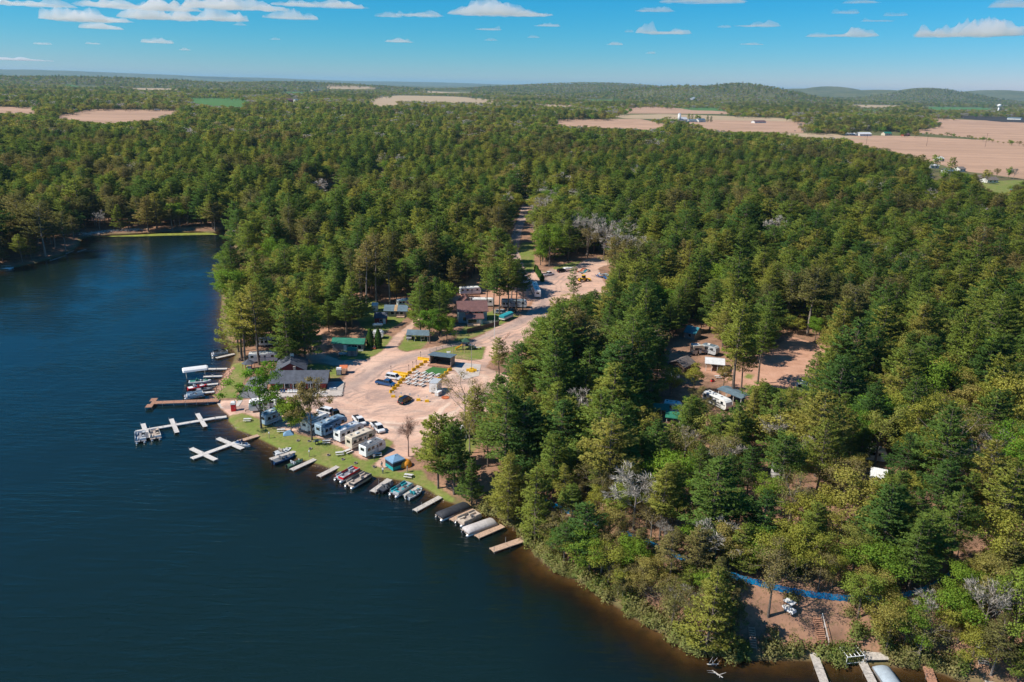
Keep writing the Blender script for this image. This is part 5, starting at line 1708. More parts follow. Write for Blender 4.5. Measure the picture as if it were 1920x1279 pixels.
# screen tent, dome tent, people
m, rz, L = along((727, 874), (741, 884.5))
c = ground(741, 874)
t = thing('screen_tent', 'screen tent with blue grey roof and dark mesh walls', 'tent', c, rz, None, 3)
for x in (-1.6, 1.6):
    for y in (-1.6, 1.6):
        MB().tube((x, y, 0), (x, y, 2.05), .04, n=5).build('pole', 'darkgrey', t)
MB().loft([[(-1.75, -1.75, 1.75), (1.75, -1.75, 1.75), (1.75, 1.75, 1.75), (-1.75, 1.75, 1.75)], [(-1.7, -1.7, 2.05), (1.7, -1.7, 2.05), (1.7, 1.7, 2.05), (-1.7, 1.7, 2.05)], [(-.3, -.3, 2.65), (.3, -.3, 2.65), (.3, .3, 2.65), (-.3, .3, 2.65)], [(-.02, -.02, 2.95), (.02, -.02, 2.95), (.02, .02, 2.95), (-.02, .02, 2.95)]], False).build('roof', 'tentblue', t)
for s in (-1, 1):
    MB().box(s * 1.6 - .01, s * 1.6 + .01, -1.58, 1.58, .75, 1.9).build('mesh_wall', 'mesh', t)
    MB().box(-1.58, 1.58, s * 1.6 - .01, s * 1.6 + .01, .75, 1.9).build('mesh_wall', 'mesh', t)
    MB().box(s * 1.6 - .015, s * 1.6 + .015, -1.6, 1.6, .02, .75).build('skirt', 'tealfloor', t)
    MB().box(-1.6, 1.6, s * 1.6 - .015, s * 1.6 + .015, .02, .75).build('skirt', 'tealfloor', t)
MB().box(-1.7, 1.7, -1.7, 1.7, 0, .02).build('groundsheet', 'tealfloor', t)
c = ground(760, 873)
t = thing('dome_tent', 'orange dome tent behind the screen tent', 'tent', c, .3, None, 2.5)
MB().loft([[(math.cos(a) * r, math.sin(a) * r * .9, z) for a in np.linspace(0, 2 * math.pi, 13)[:-1]] for r, z in ((1.6, 0), (1.5, .6), (1.2, 1.15), (.7, 1.55), (.05, 1.7))]).build('fly', 'orange', t, True)
MB().add([(1.4, -.55, .05), (1.4, .55, .05), (1.08, 0, 1.3)], [(0, 1, 2)]).build('door', 'orangered', t)
person('person in a grey shirt walking across the lawn beside the screen tent', (716, 878), 2.4, 'shirt_grey', 'brownfur', 'walk')
person('person in a white top and dark trousers facing the lake', (718, 888), -1.8, 'shirt_white', 'denim', 'stand', 'l')
person('person in light grey clothes at the right of the screen tent', (764, 885), 3.0, 'shirt_grey', 'shirt_grey', 'stand', 'r')
person('person standing by the rightmost white camper', (702, 863), -1.0, 'shirt_white', 'shirt_dark', 'stand')
# shiny grill and gear below the large camper
g = ground(594, 833)
t = thing('grill', 'dark grill with side shelves below the large camper', 'grill', g, .5)
MB().box(-.4, .4, -.3, .3, .7, .95).build('firebox', 'black', t)
MB().loft([[(x, -.3, .95), (x, .3, .95), (x, .18, 1.22), (x, -.18, 1.22)] for x in (-.4, .4)]).build('lid', 'midgrey', t)
for s in (-1, 1):
    MB().box(s * .65 - .25, s * .65 + .25, -.25, .25, .88, .92).build('shelf', 'chrome', t)
    MB().box(s * .35 - .04, s * .35 + .04, -.25, .25, 0, .7).build('leg', 'black', t)
for k, (x, y) in enumerate(((505, 822), (580, 857), (637, 831))):
    g = ground(x, y)
    t = thing('lamp_post', ['short white post on the lawn left of the first dock', 'short post with white cap by the second lawn dock', 'white utility post behind the plain white camper'][k], 'post', g)
    MB().tube((0, 0, -.2), (0, 0, 1.4), .09, n=6).build('post', 'wood_tan', t)
    MB().box(-.16, .16, -.16, .16, 1.4, 1.7, .04).build('cap', 'white', t)
g = ground(541, 814)
t = thing('umbrella_tent', 'grey blue pop-up shelter fallen beside the maple', 'tent', g, .3)
MB().loft([[(-1.3, -1.0, 0), (1.3, -1.0, 0), (1.3, 1.0, 0), (-1.3, 1.0, 0)], [(-.5, -.3, .9), (.6, -.4, .8), (.5, .4, 1.0), (-.4, .3, .85)]]).build('fly', 'tentblue', t)
for k in (-1, 1):
    MB().tube((k * 1.2, -.9, 0), (k * .4, 0, 1.0), .03, n=4).build('pole', 'black', t)
# white shrine-like shed at the right of the lot
gable_house('pump_house', 'small white pointed pump house in the brush right of the lot', (862, 823), (875, 823), 1.8, 2.2, 1.3, 'whitewall', 'whiteroof', .12, ridge='y', door=('f', .1, 'black'))
# bin at the blue house, hedge is planted later
# ------------------------------------------------------------------ upper lot machines
m, rz, L = along((1087, 529), (1101, 527))
t = thing('wheel_loader', 'yellow wheel loader parked on the upper gravel lot', 'loader', m, rz, None, 4)
MB().box(-2.6, .6, -.8, .8, .8, 1.7, .1).build('body', 'yellow', t)
MB().box(-.7, .7, -.65, .65, 1.7, 2.9, .1).build('cab', 'glass', t)
MB().box(-.8, .8, -.75, .75, 2.9, 3.02).build('cab_roof', 'yellow', t)
for s in (-1, 1):
    for x in (-1.7, 1.5):
        wheel(t, x, s * .95, .7, .5)
    MB().add([(.5, s * .6 - .1, 1.5), (.5, s * .6 + .1, 1.5), (2.9, s * .6 + .1, .7), (2.9, s * .6 - .1, .7), (.5, s * .6 - .1, 1.8), (.5, s * .6 + .1, 1.8), (2.9, s * .6 + .1, 1.0), (2.9, s * .6 - .1, 1.0)], [(3, 2, 1, 0), (4, 5, 6, 7), (0, 1, 5, 4), (1, 2, 6, 5), (2, 3, 7, 6), (3, 0, 4, 7)]).build('arm', 'yellow', t)
MB().extrude_y([(2.8, .1), (3.9, .1), (3.9, .2), (3.1, .35), (3.2, 1.2), (2.8, 1.1)], -1.2, 1.2).build('bucket', 'yellow', t)
def lying_slide(label, A, B, mat, r=.45):
    m, rz, L = along(A, B)
    t = thing('slide_section', label, 'slide', m, rz, None, 2)
    n = 9
    for k in range(3):
        rings_ = []
        for q in range(7):
            x = -L / 2 + L * (k * 6 + q) / 18 * .99
            z = .7 + .5 * math.sin(x * .9)
            rings_.append([(x, math.cos(a) * r, z + math.sin(a) * r) for a in np.linspace(math.pi, 2 * math.pi, n)] + [(x, math.cos(a) * (r - .08), z + math.sin(a) * (r - .08)) for a in np.linspace(2 * math.pi, math.pi, n)])
        MB().loft(rings_).build('trough', mat, t)
    for x in (-L * .3, L * .3):
        MB().box(x - .08, x + .08, -.4, .4, 0, .5).build('support', 'postmetal', t)
lying_slide('orange red slide section lying on the upper lot', (1082, 511), (1099, 505.5), 'orangered')
lying_slide('teal slide section lying behind the loader', (1088, 513.5), (1106, 508), 'teal')
lying_slide('blue slide section at the pine edge of the upper lot', (1118, 517), (1137, 524), 'carblue', .7)
lying_slide('second blue slide section nearest the east pines', (1122, 513), (1140, 519), 'rvblue', .6)

# ------------------------------------------------------------------ east camp between the pines
recreational_vehicle('long white camper with a blue grey awning roof, middle of the east camp', (1322, 752), (1366, 772), 'white', 'white', 'midgrey', fifth=False, tall=3.4)
t, L = gable_house('carport', 'flat blue grey roof beside the long white east camper', (1345, 748), (1388, 766), 4.0, 3.0, .35, 'greywall', 'slateroof', .3, posts=4)
t, L = gable_house('carport', 'white fabric carport roof in the east camp', (1322, 696), (1356, 699), 6.0, 2.6, .8, 'whitewall', 'whiteroof', .3, posts=4)
gable_house('cabin', 'brown cabin with grey shingle roof in the east camp', (1254, 694), (1282, 702), 6.0, 2.5, 1.3, 'darkwood', 'brownroof', .5, ridge='y', windows=[('f', 0, .9, 1.0, 1.0)])
recreational_vehicle('beige camper in tree shade in the east camp', (1296, 665), (1318, 664), 'cream', 'offwhite', 'midgrey', fifth=True)
recreational_vehicle('grey blue camper right of the beige camper in the east camp', (1318, 661), (1345, 668), 'lightgrey', 'slateroof', 'midgrey', fifth=False)
gable_house('cabin', 'cabin with teal roof deep under the east pines', (1283, 634), (1302, 638), 5.0, 2.4, 1.6, 'greywall', 'tealroof', .4, windows=[('f', 0, .9, 1.0, 1.0)])
recreational_vehicle('white camper below the white carport, seen between crowns', (1244, 772), (1278, 777), 'white', 'white', 'lightgrey', fifth=False)
gable_house('shelter', 'green roofed shelter left of the white east trailer', (1226, 782), (1252, 784), 4.0, 2.3, .8, 'darkwood', 'greenroof', .3, posts=3)
gable_house('shelter', 'second green roofed shelter nearer the camera', (1248, 797), (1274, 800), 4.0, 2.3, .8, 'darkwood', 'greenroof', .3, posts=3)
recreational_vehicle('white camper in the brush left of the olive crown', (1248, 717), (1272, 722), 'white', 'white', 'lightgrey', fifth=False)
recreational_vehicle('white camper at the south edge of the red clearing', (1496, 734), (1520, 742), 'white', 'white', 'lightgrey', fifth=False)
recreational_vehicle('grey camper under the oak crowns east of the clearing', (1524, 752), (1548, 757), 'lightgrey', 'offwhite', 'midgrey', fifth=False)
gable_house('garden_shed', 'white gabled shed deep among the southeast pines', (1630, 912), (1656, 917), 4.0, 2.5, 1.1, 'whitewall', 'whiteroof', .3)
recreational_vehicle('white camper glimpsed above the white gabled shed', (1622, 862), (1660, 866), 'white', 'white', 'lightgrey', fifth=False)
recreational_vehicle('white camper glimpsed in the pines left of the grey bare tree', (1444, 895), (1470, 898), 'white', 'white', 'lightgrey', fifth=False)
def golf_cart(label, A, B, mat):
    m, rz, L = along(A, B)
    t = thing('golf_cart', label, 'golf cart', m, rz)
    MB().box(-1.1, 1.1, -.55, .55, .3, .8, .08).build('body', mat, t)
    MB().box(-.4, .2, -.5, .5, .8, 1.0).build('seat', 'offwhite', t)
    MB().box(-.9, .8, -.6, .6, 1.85, 1.95).build('roof', mat, t)
    for x in (-.8, .75):
        for s in (-1, 1):
            MB().tube((x, s * .5, .8), (x, s * .5, 1.85), .03, n=4).build('roof_post', 'black', t)
            wheel(t, x, s * .5, .24, .18)
golf_cart('dark golf cart by the white carport', (1356, 707), (1364, 704), 'carblack')
golf_cart('white golf cart under the bank trees below the blue fence', (1474, 1138), (1484, 1150), 'carwhite')
g = ground(1336, 716)
t = thing('scooter', 'small red toy car near the east picnic table', 'toy', g, .4)
MB().box(-.6, .6, -.35, .35, .15, .6, .08).build('body', 'red', t)
MB().box(-.3, .25, -.28, .28, .6, .95, .08).build('cabin', 'black', t)
for x in (-.4, .4):
    for s in (-1, 1):
        wheel(t, x, s * .33, .16, .1)

# ------------------------------------------------------------------ blue fence cloth on top of the bank, stairs
bf = [[(965, 918), (988, 930), (1012, 940), (1038, 952), (1062, 962), (1090, 972), (1126, 988)], [(1160, 1000), (1214, 1022), (1245, 1036), (1277, 1050), (1320, 1062)],
      [(1340, 1072), (1379, 1087), (1420, 1098), (1461, 1109), (1520, 1120), (1570, 1126), (1617, 1128), (1660, 1126), (1692, 1122), (1736, 1109), (1780, 1081)]]
for k, line in enumerate(bf):
    P = [ground(*p) for p in line]
    t = thing('mesh_fence', ['blue mesh fence along the west half of the wooded bank', 'blue mesh fence in the middle of the wooded bank', 'blue mesh fence curving along the bank top above the stairs'][k], 'fence', P[0])
    o = P[0]
    for a, b in zip(P, P[1:]):
        d = b - a
        L = math.hypot(d.x, d.y)
        n = max(1, round(L / 2.5))
        for q in range(n):
            p0, p1 = a + d * (q / n) - o, a + d * ((q + 1) / n) - o
            MB().tube((p0.x, p0.y, p0.z - .3), (p0.x, p0.y, p0.z + 1.35), .04, n=4).build('post', 'wood', t)
            vs, fs = [], []
            nn = Vector((-d.y, d.x, 0)).normalized()
            for i in range(7):
                for j in range(5):
                    f = p0.lerp(p1, i / 6)
                    off = .10 * math.sin(i * 1.9 + j * 1.3 + q) + (4 - j) * .03
                    sag = -.14 * math.sin(math.pi * i / 6) * (j / 4)
                    vs.append((f.x - nn.x * off, f.y - nn.y * off, f.z + .05 + j * .30 + sag))
            for i in range(6):
                for j in range(4):
                    fs.append((i * 5 + j, (i + 1) * 5 + j, (i + 1) * 5 + j + 1, i * 5 + j + 1))
            MB().add(vs, fs).build('cloth_panel', 'bluemesh', t, True)
steps('stairs', 'brown wooden stairs with pale handrail climbing the bank', (1544, 1213), (1532, 1160), 1.3, 15, 'wood')
steps('stairs', 'narrow earthen steps with pale treads left of the wooden stairs', (1413, 1218), (1409, 1177), 1.0, 9, 'wood_tan', False)
steps('stairs', 'grey plank stairs at the lower right corner', (1845, 1248), (1838, 1200), 1.4, 10, 'dock', False)
# retaining timbers and a pale crate near the shore
p = ground(1640, 1232)
t = thing('deck_platform', 'weathered dark plank landing behind the boat lift', 'deck', p, .05, None, 2)
for k in range(8):
    MB().box(-1.9 + k * .48, -1.46 + k * .48, -1.0, 1.0, .25, .31).build('plank', 'dock', t)
for x in (-1.7, 1.7):
    MB().box(x - .08, x + .08, -.9, .9, -.4, .25).build('joist', 'darkwood', t)
p = ground(1490, 1226)
t = thing('cooler', 'white cooler lying on the near shore', 'cooler', p, .2)
MB().box(-.5, .5, -.3, .3, 0, .4, .03).build('case', 'white', t)
MB().box(-.52, .52, -.32, .32, .4, .5, .03).build('lid', 'white', t)
# ------------------------------------------------------------------ trees: prototypes
print('trees')
def kites(base, direc, side, ln, wd):
    """flat leaf-shaped quads: base, left, tip, right"""
    mid = base + direc * (ln * .55)[:, None]
    v = np.stack([base, mid - side * (wd * .5)[:, None], base + direc * ln[:, None], mid + side * (wd * .5)[:, None]], 1)
    return v.reshape(-1, 3)

def unit(v):
    return v / np.maximum(np.linalg.norm(v, axis=1, keepdims=True), 1e-9)

def leaf_mesh(name, v4, normals, mat):
    n = len(v4) // 4
    q = v4.reshape(n, 4, 3)
    gn = np.cross(q[:, 2] - q[:, 0], q[:, 3] - q[:, 1])
    fl_ = (gn * normals).sum(1) < 0                     # faces look the way their leaves do
    q[fl_] = q[fl_][:, [0, 3, 2, 1]]
    me = bpy.data.meshes.new(name)
    me.vertices.add(len(v4))
    me.vertices.foreach_set('co', v4.astype(np.float32).ravel())
    me.loops.add(n * 4)
    me.polygons.add(n)
    me.loops.foreach_set('vertex_index', np.arange(n * 4, dtype=np.int32))
    me.polygons.foreach_set('loop_start', np.arange(0, n * 4, 4, dtype=np.int32))
    me.polygons.foreach_set('use_smooth', np.ones(n, bool))
    me.update(calc_edges=True)
    me.materials.append(M[mat])
    me.normals_split_custom_set_from_vertices(np.repeat(normals, 4, 0).astype(float))
    return me

def stem_mesh(name, segs, mat, n=6):
    b = MB()
    for p0, p1, r0, r1 in segs:
        b.tube(p0, p1, r0, r1, n if r0 > .06 else 3, False)
    me = bpy.data.meshes.new(name)
    me.from_pydata(b.v, [], b.f)
    me.materials.append(M[mat])
    me.polygons.foreach_set('use_smooth', [True] * len(me.polygons))
    me.update()
    return me

def pine(seed, h=20.0, crown0=.28, rmax=4.2, dens=1.25, tuft=.55, mat='pine', round_top=.75, droop=0.0, whorl=1.35, bark='bark'):
    g = np.random.default_rng(seed)
    segs = []
    lean = g.normal(0, .015, 2)
    def axis(z):
        return np.array([lean[0] * z + .12 * math.sin(z * .35 + seed), lean[1] * z + .12 * math.cos(z * .3 + seed), z])
    r0 = .011 * h + .08
    zz = np.linspace(-.8, h * .98, 9)
    for a, b in zip(zz, zz[1:]):
        segs.append((axis(a), axis(b), r0 * (1 - max(a, 0) / h) + .02, r0 * (1 - b / h) + .02))
    B, D, S, LN, WD, NO = [], [], [], [], [], []
    z = h * crown0
    up = np.array([0, 0, 1.0])
    while z < h * .985:
        t = (z - h * crown0) / (h * (1 - crown0))
        prof = min(1.0, t / .2 + .5) * (1 - t) ** round_top + .04
        nb = 5 if t < .75 else 4
        a0 = g.uniform(0, 6.28)
        for k in range(nb):
            az = a0 + k * 6.283 / nb + g.normal(0, .22)
            # uneven outline: the crown bulges and thins with direction and height
            L = rmax * prof * (1 + .25 * math.sin(az * 2 + seed * 1.7 + z * .4) + g.normal(0, .17))
            if L < .3 or g.random() < .07:
                continue
            out = np.array([math.cos(az), math.sin(az), 0])
            lat = np.array([-out[1], out[0], 0])
            sl = (.02 + .75 * t * t - droop * (1 - t)) + g.normal(0, .07)
            p0 = axis(z + g.normal(0, .15))
            tip = p0 + out * L + up * (L * sl)
            if L > 1.2:
                segs.append((p0, p0 + (tip - p0) * .75, .03 + .012 * L, .012))
            # a bough: a flat fan of needle sprays, turned up at its end
            m = max(6, int((L ** 1.35) * 10.0 * dens * (1 if t < .8 else 1.4)))
            s = 1 - (g.random(m) ** 1.15) * .8
            u = g.uniform(-1, 1, m)
            wdt = L * .36 * np.sin(np.pi * np.clip(s * .85 + .08, 0, 1))
            q = p0 + (tip - p0) * s[:, None] + lat * (u * wdt)[:, None]
            q[:, 2] += .16 * L * s ** 2.5 - .16 * np.abs(u) * wdt + g.normal(0, .05 + .02 * L, m)
            bn_ = unit((up * .8 + out * .45)[None] + g.normal(0, .10, (1, 3)))
            for rep in range(2):
                dr = unit(out * (.5 + .4 * s[:, None]) + lat * (u[:, None] * .9) + up * .28 + g.normal(0, .30, (m, 3)))
                sd = unit(np.cross(dr, up + g.normal(0, .45, (m, 3))))
                B.append(q)
                D.append(dr)
                S.append(sd)
                LN.append(g.uniform(.7, 1.25, m) * tuft)
                WD.append(g.uniform(.30, .48, m) * tuft)
                NO.append(unit(bn_ + lat * u[:, None] * .3 + g.normal(0, .24, (m, 3))))
        z += whorl * g.uniform(.75, 1.25) * (1 - .5 * t)
    v = kites(np.concatenate(B), np.concatenate(D), np.concatenate(S), np.concatenate(LN), np.concatenate(WD))
    return stem_mesh('trunk', segs, bark), leaf_mesh('crown', v, np.concatenate(NO), mat), h

def limbs(g, h, spread, levels=3, base=.32, upright=.75, n0=6):
    """forking limbs of a broadleaf tree; returns segments and branch ends"""
    segs, ends = [], []
    r0 = .012 * h + .06
    top = np.array([g.normal(0, .25), g.normal(0, .25), h * .62])
    segs.append((np.array([0, 0, -.6]), np.array([0, 0, h * base]), r0 * 1.15, r0 * .8))
    segs.append((np.array([0, 0, h * base]), top, r0 * .8, r0 * .35))
    def grow(p, d, L, r, lv):
        q = p + d * L
        segs.append((p, q, r, r * .55))
        if lv == 0:
            ends.append((q, d))
            return
        ends.append((p + d * L * .6, d))
        for k in range(3 if lv > 1 else 2):
            nd = d + g.normal(0, .48, 3) + np.array([0, 0, .10])
            grow(q, nd / np.linalg.norm(nd), L * g.uniform(.55, .8), r * .55, lv - 1)
    for k in range(n0):
        t = (k + .5) / n0
        p = np.array([0, 0, h * base]) * (1 - t) + top * t
        az = k * 2.4 + g.uniform(-.4, .4)
        d = np.array([math.cos(az), math.sin(az), upright + t * .8])
        grow(p, d / np.linalg.norm(d), spread * (.62 - .2 * t) * g.uniform(.8, 1.15), r0 * .42, levels - 1)
    return segs, ends

def broadleaf(seed, h=15.0, spread=5.0, mat='leaf_yellow', dens=1.0, leaf=.42, clump=1.3, base=.2, bark='bark', upright=1.05):
    g = np.random.default_rng(seed)
    segs, ends = limbs(g, h, spread, 3, base, upright)
    C = np.array([e[0] for e in ends])
    k = h / max(C[:, 2].max() + clump * .6, 1)
    C = C * k
    segs = [(a * k, b * k, r, s) for a, b, r, s in segs]
    ctr = C.mean(0)
    B, N = [], []
    for c in C:
        m = int(58 * dens * g.uniform(.6, 1.35))
        rad = clump * g.uniform(.6, 1.2)
        d = unit(g.normal(0, 1, (m, 3)))
        r = g.random(m) ** .45 * rad
        B.append(c + d * r[:, None] * np.array([1.15, 1.15, .7]))
        N.append(unit(d * .8 + unit((c - ctr)[None]) * .45 + np.array([0, 0, .35]) + g.normal(0, .45, (m, 3))))
    B, N = np.concatenate(B), np.concatenate(N)
    m = len(B)
    dr = unit(g.normal(0, 1, (m, 3)) + np.array([0, 0, -.1]))
    sd = unit(np.cross(dr, N + g.normal(0, .4, (m, 3))))
    v = kites(B, dr, sd, g.uniform(.75, 1.3, m) * leaf, g.uniform(.5, .75, m) * leaf)
    return stem_mesh('trunk', segs, bark, 6), leaf_mesh('crown', v, N, mat), h

def bare(seed, h=14.0, spread=4.5, mat='twig', bark='bark_pale', tw=.035, upright=.9, base=.3):
    g = np.random.default_rng(seed)
    segs, ends = limbs(g, h, spread, 3, base, upright)
    C = np.array([e[0] for e in ends])
    k = h / (C[:, 2].max() + .6)
    segs = [(a * k, b * k, r, s) for a, b, r, s in segs]
    B, D, LN = [], [], []
    for p, d in ends:
        m = 30
        q = p * k + g.normal(0, .28, (m, 3))
        dr = unit(d + g.normal(0, .55, (m, 3)) + np.array([0, 0, .2]))
        B.append(q)
        D.append(dr)
        LN.append(g.uniform(.5, 1.5, m))
    B, D, LN = np.concatenate(B), np.concatenate(D), np.concatenate(LN)
    sd = unit(np.cross(D, g.normal(0, 1, D.shape)))
    v = kites(B, D, sd, LN, np.full(len(B), tw * 2))
    return stem_mesh('trunk', segs, bark, 6), leaf_mesh('crown', v, unit(sd + np.array([0, 0, .5])), mat), h

def cedar(seed, h=6.0, r=.9):
    g = np.random.default_rng(seed)
    m = 2600
    z = g.random(m) * h * .96 + .15
    pr = r * np.minimum(1, (1 - z / (h + .2)) * 1.9 + .05) * (1 + .08 * np.sin(z * 5))
    a = g.uniform(0, 6.283, m)
    rr_ = pr * (1 - .5 * g.random(m) ** 2)
    q = np.stack([np.cos(a) * rr_, np.sin(a) * rr_, z], 1)
    o = np.stack([np.cos(a), np.sin(a), np.full(m, .0)], 1)
    dr = unit(o * .3 + np.array([0, 0, 1.0]) + g.normal(0, .25, (m, 3)))
    sd = unit(np.cross(dr, o + g.normal(0, .5, (m, 3))))
    v = kites(q, dr, sd, g.uniform(.25, .45, m), g.uniform(.14, .22, m))
    return stem_mesh('trunk', [((0, 0, -.3), (0, 0, h * .8), .12, .03)], 'bark'), leaf_mesh('crown', v, unit(o + np.array([0, 0, .3]) + g.normal(0, .2, (m, 3))), 'cedar'), h

def shrub(seed, h=2.0, r=1.5, mat='shrub'):
    g = np.random.default_rng(seed)
    m = 420
    d = unit(g.normal(0, 1, (m, 3)))
    d[:, 2] = np.abs(d[:, 2])
    q = d * (g.random(m) ** .4)[:, None] * np.array([r, r, h])
    q *= (1 + .3 * np.sin(np.arctan2(d[:, 1], d[:, 0]) * 3 + seed))[:, None]
    dr = unit(g.normal(0, 1, (m, 3)) + np.array([0, 0, .6]))
    sd = unit(np.cross(dr, d + g.normal(0, .4, (m, 3))))
    v = kites(q, dr, sd, g.uniform(.25, .5, m), g.uniform(.14, .26, m))
    st = [((0, 0, -.3), tuple(q[i] * .7), .04, .01) for i in range(8)]
    return stem_mesh('stem', st, 'bark', 4), leaf_mesh('foliage', v, unit(d + np.array([0, 0, .4]) + g.normal(0, .25, (m, 3))), mat), h

PR = {
    'pine': [pine(11, 19, .16, 5.0, round_top=.72), pine(12, 22, .24, 5.2, round_top=.66), pine(13, 17, .12, 4.8, round_top=.8), pine(14, 21, .20, 5.8, round_top=.6, whorl=1.55), pine(15, 19, .28, 4.6, round_top=.68), pine(16, 20, .15, 5.2, round_top=.8, whorl=1.2), pine(17, 23, .3, 5.4, .9, round_top=.58, whorl=1.7), pine(18, 22, .44, 4.8, round_top=.6), pine(19, 20, .5, 4.4, round_top=.55, whorl=1.1)],
    'red_pine': [pine(21, 20, .48, 4.2, 1.2, .5, 'red_pine', .42, bark='bark_pale', whorl=.95), pine(22, 18, .38, 4.4, 1.1, .5, 'red_pine', .48, bark='bark_pale', whorl=.95), pine(23, 18, .22, 4.4, 1.05, .5, 'red_pine', .55, whorl=1.0)],
    'leaf_yellow': [broadleaf(31, 14, 5.0, dens=1.5, leaf=.34), broadleaf(32, 12, 5.2, dens=1.5, leaf=.34, clump=1.4), broadleaf(33, 16, 5.4, dens=1.5, leaf=.34), broadleaf(34, 15, 5.6, dens=1.0, leaf=.32, clump=1.1)],
    'leaf_green': [broadleaf(41, 14, 5.0, 'leaf_green', 1.5, .34), broadleaf(42, 11, 4.6, 'leaf_green', 1.5, .34, clump=1.4)],
    'leaf_olive': [broadleaf(51, 14, 5.0, 'leaf_olive', .8, .28), broadleaf(52, 16, 5.2, 'leaf_olive', .9, .28), broadleaf(53, 13, 5.0, 'leaf_olive', .5, .26, bark='bark_pale')],
    'bare': [bare(61), bare(62, 12, 4.2), bare(63, 15, 4.6)],
}
def low(p, seed):
    return p
LOW = {
    'pine': [pine(111, 19, .14, 5.2, .22, 1.25, round_top=.65, whorl=1.7), pine(112, 21, .2, 5.4, .22, 1.25, round_top=.6, whorl=1.7)],
    'red_pine': [pine(121, 18, .26, 4.6, .25, 1.15, 'red_pine', .5, whorl=1.5)],
    'leaf_yellow': [broadleaf(131, 14, 5.2, 'leaf_yellow', .16, 1.05), broadleaf(132, 13, 5.4, 'leaf_yellow', .16, 1.05)],
    'leaf_green': [broadleaf(141, 13, 5.2, 'leaf_green', .16, 1.05)],
    'leaf_olive': [broadleaf(151, 14, 5.2, 'leaf_olive', .16, .95)],
    'bare': [bare(161, 14, 4.6, tw=.07)],
}
KIND_NAME = {'pine': 'pine_tree', 'red_pine': 'red_pine_tree', 'leaf_yellow': 'oak_tree', 'leaf_green': 'maple_tree', 'leaf_olive': 'budding_tree', 'bare': 'bare_tree'}

def plant(name, proto, loc, scale, rz, label, group=None, cat='tree', squash=1.0):
    tm, cm, h = proto
    e = bpy.data.objects.new(name, None)
    e.empty_display_size = .5
    col.objects.link(e)
    e.location = loc
    e.rotation_euler = (0, 0, rz)
    e.scale = (scale * squash, scale * squash, scale)
    tag(e, label, cat, group)
    for me, n in ((tm, tm.name.split('.')[0]), (cm, cm.name.split('.')[0])):
        o = bpy.data.objects.new(n, me)
        col.objects.link(o)
        o.parent = e
    return e

def height_for(P, top_y):
    g = ground(*P)
    zs = np.linspace(1, 40, 400)
    pr_ = project(np.stack([np.full(400, g.x), np.full(400, g.y), g.z + zs], 1))
    return g, float(zs[np.argmin(abs(pr_[:, 1] - top_y))])

HERO = []
def hero(kind, i, P, top_y, label, name=None, squash=1.0, rz=None, proto=None):
    g, h = height_for(P, top_y)
    pr_ = proto or PR[kind][i]
    s = h / pr_[2]
    plant(name or KIND_NAME[kind], pr_, g, s, random.uniform(0, 6.28) if rz is None else rz, label, squash=squash)
    HERO.append((g.x, g.y, 2.2))
    return g, h

lone = pine(71, 18, .30, 5.2, 1.4, .6, round_top=.5, whorl=1.6)
hero('pine', 0, (821, 916), 782, 'lone pine with bare lower trunk on the lawn edge above the docks', proto=lone)
hero('leaf_green', 0, (490, 803), 684, 'large leafy tree with forked trunk beside the boat ramp', 'shade_tree', 1.1, 1.0, proto=broadleaf(79, 18, 8.4, 'leaf_green', 1.6, .44, 1.35, .16, 'bark', 1.9))
hero('leaf_green', 1, (546, 809), 744, 'dense bright green maple between the first campers', proto=broadleaf(73, 10, 5.0, 'leaf_green', 2.4, .45, 1.3, .1, 'bark', 1.5))
hero('leaf_olive', 0, (585, 825), 714, 'tall olive budding tree in front of the large camper', proto=broadleaf(74, 17, 6.6, 'leaf_olive', 1.7, .38, 1.2, .2, 'bark', 1.3))
hero('bare', 1, (766, 856), 782, 'slim bare reddish tree beside the dirt path', proto=bare(75, 12, 2.6, 'twig_red', 'twig_red', .03, 1.6))
hero('leaf_olive', 1, (872, 793), 694, 'wide half bare tree with brown buds at the right lot edge', proto=broadleaf(76, 15, 8.0, 'leaf_olive', .5, .3, 1.2, .2, 'bark_pale', .7), squash=1.1)
hero('leaf_green', 0, (806, 644), 577, 'round maple shading the carport cottage', proto=broadleaf(77, 13, 5.4, 'leaf_green', 1.2, .45, 1.35, .2))
hero('leaf_green', 1, (838, 642), 590, 'broad maple in front of the blue house', proto=broadleaf(78, 12, 5.2, 'leaf_green', 1.2, .45, 1.35, .2))
for k, (P, ty, i) in enumerate((((789, 628), 530, 0), ((817, 612), 520, 1), ((832, 598), 530, 2), ((775, 606), 545, 2))):
    hero('pine', i, P, ty, ['pine directly left of the big maple', 'pine behind the big maple', 'pine left of the blue house roof', 'slim pine beside the grey roofed cottage'][k], squash=.85)
for k, (P, ty, i) in enumerate((((460, 679), 545, 0), ((487, 684), 530, 1), ((540, 690), 558, 0), ((548, 672), 540, 3), ((448, 660), 530, 2))):
    hero('pine', i, P, ty, ['shoreline pine with bare trunk left of the long white trailer', 'shoreline pine with bare trunk in front of the long white trailer', 'dense pine right of the long white trailer', 'tall pine behind the lodge wing', 'shoreline pine above the covered boat lift'][k], proto=(pine(81 + k, 20, .42, 4.3, 1.0) if k in (0, 1, 4) else None))
for k, (P, ty) in enumerate((((694.5, 653), 616), ((709.5, 652.5), 617))):
    g, h = height_for(P, ty)
    pr_ = cedar(90 + k)
    plant('cedar_tree', pr_, g, h / 6.0, k, 'columnar dark cedar, %s of the pair above the lawn chairs' % ('left', 'right')[k], squash=1.15)
    HERO.append((g.x, g.y, 1.5))
HIGH = [pine(181, 21, .46, 4.4), pine(182, 22, .5, 4.6), pine(183, 20, .42, 4.2)]
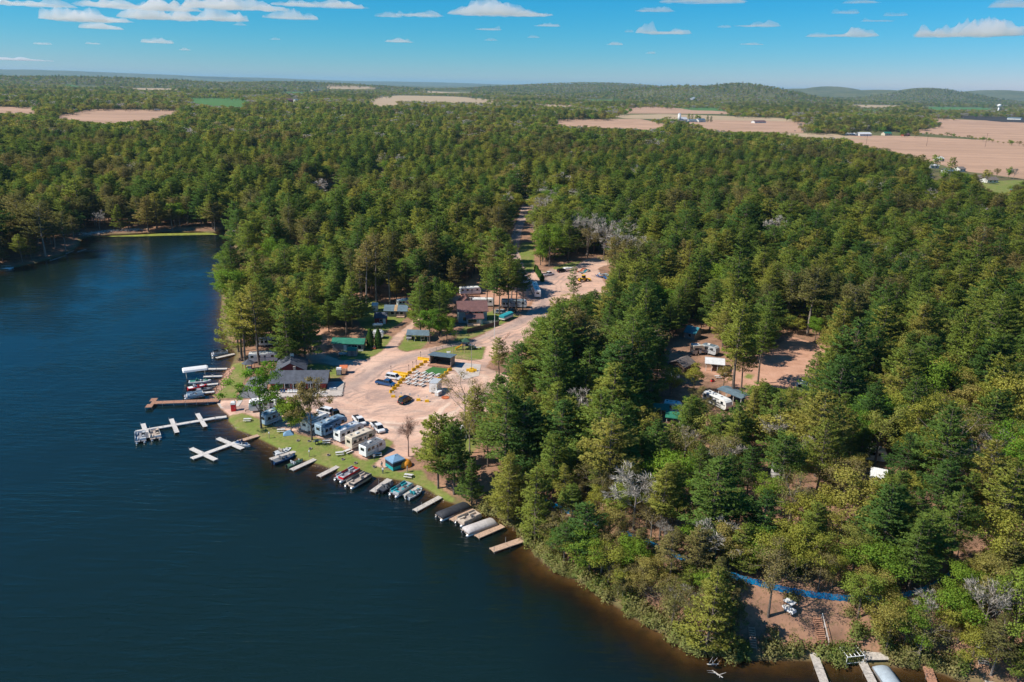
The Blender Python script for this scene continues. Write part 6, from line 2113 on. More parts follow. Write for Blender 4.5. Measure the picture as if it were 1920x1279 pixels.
for k, (P, ty, i) in enumerate((((913, 578), 500, 0), ((926, 588), 497, 1), ((952, 588), 480, 3), ((968, 582), 485, 5), ((980, 583), 505, 2), ((937, 590), 500, 4))):
    hero('red_pine' if k in (1, 3) else 'pine', i % 3, P, ty, ['pine left of the parked silver SUV', 'thin trunked pine behind the silver SUV', 'tall pine shading the grey park trailer', 'red pine right of the grey park trailer', 'pine nearest the road bend', 'pine between silver SUV and park trailer'][k], proto=HIGH[k % 3])
hero('pine', 2, (1076, 558), 498, 'lone pine standing in the upper gravel lot', proto=pine(84, 15, .2, 3.6, 1.1))
hero('pine', 3, (1040, 648), 560, 'pine rising at the right edge of the camp road')
hero('pine', 4, (936, 702), 634, 'young pine left of the playground fence corner', squash=1.15)
hero('pine', 0, (965, 716), 640, 'pine right of the playground pine')
for k, (x, y, ty) in enumerate(((660, 568, 470), (688, 577, 452), (706, 566, 440), (731, 572, 470), (676, 572, 490), (762, 560, 488))):
    hero('red_pine', k % 3, (x, y), ty, 'tall bare trunked pine, %s in the row behind the red shed' % ['first', 'third', 'fourth', 'fifth', 'second', 'last'][k], proto=pine(95 + k, 21, .58, 3.3, 1.1, .55, 'red_pine', .42, bark='bark_pale') if k < 3 else None)
# young hedge by the upper lot
hp = cedar(98, 3.0, .7)
for k in range(9):
    P = (1004 + k * 1.6, 508 + k * 2.6)
    g = ground(*P)
    plant('hedge_cedar', hp, g, .9 + .1 * (k % 3), k, 'small clipped cedar, %s from the back in the upper lot hedge' % ['first', 'second', 'third', 'fourth', 'fifth', 'sixth', 'seventh', 'eighth', 'last'][k], 'cedars of the upper lot hedge', 'shrub')

# big shoreline trees of the near bank
for k, (kind, i, P, ty, lb) in enumerate((
    ('pine', 2, (1322, 1226), 1068, 'full rounded pine overhanging the water on the near bank'),
    ('pine', 0, (1003, 1020), 880, 'pine at the foot of the bank above the lone brown dock'),
    ('pine', 3, (952, 982), 855, 'dark pine behind the pale grey covered pontoon'),
    ('pine', 5, (884, 946), 860, 'small pine behind the charcoal covered pontoon'),
    ('leaf_yellow', 0, (1560, 1100), 1030, 'yellow green oak behind the blue fence above the stairs'),
    ('leaf_yellow', 1, (1660, 1225), 1128, 'yellow green oak leaning over the boat lift'),
    ('leaf_yellow', 2, (1890, 1236), 1060, 'bright yellow green oak in the lower right corner'),
    ('leaf_olive', 1, (1440, 1156), 1010, 'brown olive tree left of the wooden stairs'),
    ('bare', 0, (1838, 1205), 1082, 'silvery bare tree near the lower right stairs'),
    ('bare', 2, (1730, 1200), 1115, 'grey bare tree in front of the curve of the blue fence'),
    ('pine', 1, (1700, 1115), 975, 'dark pine behind the curved end of the blue fence'),
    ('bare', 1, (1795, 925), 832, 'pale bare tree with forked limbs in the southeast forest'),
    ('bare', 0, (1862, 905), 810, 'tall pale bare tree beside the forked bare tree'),
    ('bare', 2, (1500, 905), 822, 'pale bare tree in front of the southeast campers'),
    ('bare', 1, (1885, 1010), 922, 'small bare tree at the right frame edge'),
    ('bare', 0, (1285, 865), 800, 'grey bare tree among pines south of the green shelters'),
    ('bare', 2, (1100, 480), 402, 'grey leafless crown behind the upper gravel lot'),
    ('bare', 0, (1068, 476), 400, 'grey leafless crown left of the group behind the upper lot'),
    ('bare', 1, (1132, 484), 412, 'leafless crown at the right of the group behind the upper lot'),
    ('bare', 1, (1170, 488), 416, 'leafless crown beside the yellow maple behind the upper lot'),
    ('leaf_yellow', 1, (1218, 492), 434, 'yellow round tree right of the leafless crowns'),
    ('leaf_green', 0, (1030, 500), 418, 'green tree at the corner of the upper gravel lot'),
    ('leaf_yellow', 0, (1300, 738), 682, 'golden tree in the middle of the east camp'),
    ('pine', 3, (1372, 748), 560, 'tall pine standing between the east camp roofs'),
    ('pine', 1, (1420, 720), 585, 'pine with bare trunk at the red clearing'),
    ('pine', 2, (1520, 750), 660, 'young pine at the south edge of the red clearing'),
    ('leaf_green', 1, (1528, 640), 592, 'bright lime tree behind the red clearing'),
)):
    hero(kind, i, P, ty, lb, proto=HIGH[k % 3] if 'east camp roofs' in lb or 'bare trunk at the red' in lb else None)

# ------------------------------------------------------------------ the forest
# stretches of ground, water and roofs that stay in open view from the air, as outlines in the photograph
OPEN = [
    [(0, 1279), (0, 520), (110, 490), (165, 460), (170, 445), (405, 442), (402, 495), (378, 545), (388, 605), (408, 648), (428, 700), (400, 760), (430, 800), (500, 838), (640, 892), (800, 925), (860, 958), (978, 1000), (998, 1045), (1085, 1096), (1200, 1170), (1290, 1226), (1380, 1240), (1560, 1242), (1700, 1260), (1750, 1279)],
    [(403, 745), (412, 712), (435, 686), (470, 662), (528, 636), (560, 690), (600, 690), (640, 660), (720, 640), (760, 662), (800, 652), (870, 643), (915, 648), (904, 690), (884, 715), (876, 760), (836, 790), (800, 800), (790, 860), (800, 900), (840, 935), (880, 945), (935, 960), (985, 990), (1000, 1012), (950, 1040), (640, 900), (430, 800)],
    [(596, 676), (618, 650), (622, 628), (690, 632), (690, 610), (690, 572), (770, 562), (775, 605), (757, 615), (757, 660), (690, 668)],
    [(852, 590), (858, 560), (862, 536), (905, 536), (932, 560), (930, 602), (900, 642), (868, 640), (858, 610)],
    [(885, 645), (920, 605), (985, 582), (1012, 562), (998, 530), (1008, 512), (1050, 490), (1108, 486), (1104, 505), (1130, 540), (1100, 545), (1062, 548), (1040, 566), (1008, 600), (985, 635), (965, 640), (930, 630)],
    [(985, 508), (1003, 506), (1002, 455), (992, 425), (994, 380), (978, 380), (964, 430), (958, 470), (968, 500)],
    [(860, 556), (860, 532), (905, 532), (925, 560), (990, 560), (990, 580), (880, 580)],
    [(1405, 705), (1425, 680), (1480, 636), (1544, 650), (1530, 682), (1492, 718), (1440, 715)],
    [(1318, 728), (1345, 728), (1390, 752), (1378, 764), (1330, 756)], [(1250, 668), (1340, 668), (1352, 690), (1330, 725), (1290, 690)], [(1278, 605), (1300, 608), (1330, 640), (1320, 655), (1240, 668), (1235, 655), (1280, 640)],
    [(1228, 758), (1262, 758), (1275, 780), (1245, 780)], [(1244, 744), (1276, 750), (1276, 762), (1246, 756)], [(1624, 876), (1656, 880), (1652, 902), (1626, 896)],
    [(1398, 1232), (1402, 1184), (1480, 1172), (1522, 1160), (1552, 1166), (1562, 1215), (1550, 1238)], [(1575, 1245), (1580, 1218), (1650, 1225), (1690, 1260), (1680, 1279), (1600, 1279)],
    [(965, 908), (990, 915), (990, 928), (965, 920)], [(1024, 938), (1050, 946), (1050, 960), (1024, 950)], [(1072, 962), (1130, 974), (1130, 988), (1072, 974)], [(1205, 1012), (1240, 1020), (1240, 1034), (1205, 1024)],
    [(1262, 1036), (1298, 1042), (1298, 1058), (1262, 1050)], [(1312, 1050), (1335, 1056), (1335, 1068), (1312, 1062)], [(1360, 1070), (1402, 1084), (1402, 1098), (1360, 1084)], [(1440, 1090), (1484, 1100), (1484, 1114), (1440, 1104)],
    [(1500, 1104), (1548, 1112), (1548, 1126), (1500, 1118)], [(1562, 1112), (1632, 1116), (1632, 1130), (1562, 1127)], [(1685, 1106), (1785, 1066), (1788, 1086), (1690, 1124)],
    [(152, 446), (156, 436), (260, 430), (400, 430), (410, 440), (170, 447)], [(585, 353), (642, 338), (648, 348), (590, 358)], [(700, 332), (722, 324), (724, 332), (704, 340)],
    [(1838, 332), (1875, 330), (1905, 345), (1900, 362), (1840, 352)],
] + fields_px + straw_px + green_px + dark_px
FAR_OPEN = [[(1262, 212), (1330, 214), (1330, 230), (1262, 230)], [(1410, 222), (1448, 224), (1448, 232), (1410, 230)], [(1600, 244), (1700, 248), (1700, 257), (1600, 255)],
            [(535, 182), (572, 182), (572, 193), (535, 193)], [(580, 164), (606, 164), (606, 172), (580, 172)], [(1740, 310), (1790, 312), (1790, 335), (1740, 330)], [(1862, 194), (1880, 194), (1880, 212), (1862, 212)]]
OPEN_ALL = OPEN + FAR_OPEN
BB = [(np.min(np.array(p), 0), np.max(np.array(p), 0)) for p in OPEN_ALL]

def hides(P, ragged=None):
    """does any of these world points cover ground that is open in the photograph"""
    q = project(P)
    if ragged is not None:
        q = q + ragged
    bad = np.zeros(len(q), bool)
    for poly, (lo, hi) in zip(OPEN_ALL, BB):
        k = np.nonzero((q[:, 0] >= lo[0]) & (q[:, 0] <= hi[0]) & (q[:, 1] >= lo[1]) & (q[:, 1] <= hi[1]) & ~bad)[0]
        if len(k):
            bad[k] = in_poly(q[k], poly)
    return bad

def grid(y0, y1, step, seed, slope=.80, pad=40):
    g = np.random.default_rng(seed)
    ys = np.arange(y0, y1, step)
    X, Y = [], []
    for j, y in enumerate(ys):
        w = slope * y + pad
        xs = np.arange(-w, w, step) + (j % 2) * step / 2
        X.append(xs)
        Y.append(np.full(len(xs), y))
    X, Y = np.concatenate(X), np.concatenate(Y)
    X += g.uniform(-.42, .42, len(X)) * step
    Y += g.uniform(-.42, .42, len(X)) * step
    return X, Y, g

def choose_kind(X, Y, g):
    n = len(X)
    u = g.random(n)
    patch = vnoise(X / 60, Y / 60, 31) + .5 * vnoise(X / 21, Y / 21, 32)
    decid = .17 + .50 * smooth(.0, .75, patch)
    decid += .34 * smooth(185, 120, Y) * smooth(-5, 40, X) * smooth(-.6, .5, patch)
    decid += .30 * smooth(30, 90, X) * smooth(190, 130, Y)
    decid += .32 * smooth(55, 105, X) * smooth(270, 150, Y)
    farm = smooth(800, 1600, Y)
    decid = decid * (1 - farm) + farm * (.70 + .28 * smooth(-.5, .5, vnoise(X / 420, Y / 420, 33)))
    k = np.zeros(n, int)                      # 0 pine 1 red pine 2 yellow 3 green 4 olive 5 bare
    redp = smooth(.1, .7, vnoise(X / 55 + 9, Y / 55, 35))
    k[g.random(n) < redp * .75] = 1
    w = g.random(n)
    isd = u < decid
    fr = -farm[isd] * .06 - .14 * (smooth(40, 90, X) * smooth(280, 160, Y))[isd]
    k[isd] = np.where(w[isd] < .46 - fr, 2, np.where(w[isd] < .62 - fr, 3, np.where(w[isd] < .90, 4, 5)))
    return k
KN = ['pine', 'red_pine', 'leaf_yellow', 'leaf_green', 'leaf_olive', 'bare']

def forest_set(y0, y1, step, seed, samples=True):
    X, Y, g = grid(y0, y1, step, seed)
    kind = choose_kind(X, Y, g)
    stand = vnoise(X / 75, Y / 75, 51)
    Hh = np.where(kind <= 1, np.clip(g.normal(18.5 + 3.0 * stand, 3.4, len(X)), 8, 28), np.clip(g.normal(13.5 + 1.5 * stand, 2.6, len(X)), 7, 20))
    if y0 < 300:                                # lower growth on the steep near bank
        Hh *= 1 - .22 * smooth(165, 120, Y)
    p = np.stack([X, Y], 1)
    ok = g.random(len(X)) > (.04 + .5 * smooth(.45, .8, vnoise(X / 23, Y / 23, 52))) * smooth(240, 320, Y)
    d = np.full(len(X), 100.0)
    nr_ = (np.abs(X) < 900) & (Y < 1300)
    d[nr_] = poly_sdf(p[nr_], LAKE)
    ok &= d > 1.0
    if y0 < 900:
        for P in [lot_w]:
            ok &= ~((poly_sdf(p, P) < 1.0))
        ok &= line_sdf(p, broad_w, 3.5) > 0
        for P in lawn_w[:8]:
            ok &= poly_sdf(p, P) > .5
        for P in dirt_w[:1]:
            ok &= poly_sdf(p, P) > 1
        for fx, fy_, fr_ in FOOT:
            ok &= (X - fx) ** 2 + (Y - fy_) ** 2 > (fr_ + 1.2) ** 2
        for fx, fy_, fr_ in HERO:
            ok &= (X - fx) ** 2 + (Y - fy_) ** 2 > (fr_ + 1.5) ** 2
    X, Y, kind, Hh = X[ok], Y[ok], kind[ok], Hh[ok]
    Z = height(X, Y)
    sc_ = np.zeros(len(X))
    left = np.ones(len(X), bool)
    rag = g.normal(0, 1, (len(X), 2)) * (np.array([9.0, .6]) if y0 > 4000 else np.array([9.0, 1.8])) if y0 > 900 else g.normal(0, 1, (len(X), 2)) * 1.5
    for s in (1.0, .78, .55):
        k = np.nonzero(left)[0]
        if not len(k):
            break
        bad = np.zeros(len(k), bool)
        hh = Hh[k] * s
        cr = np.where(kind[k] <= 1, .29, .38) * hh
        for fz, fx in ((.05, 0), (.3, -.8), (.3, .8), (.3, 0), (.55, -.6), (.55, .6), (.55, 0), (.8, 0), (.98, 0)):
            bad |= hides(np.stack([X[k] + fx * cr, Y[k], Z[k] + fz * hh], 1), rag[k])
        sc_[k[~bad]] = s
        left[k[~bad]] = False
    ok = sc_ > 0
    return X[ok], Y[ok], Z[ok], kind[ok], (Hh * sc_)[ok], g

nX, nY, nZ, nK, nH, g = forest_set(62, 520, 7.7, 1)

# trees crowding the steep southeast bank down to the water
gb = np.random.default_rng(91)
bk_pts = []
bX, bY, _g = grid(70, 180, 3.3, 92)
bp = np.stack([bX, bY], 1)
bd = poly_sdf(bp, LAKE)
bok = (bd > .8) & (bd < 20) & (bX > 4)
bX, bY, bd = bX[bok], bY[bok], bd[bok]
bZ = height(bX, bY)
bH = np.where(bd < 4, gb.uniform(6, 10, len(bX)), gb.uniform(4.5, 10, len(bX)))
bK = gb.choice([0, 1, 2, 3, 4, 5], size=len(bX), p=[.16, .40, .17, .05, .22, .0])
east = bX > 42
bK[east] = gb.choice([0, 1, 2, 3, 4, 5], size=int(east.sum()), p=[.10, .10, .42, .12, .19, .07])
keep_b = gb.random(len(bX)) < .85
for n_, poly in enumerate(OPEN[14:27]):
    for fz, fx in ((.1, 0), (.3, -.25), (.3, .25), (.5, 0), (.7, -.2), (.7, .2), (.9, 0)):
        keep_b &= ~in_poly(project(np.stack([bX + fx * bH, bY, bZ + fz * bH], 1)), poly)
for fx, fy_, fr_ in FOOT + HERO:
    keep_b &= (bX - fx) ** 2 + (bY - fy_) ** 2 > (fr_ + .3) ** 2
bX, bY, bZ, bK, bH = bX[keep_b], bY[keep_b], bZ[keep_b], bK[keep_b], bH[keep_b]
print('bank trees', len(bX))
nX, nY, nZ, nK, nH = (np.concatenate(p_) for p_ in ((nX, bX), (nY, bY), (nZ, bZ), (nK, bK), (nH, bH)))
# understorey filling the gaps of the near woods
uX, uY, uZ, uK, uH, _g = forest_set(62, 330, 8.2, 9)
um = uX > 6
uX, uY, uZ, uK, uH = uX[um], uY[um], uZ[um], uK[um], np.clip(uH[um] * .55, 5, 11)
print('understorey', len(uX))
nX, nY, nZ, nK, nH = (np.concatenate(p_) for p_ in ((nX, uX), (nY, uY), (nZ, uZ), (nK, uK), (nH, uH)))
q = project(np.stack([nX, nY, nZ + nH * .6], 1))
seen = (q[:, 0] > -40) & (q[:, 0] < 1960) & (q[:, 1] > 100) & (q[:, 1] < 1330)
size = nH / np.hypot(nX, nY)
order = np.argsort(-size)
single = np.zeros(len(nX), bool)
for k in range(6):
    c = [i for i in order if nK[i] == k and seen[i]][:(270 if k == 0 else 200)]
    single[c] = True
print('near trees', len(nX), 'singles', single.sum())
LANDMARK = [(1322, 1226, 'the near bank water edge'), (1544, 1190, 'the brown wooden stairs'), (1850, 1230, 'the lower right corner dock'), (1277, 1050, 'the middle of the blue mesh fence'), (1090, 972, 'the west end of the blue mesh fence'),
            (1736, 1105, 'the curved end of the blue mesh fence'), (950, 985, 'the covered pontoon boats'), (1643, 905, 'the white gabled shed in the pines'), (1850, 900, 'the pale bare trees at the right edge'), (1260, 785, 'the green roofed shelters'),
            (1350, 755, 'the long white east camper'), (1480, 690, 'the red dirt clearing'), (1290, 640, 'the teal roofed cabin'), (1080, 800, 'the woods right of the lot'), (960, 720, 'the playground fence corner'), (1100, 640, 'the right side of the camp road'),
            (1090, 520, 'the upper gravel lot'), (1700, 640, 'the forest at the right edge'), (1500, 560, 'the forest north of the red clearing'), (1250, 540, 'the forest east of the upper lot'), (970, 450, 'the back road'), (870, 545, 'the camper with the deck'),
            (690, 560, 'the red shed'), (600, 640, 'the green roofed cabin'), (460, 650, 'the shoreline trailers'), (430, 540, 'the peninsula shore'), (560, 500, 'the middle of the peninsula'), (300, 437, 'the far beach'), (90, 480, 'the left shore driftwood'), (1150, 900, 'the woods above the blue mesh fence'), (1450, 950, 'the southeast pines'), (820, 860, 'the lone pine')]
LM = np.array([ground(a_, b_)[:2] for a_, b_, _ in LANDMARK])
LOOK = {'pine': 'dark green pine', 'red_pine': 'olive green pine', 'leaf_yellow': 'yellow green oak', 'leaf_green': 'fresh green leafy tree', 'leaf_olive': 'brownish budding tree', 'bare': 'grey leafless tree'}
NTH = ['nearest', 'second nearest', 'third nearest', 'fourth nearest', 'fifth nearest', 'sixth nearest', 'seventh nearest', 'eighth nearest', 'ninth nearest', 'tenth nearest']
sing = np.nonzero(single)[0]
dist = np.hypot(nX[sing][:, None] - LM[None, :, 0], nY[sing][:, None] - LM[None, :, 1])
lm_i, lm_d = dist.argmin(1), dist.min(1)
seen_n = {}
for r_ in np.argsort(lm_d):
    i, j = sing[r_], lm_i[r_]
    kd = KN[nK[i]]
    protos = PR[kd]
    pr_ = protos[int(g.integers(len(protos)))]
    c_ = seen_n.get((kd, j), 0)
    seen_n[(kd, j)] = c_ + 1
    w = LANDMARK[j][2]
    lb = '%s %s, %s to %s' % ('tall' if nH[i] > 17 else 'short' if nH[i] < 10 else 'mid-sized', LOOK[kd], NTH[c_] if c_ < 10 else 'farther out', w)
    plant(KIND_NAME[kd], pr_, (nX[i], nY[i], nZ[i]), nH[i] / pr_[2], float(g.uniform(0, 6.28)), lb, KIND_NAME[kd].replace('_', ' ') + 's around ' + w, squash=float(g.uniform(1.05, 1.45)))

def instancer(name, label, X, Y, Z, K, Hh, lib, g, squash=(1.2, 1.65)):
    """the rest of the forest: one object, prototypes set out on points"""
    coll = bpy.data.collections.new(name + '_kinds')
    index, hts = {}, []
    allp = []
    for kd in KN:
        for pr_ in lib[kd]:
            allp.append((kd, pr_))
    for n, (kd, (tm, cm, h)) in enumerate(allp):
        me = bpy.data.meshes.new('%03d_kind' % n)
        nv = len(tm.vertices)
        co = np.concatenate([np.array([v.co for v in tm.vertices]), np.array([v.co for v in cm.vertices])]) if nv else None
        fs = [tuple(p.vertices) for p in tm.polygons] + [tuple(i + nv for i in p.vertices) for p in cm.polygons]
        me.from_pydata(co.tolist(), [], fs)
        me.materials.append(tm.materials[0])
        me.materials.append(cm.materials[0])
        me.polygons.foreach_set('material_index', [0] * len(tm.polygons) + [1] * len(cm.polygons))
        me.polygons.foreach_set('use_smooth', [True] * len(me.polygons))
        me.update()
        cn = np.zeros((len(cm.vertices), 3), np.float32)
        ln_ = np.zeros(len(cm.loops) * 3, np.float32)
        cm.corner_normals.foreach_get('vector', ln_)
        lv = np.zeros(len(cm.loops), np.int32)
        cm.loops.foreach_get('vertex_index', lv)
        cn[lv] = ln_.reshape(-1, 3)
        tn = np.array([v.normal for v in tm.vertices], np.float32).reshape(-1, 3)
        me.normals_split_custom_set_from_vertices(np.concatenate([tn, cn]).astype(float))
        o = bpy.data.objects.new('%03d_kind' % n, me)
        coll.objects.link(o)
        index.setdefault(kd, []).append((n, h))
    N = len(X)
    which, scale = np.zeros(N, np.int32), np.zeros((N, 3), np.float32)
    for k, kd in enumerate(KN):
        m_ = np.nonzero(K == k)[0]
        pick = g.integers(len(index[kd]), size=len(m_))
        which[m_] = np.array([a for a, _ in index[kd]])[pick]
        hs = np.array([b for _, b in index[kd]])[pick]
        s = Hh[m_] / hs
        sq = g.uniform(*squash, len(m_))
        scale[m_] = np.stack([s * sq, s * sq, s], 1)
    me = bpy.data.meshes.new(name)
    me.vertices.add(N)
    me.vertices.foreach_set('co', np.stack([X, Y, Z], 1).astype(np.float32).ravel())
    a = me.attributes.new('which', 'INT', 'POINT')
    a.data.foreach_set('value', which)
    a = me.attributes.new('size', 'FLOAT_VECTOR', 'POINT')
    a.data.foreach_set('vector', scale.ravel())
    a = me.attributes.new('turn', 'FLOAT_VECTOR', 'POINT')
    rot = np.zeros((N, 3), np.float32)
    rot[:, 2] = g.uniform(0, 6.28, N)
    a.data.foreach_set('vector', rot.ravel())
    o = bpy.data.objects.new(name, me)
    col.objects.link(o)
    o['kind'] = 'stuff'
    o['label'] = label
    o['category'] = 'forest'
    ng = bpy.data.node_groups.new(name, 'GeometryNodeTree')
    ng.interface.new_socket('Geometry', in_out='INPUT', socket_type='NodeSocketGeometry')
    ng.interface.new_socket('Geometry', in_out='OUTPUT', socket_type='NodeSocketGeometry')
    gi, go = ng.nodes.new('NodeGroupInput'), ng.nodes.new('NodeGroupOutput')
    ip = ng.nodes.new('GeometryNodeInstanceOnPoints')
    ci = ng.nodes.new('GeometryNodeCollectionInfo')
    ci.inputs['Collection'].default_value = coll
    ci.inputs['Separate Children'].default_value = True
    ci.inputs['Reset Children'].default_value = True
    def named(n, t):
        a = ng.nodes.new('GeometryNodeInputNamedAttribute')
        a.data_type = t
        a.inputs['Name'].default_value = n
        return [s for s in a.outputs if s.enabled and s.name == 'Attribute'][0]
    ng.links.new(gi.outputs[0], ip.inputs['Points'])
    ng.links.new(ci.outputs[0], ip.inputs['Instance'])
    ip.inputs['Pick Instance'].default_value = True
    ng.links.new(named('which', 'INT'), ip.inputs['Instance Index'])
    ng.links.new(named('turn', 'FLOAT_VECTOR'), ip.inputs['Rotation'])
    ng.links.new(named('size', 'FLOAT_VECTOR'), ip.inputs['Scale'])
    ng.links.new(ip.outputs[0], go.inputs[0])
    md = o.modifiers.new('plant', 'NODES')
    md.node_group = ng
    return o

r = ~single
mX, mY, mZ, mK, mH, g2_ = forest_set(520, 980, 9.0, 2)
instancer('forest', 'dense mixed pine forest behind the nearest trees', np.concatenate([nX[r], mX]), np.concatenate([nY[r], mY]), np.concatenate([nZ[r], mZ]), np.concatenate([nK[r], mK]), np.concatenate([nH[r], mH]), PR, g)
fX, fY, fZ, fK, fH, g3_ = forest_set(980, 2300, 10.5, 3)
print('mid', len(mX), 'far', len(fX))
eX, eY, eZ, eK, eH, g4_ = forest_set(2300, 4600, 15.0, 4)
xX, xY, xZ, xK, xH, g5_ = forest_set(4600, 9500, 34.0, 5)
print('farther', len(eX), len(xX))
instancer('far_forest', 'far woods reaching to the farm fields and hills', np.concatenate([fX, eX, xX]), np.concatenate([fY, eY, xY]), np.concatenate([fZ, eZ, xZ]),
          np.concatenate([fK, eK, xK]), np.concatenate([fH, eH * 1.05, xH * 1.1]), LOW, g, (1.3, 1.85))
# wider squat crowns out there stand for several trunks grown together

# undergrowth on the near bank and along the shores
SH = [shrub(201), shrub(202, 1.6, 1.8), shrub(203, 2.4, 1.4)]
gs = np.random.default_rng(44)
WORDS = ['first', 'second', 'third', 'fourth', 'fifth', 'sixth', 'seventh', 'eighth', 'ninth', 'tenth', 'eleventh', 'twelfth', 'thirteenth', 'fourteenth', 'fifteenth', 'sixteenth', 'seventeenth', 'eighteenth', 'nineteenth', 'twentieth']
L_ = LAKE[44:61]
n = 0
for i in range(len(L_) - 1):
    a, b = L_[i], L_[i + 1]
    L = float(np.hypot(*(b - a)))
    nrm = np.array([-(b - a)[1], (b - a)[0]]) / L
    m_ = int(L / .32)
    for k in range(m_):
        t = (k + gs.random()) / m_
        off = gs.uniform(.15, 2.2) if gs.random() < .7 else gs.uniform(2, 12)
        p = a + (b - a) * t + nrm * off * (1 if i < 100 else 1)
        if poly_sdf(p[None], LAKE)[0] < .1:
            p = a + (b - a) * t - nrm * off
        z = float(height(np.array([p[0]]), np.array([p[1]]))[0])
        if any((p[0] - fx) ** 2 + (p[1] - fy_) ** 2 < (fr_ * .8) ** 2 for fx, fy_, fr_ in FOOT) or n >= 290:
            continue
        qp = project(np.array([[p[0], p[1], z]]))[0]
        if 1395 < qp[0] < 1570 and gs.random() < .7:
            continue
        n += 1
        dd_ = np.hypot(LM[:, 0] - p[0], LM[:, 1] - p[1])
        j = int(dd_.argmin())
        c_ = seen_n.get(('shrub', j), 0)
        seen_n[('shrub', j)] = c_ + 1
        plant('shrub', SH[int(gs.integers(3))], (p[0], p[1], z), float(gs.uniform(.55, 1.25)), float(gs.uniform(0, 6.28)), 'olive bank shrub by %s, %s from the west' % (LANDMARK[j][2], WORDS[c_]) if c_ < 20 else 'leafy olive shrub on the lake bank by %s' % LANDMARK[j][2], 'shrubs on the southeast lake bank', 'shrub')
print('shrubs', n)
# ------------------------------------------------------------------ rocks along the water
def rocks(name, label, px, width, n, smin, smax, mat, seed):
    g = np.random.default_rng(seed)
    P = [np.array(flat(*p, .3)) for p in px]
    b = MB()
    for k in range(n):
        t = g.random() * (len(P) - 1)
        i = int(t)
        p = P[i] * (1 - t + i) + P[i + 1] * (t - i) + g.normal(0, width / 2, 2)
        z = max(float(height(np.array([p[0]]), np.array([p[1]]))[0]), -.2)
        s = g.uniform(smin, smax)
        v = unit(np.array([(1, 0, 0), (-1, 0, 0), (0, 1, 0), (0, -1, 0), (0, 0, 1), (0, 0, -1)]) + g.normal(0, .25, (6, 3))) * s * g.uniform(.6, 1.2, (6, 1))
        v = v * np.array([1.2, 1, .7]) + np.array([p[0], p[1], z])
        b.add(v.tolist(), [(0, 2, 4), (2, 1, 4), (1, 3, 4), (3, 0, 4), (2, 0, 5), (1, 2, 5), (3, 1, 5), (0, 3, 5)])
    o = b.build(name, mat)
    o['kind'] = 'stuff'
    o['label'] = label
    o['category'] = 'rocks'
rocks('riprap', 'reddish riprap rocks between the mown lawn and the slips', [(404, 748), (413, 722), (424, 704), (434, 690)], 1.6, 420, .2, .5, 'riprap', 1)
rocks('shore_stones', 'grey stones along the foot of the wooded bank', [(946, 978), (980, 996), (986, 1012)], 1.0, 160, .12, .3, 'stone', 2)
rocks('beach_litter', 'pale driftwood litter on the far beach', [(156, 441), (215, 434), (262, 432)], 3.5, 500, .2, .6, 'concrete', 3)
rocks('lawn_edge_stones', 'stones along the lawn shore', [(430, 794), (470, 818), (560, 862), (660, 890), (770, 905), (830, 938)], .5, 260, .08, .2, 'stone', 4)
# algae on the far bay
P = [flat(*p, .02) for p in [(170, 444), (240, 441), (300, 438), (395, 436), (408, 440), (330, 441.5), (250, 443.5)]]
t = MB().add([(x, y, .02) for x, y in P], [tuple(range(len(P)))])
M['algae'] = paint('yellow_green_algae', (0.24, 0.26, 0.03), 0.9, var=0.3, scale=.3)
o = t.build('algae_mat', 'algae')
o['kind'] = 'stuff'
o['label'] = 'bright yellow green algae along the far bay shore'
o['category'] = 'algae'

# ------------------------------------------------------------------ farm and houses far off
def far_house(label, A, B, depth, wall_h, roof_h, wall, roof, name='farm_building', **k):
    return gable_house(name, label, A, B, depth, wall_h, roof_h, wall, roof, .6, windows=[('f', -2.5, 1.0, 1.6, 1.4), ('f', 2.5, 1.0, 1.6, 1.4)], door=('f', 0, 'offwhite'), foot=0, **k)
def silo(label, P, top, r):
    g, h = height_for(P, top)
    t = thing('silo', label, 'silo', g)
    MB().tube((0, 0, -1), (0, 0, h * .88), r, n=16).build('tower', 'offwhite', t, True)
    MB().loft([[(math.cos(a) * q, math.sin(a) * q, h * (.88 + z)) for a in np.linspace(0, 2 * math.pi, 17)[:-1]] for q, z in ((r * 1.03, 0), (r * .8, .07), (r * .1, .12))]).build('dome', 'lightgrey', t, True)
silo('tall pale silo beside the white barn', (1273, 229), 212, 4.0)
far_house('white barn right of the tall silo', (1277, 229), (1289, 229), 14, 7, 5, 'whitewall', 'whiteroof')
far_house('blue roofed farm shed between barn and house', (1292, 229), (1306, 229), 12, 4, 3, 'whitewall', 'slateroof')
far_house('white farmhouse under the farm trees', (1310, 229), (1323, 229), 12, 5, 4, 'whitewall', 'slateroof', 'farmhouse')
far_house('small white shed left of the silo', (1252, 229), (1259, 229), 8, 4, 2, 'whitewall', 'whiteroof')
far_house('long low white house with maroon roof in the tilled field', (1415, 231), (1436, 231), 12, 4, 3, 'whitewall', 'maroonroof', 'farmhouse')
far_house('white farm buildings at the wood edge', (1612, 255), (1634, 255), 12, 4, 3, 'whitewall', 'whiteroof')
far_house('low white shed left of the wood edge farm', (1590, 254), (1604, 254), 9, 3, 2, 'whitewall', 'whiteroof')
far_house('cream barn with green roof at the wood edge', (1659, 254), (1672, 254), 10, 4, 3, 'cream', 'greenroof')
far_house('dark red shed right of the green roofed barn', (1695, 255), (1706, 255), 8, 3, 2, 'redwall', 'maroonroof')
far_house('red barn on the far left hillside farm', (540, 192), (550, 192), 24, 8, 6, 'redwall', 'maroonroof')
far_house('white farmhouse beside the red hillside barn', (555, 192), (566, 192), 20, 7, 5, 'whitewall', 'slateroof', 'farmhouse')
far_house('cream hilltop house above the hillside farm', (586, 171), (602, 171), 30, 8, 6, 'cream', 'brownroof', 'farmhouse')
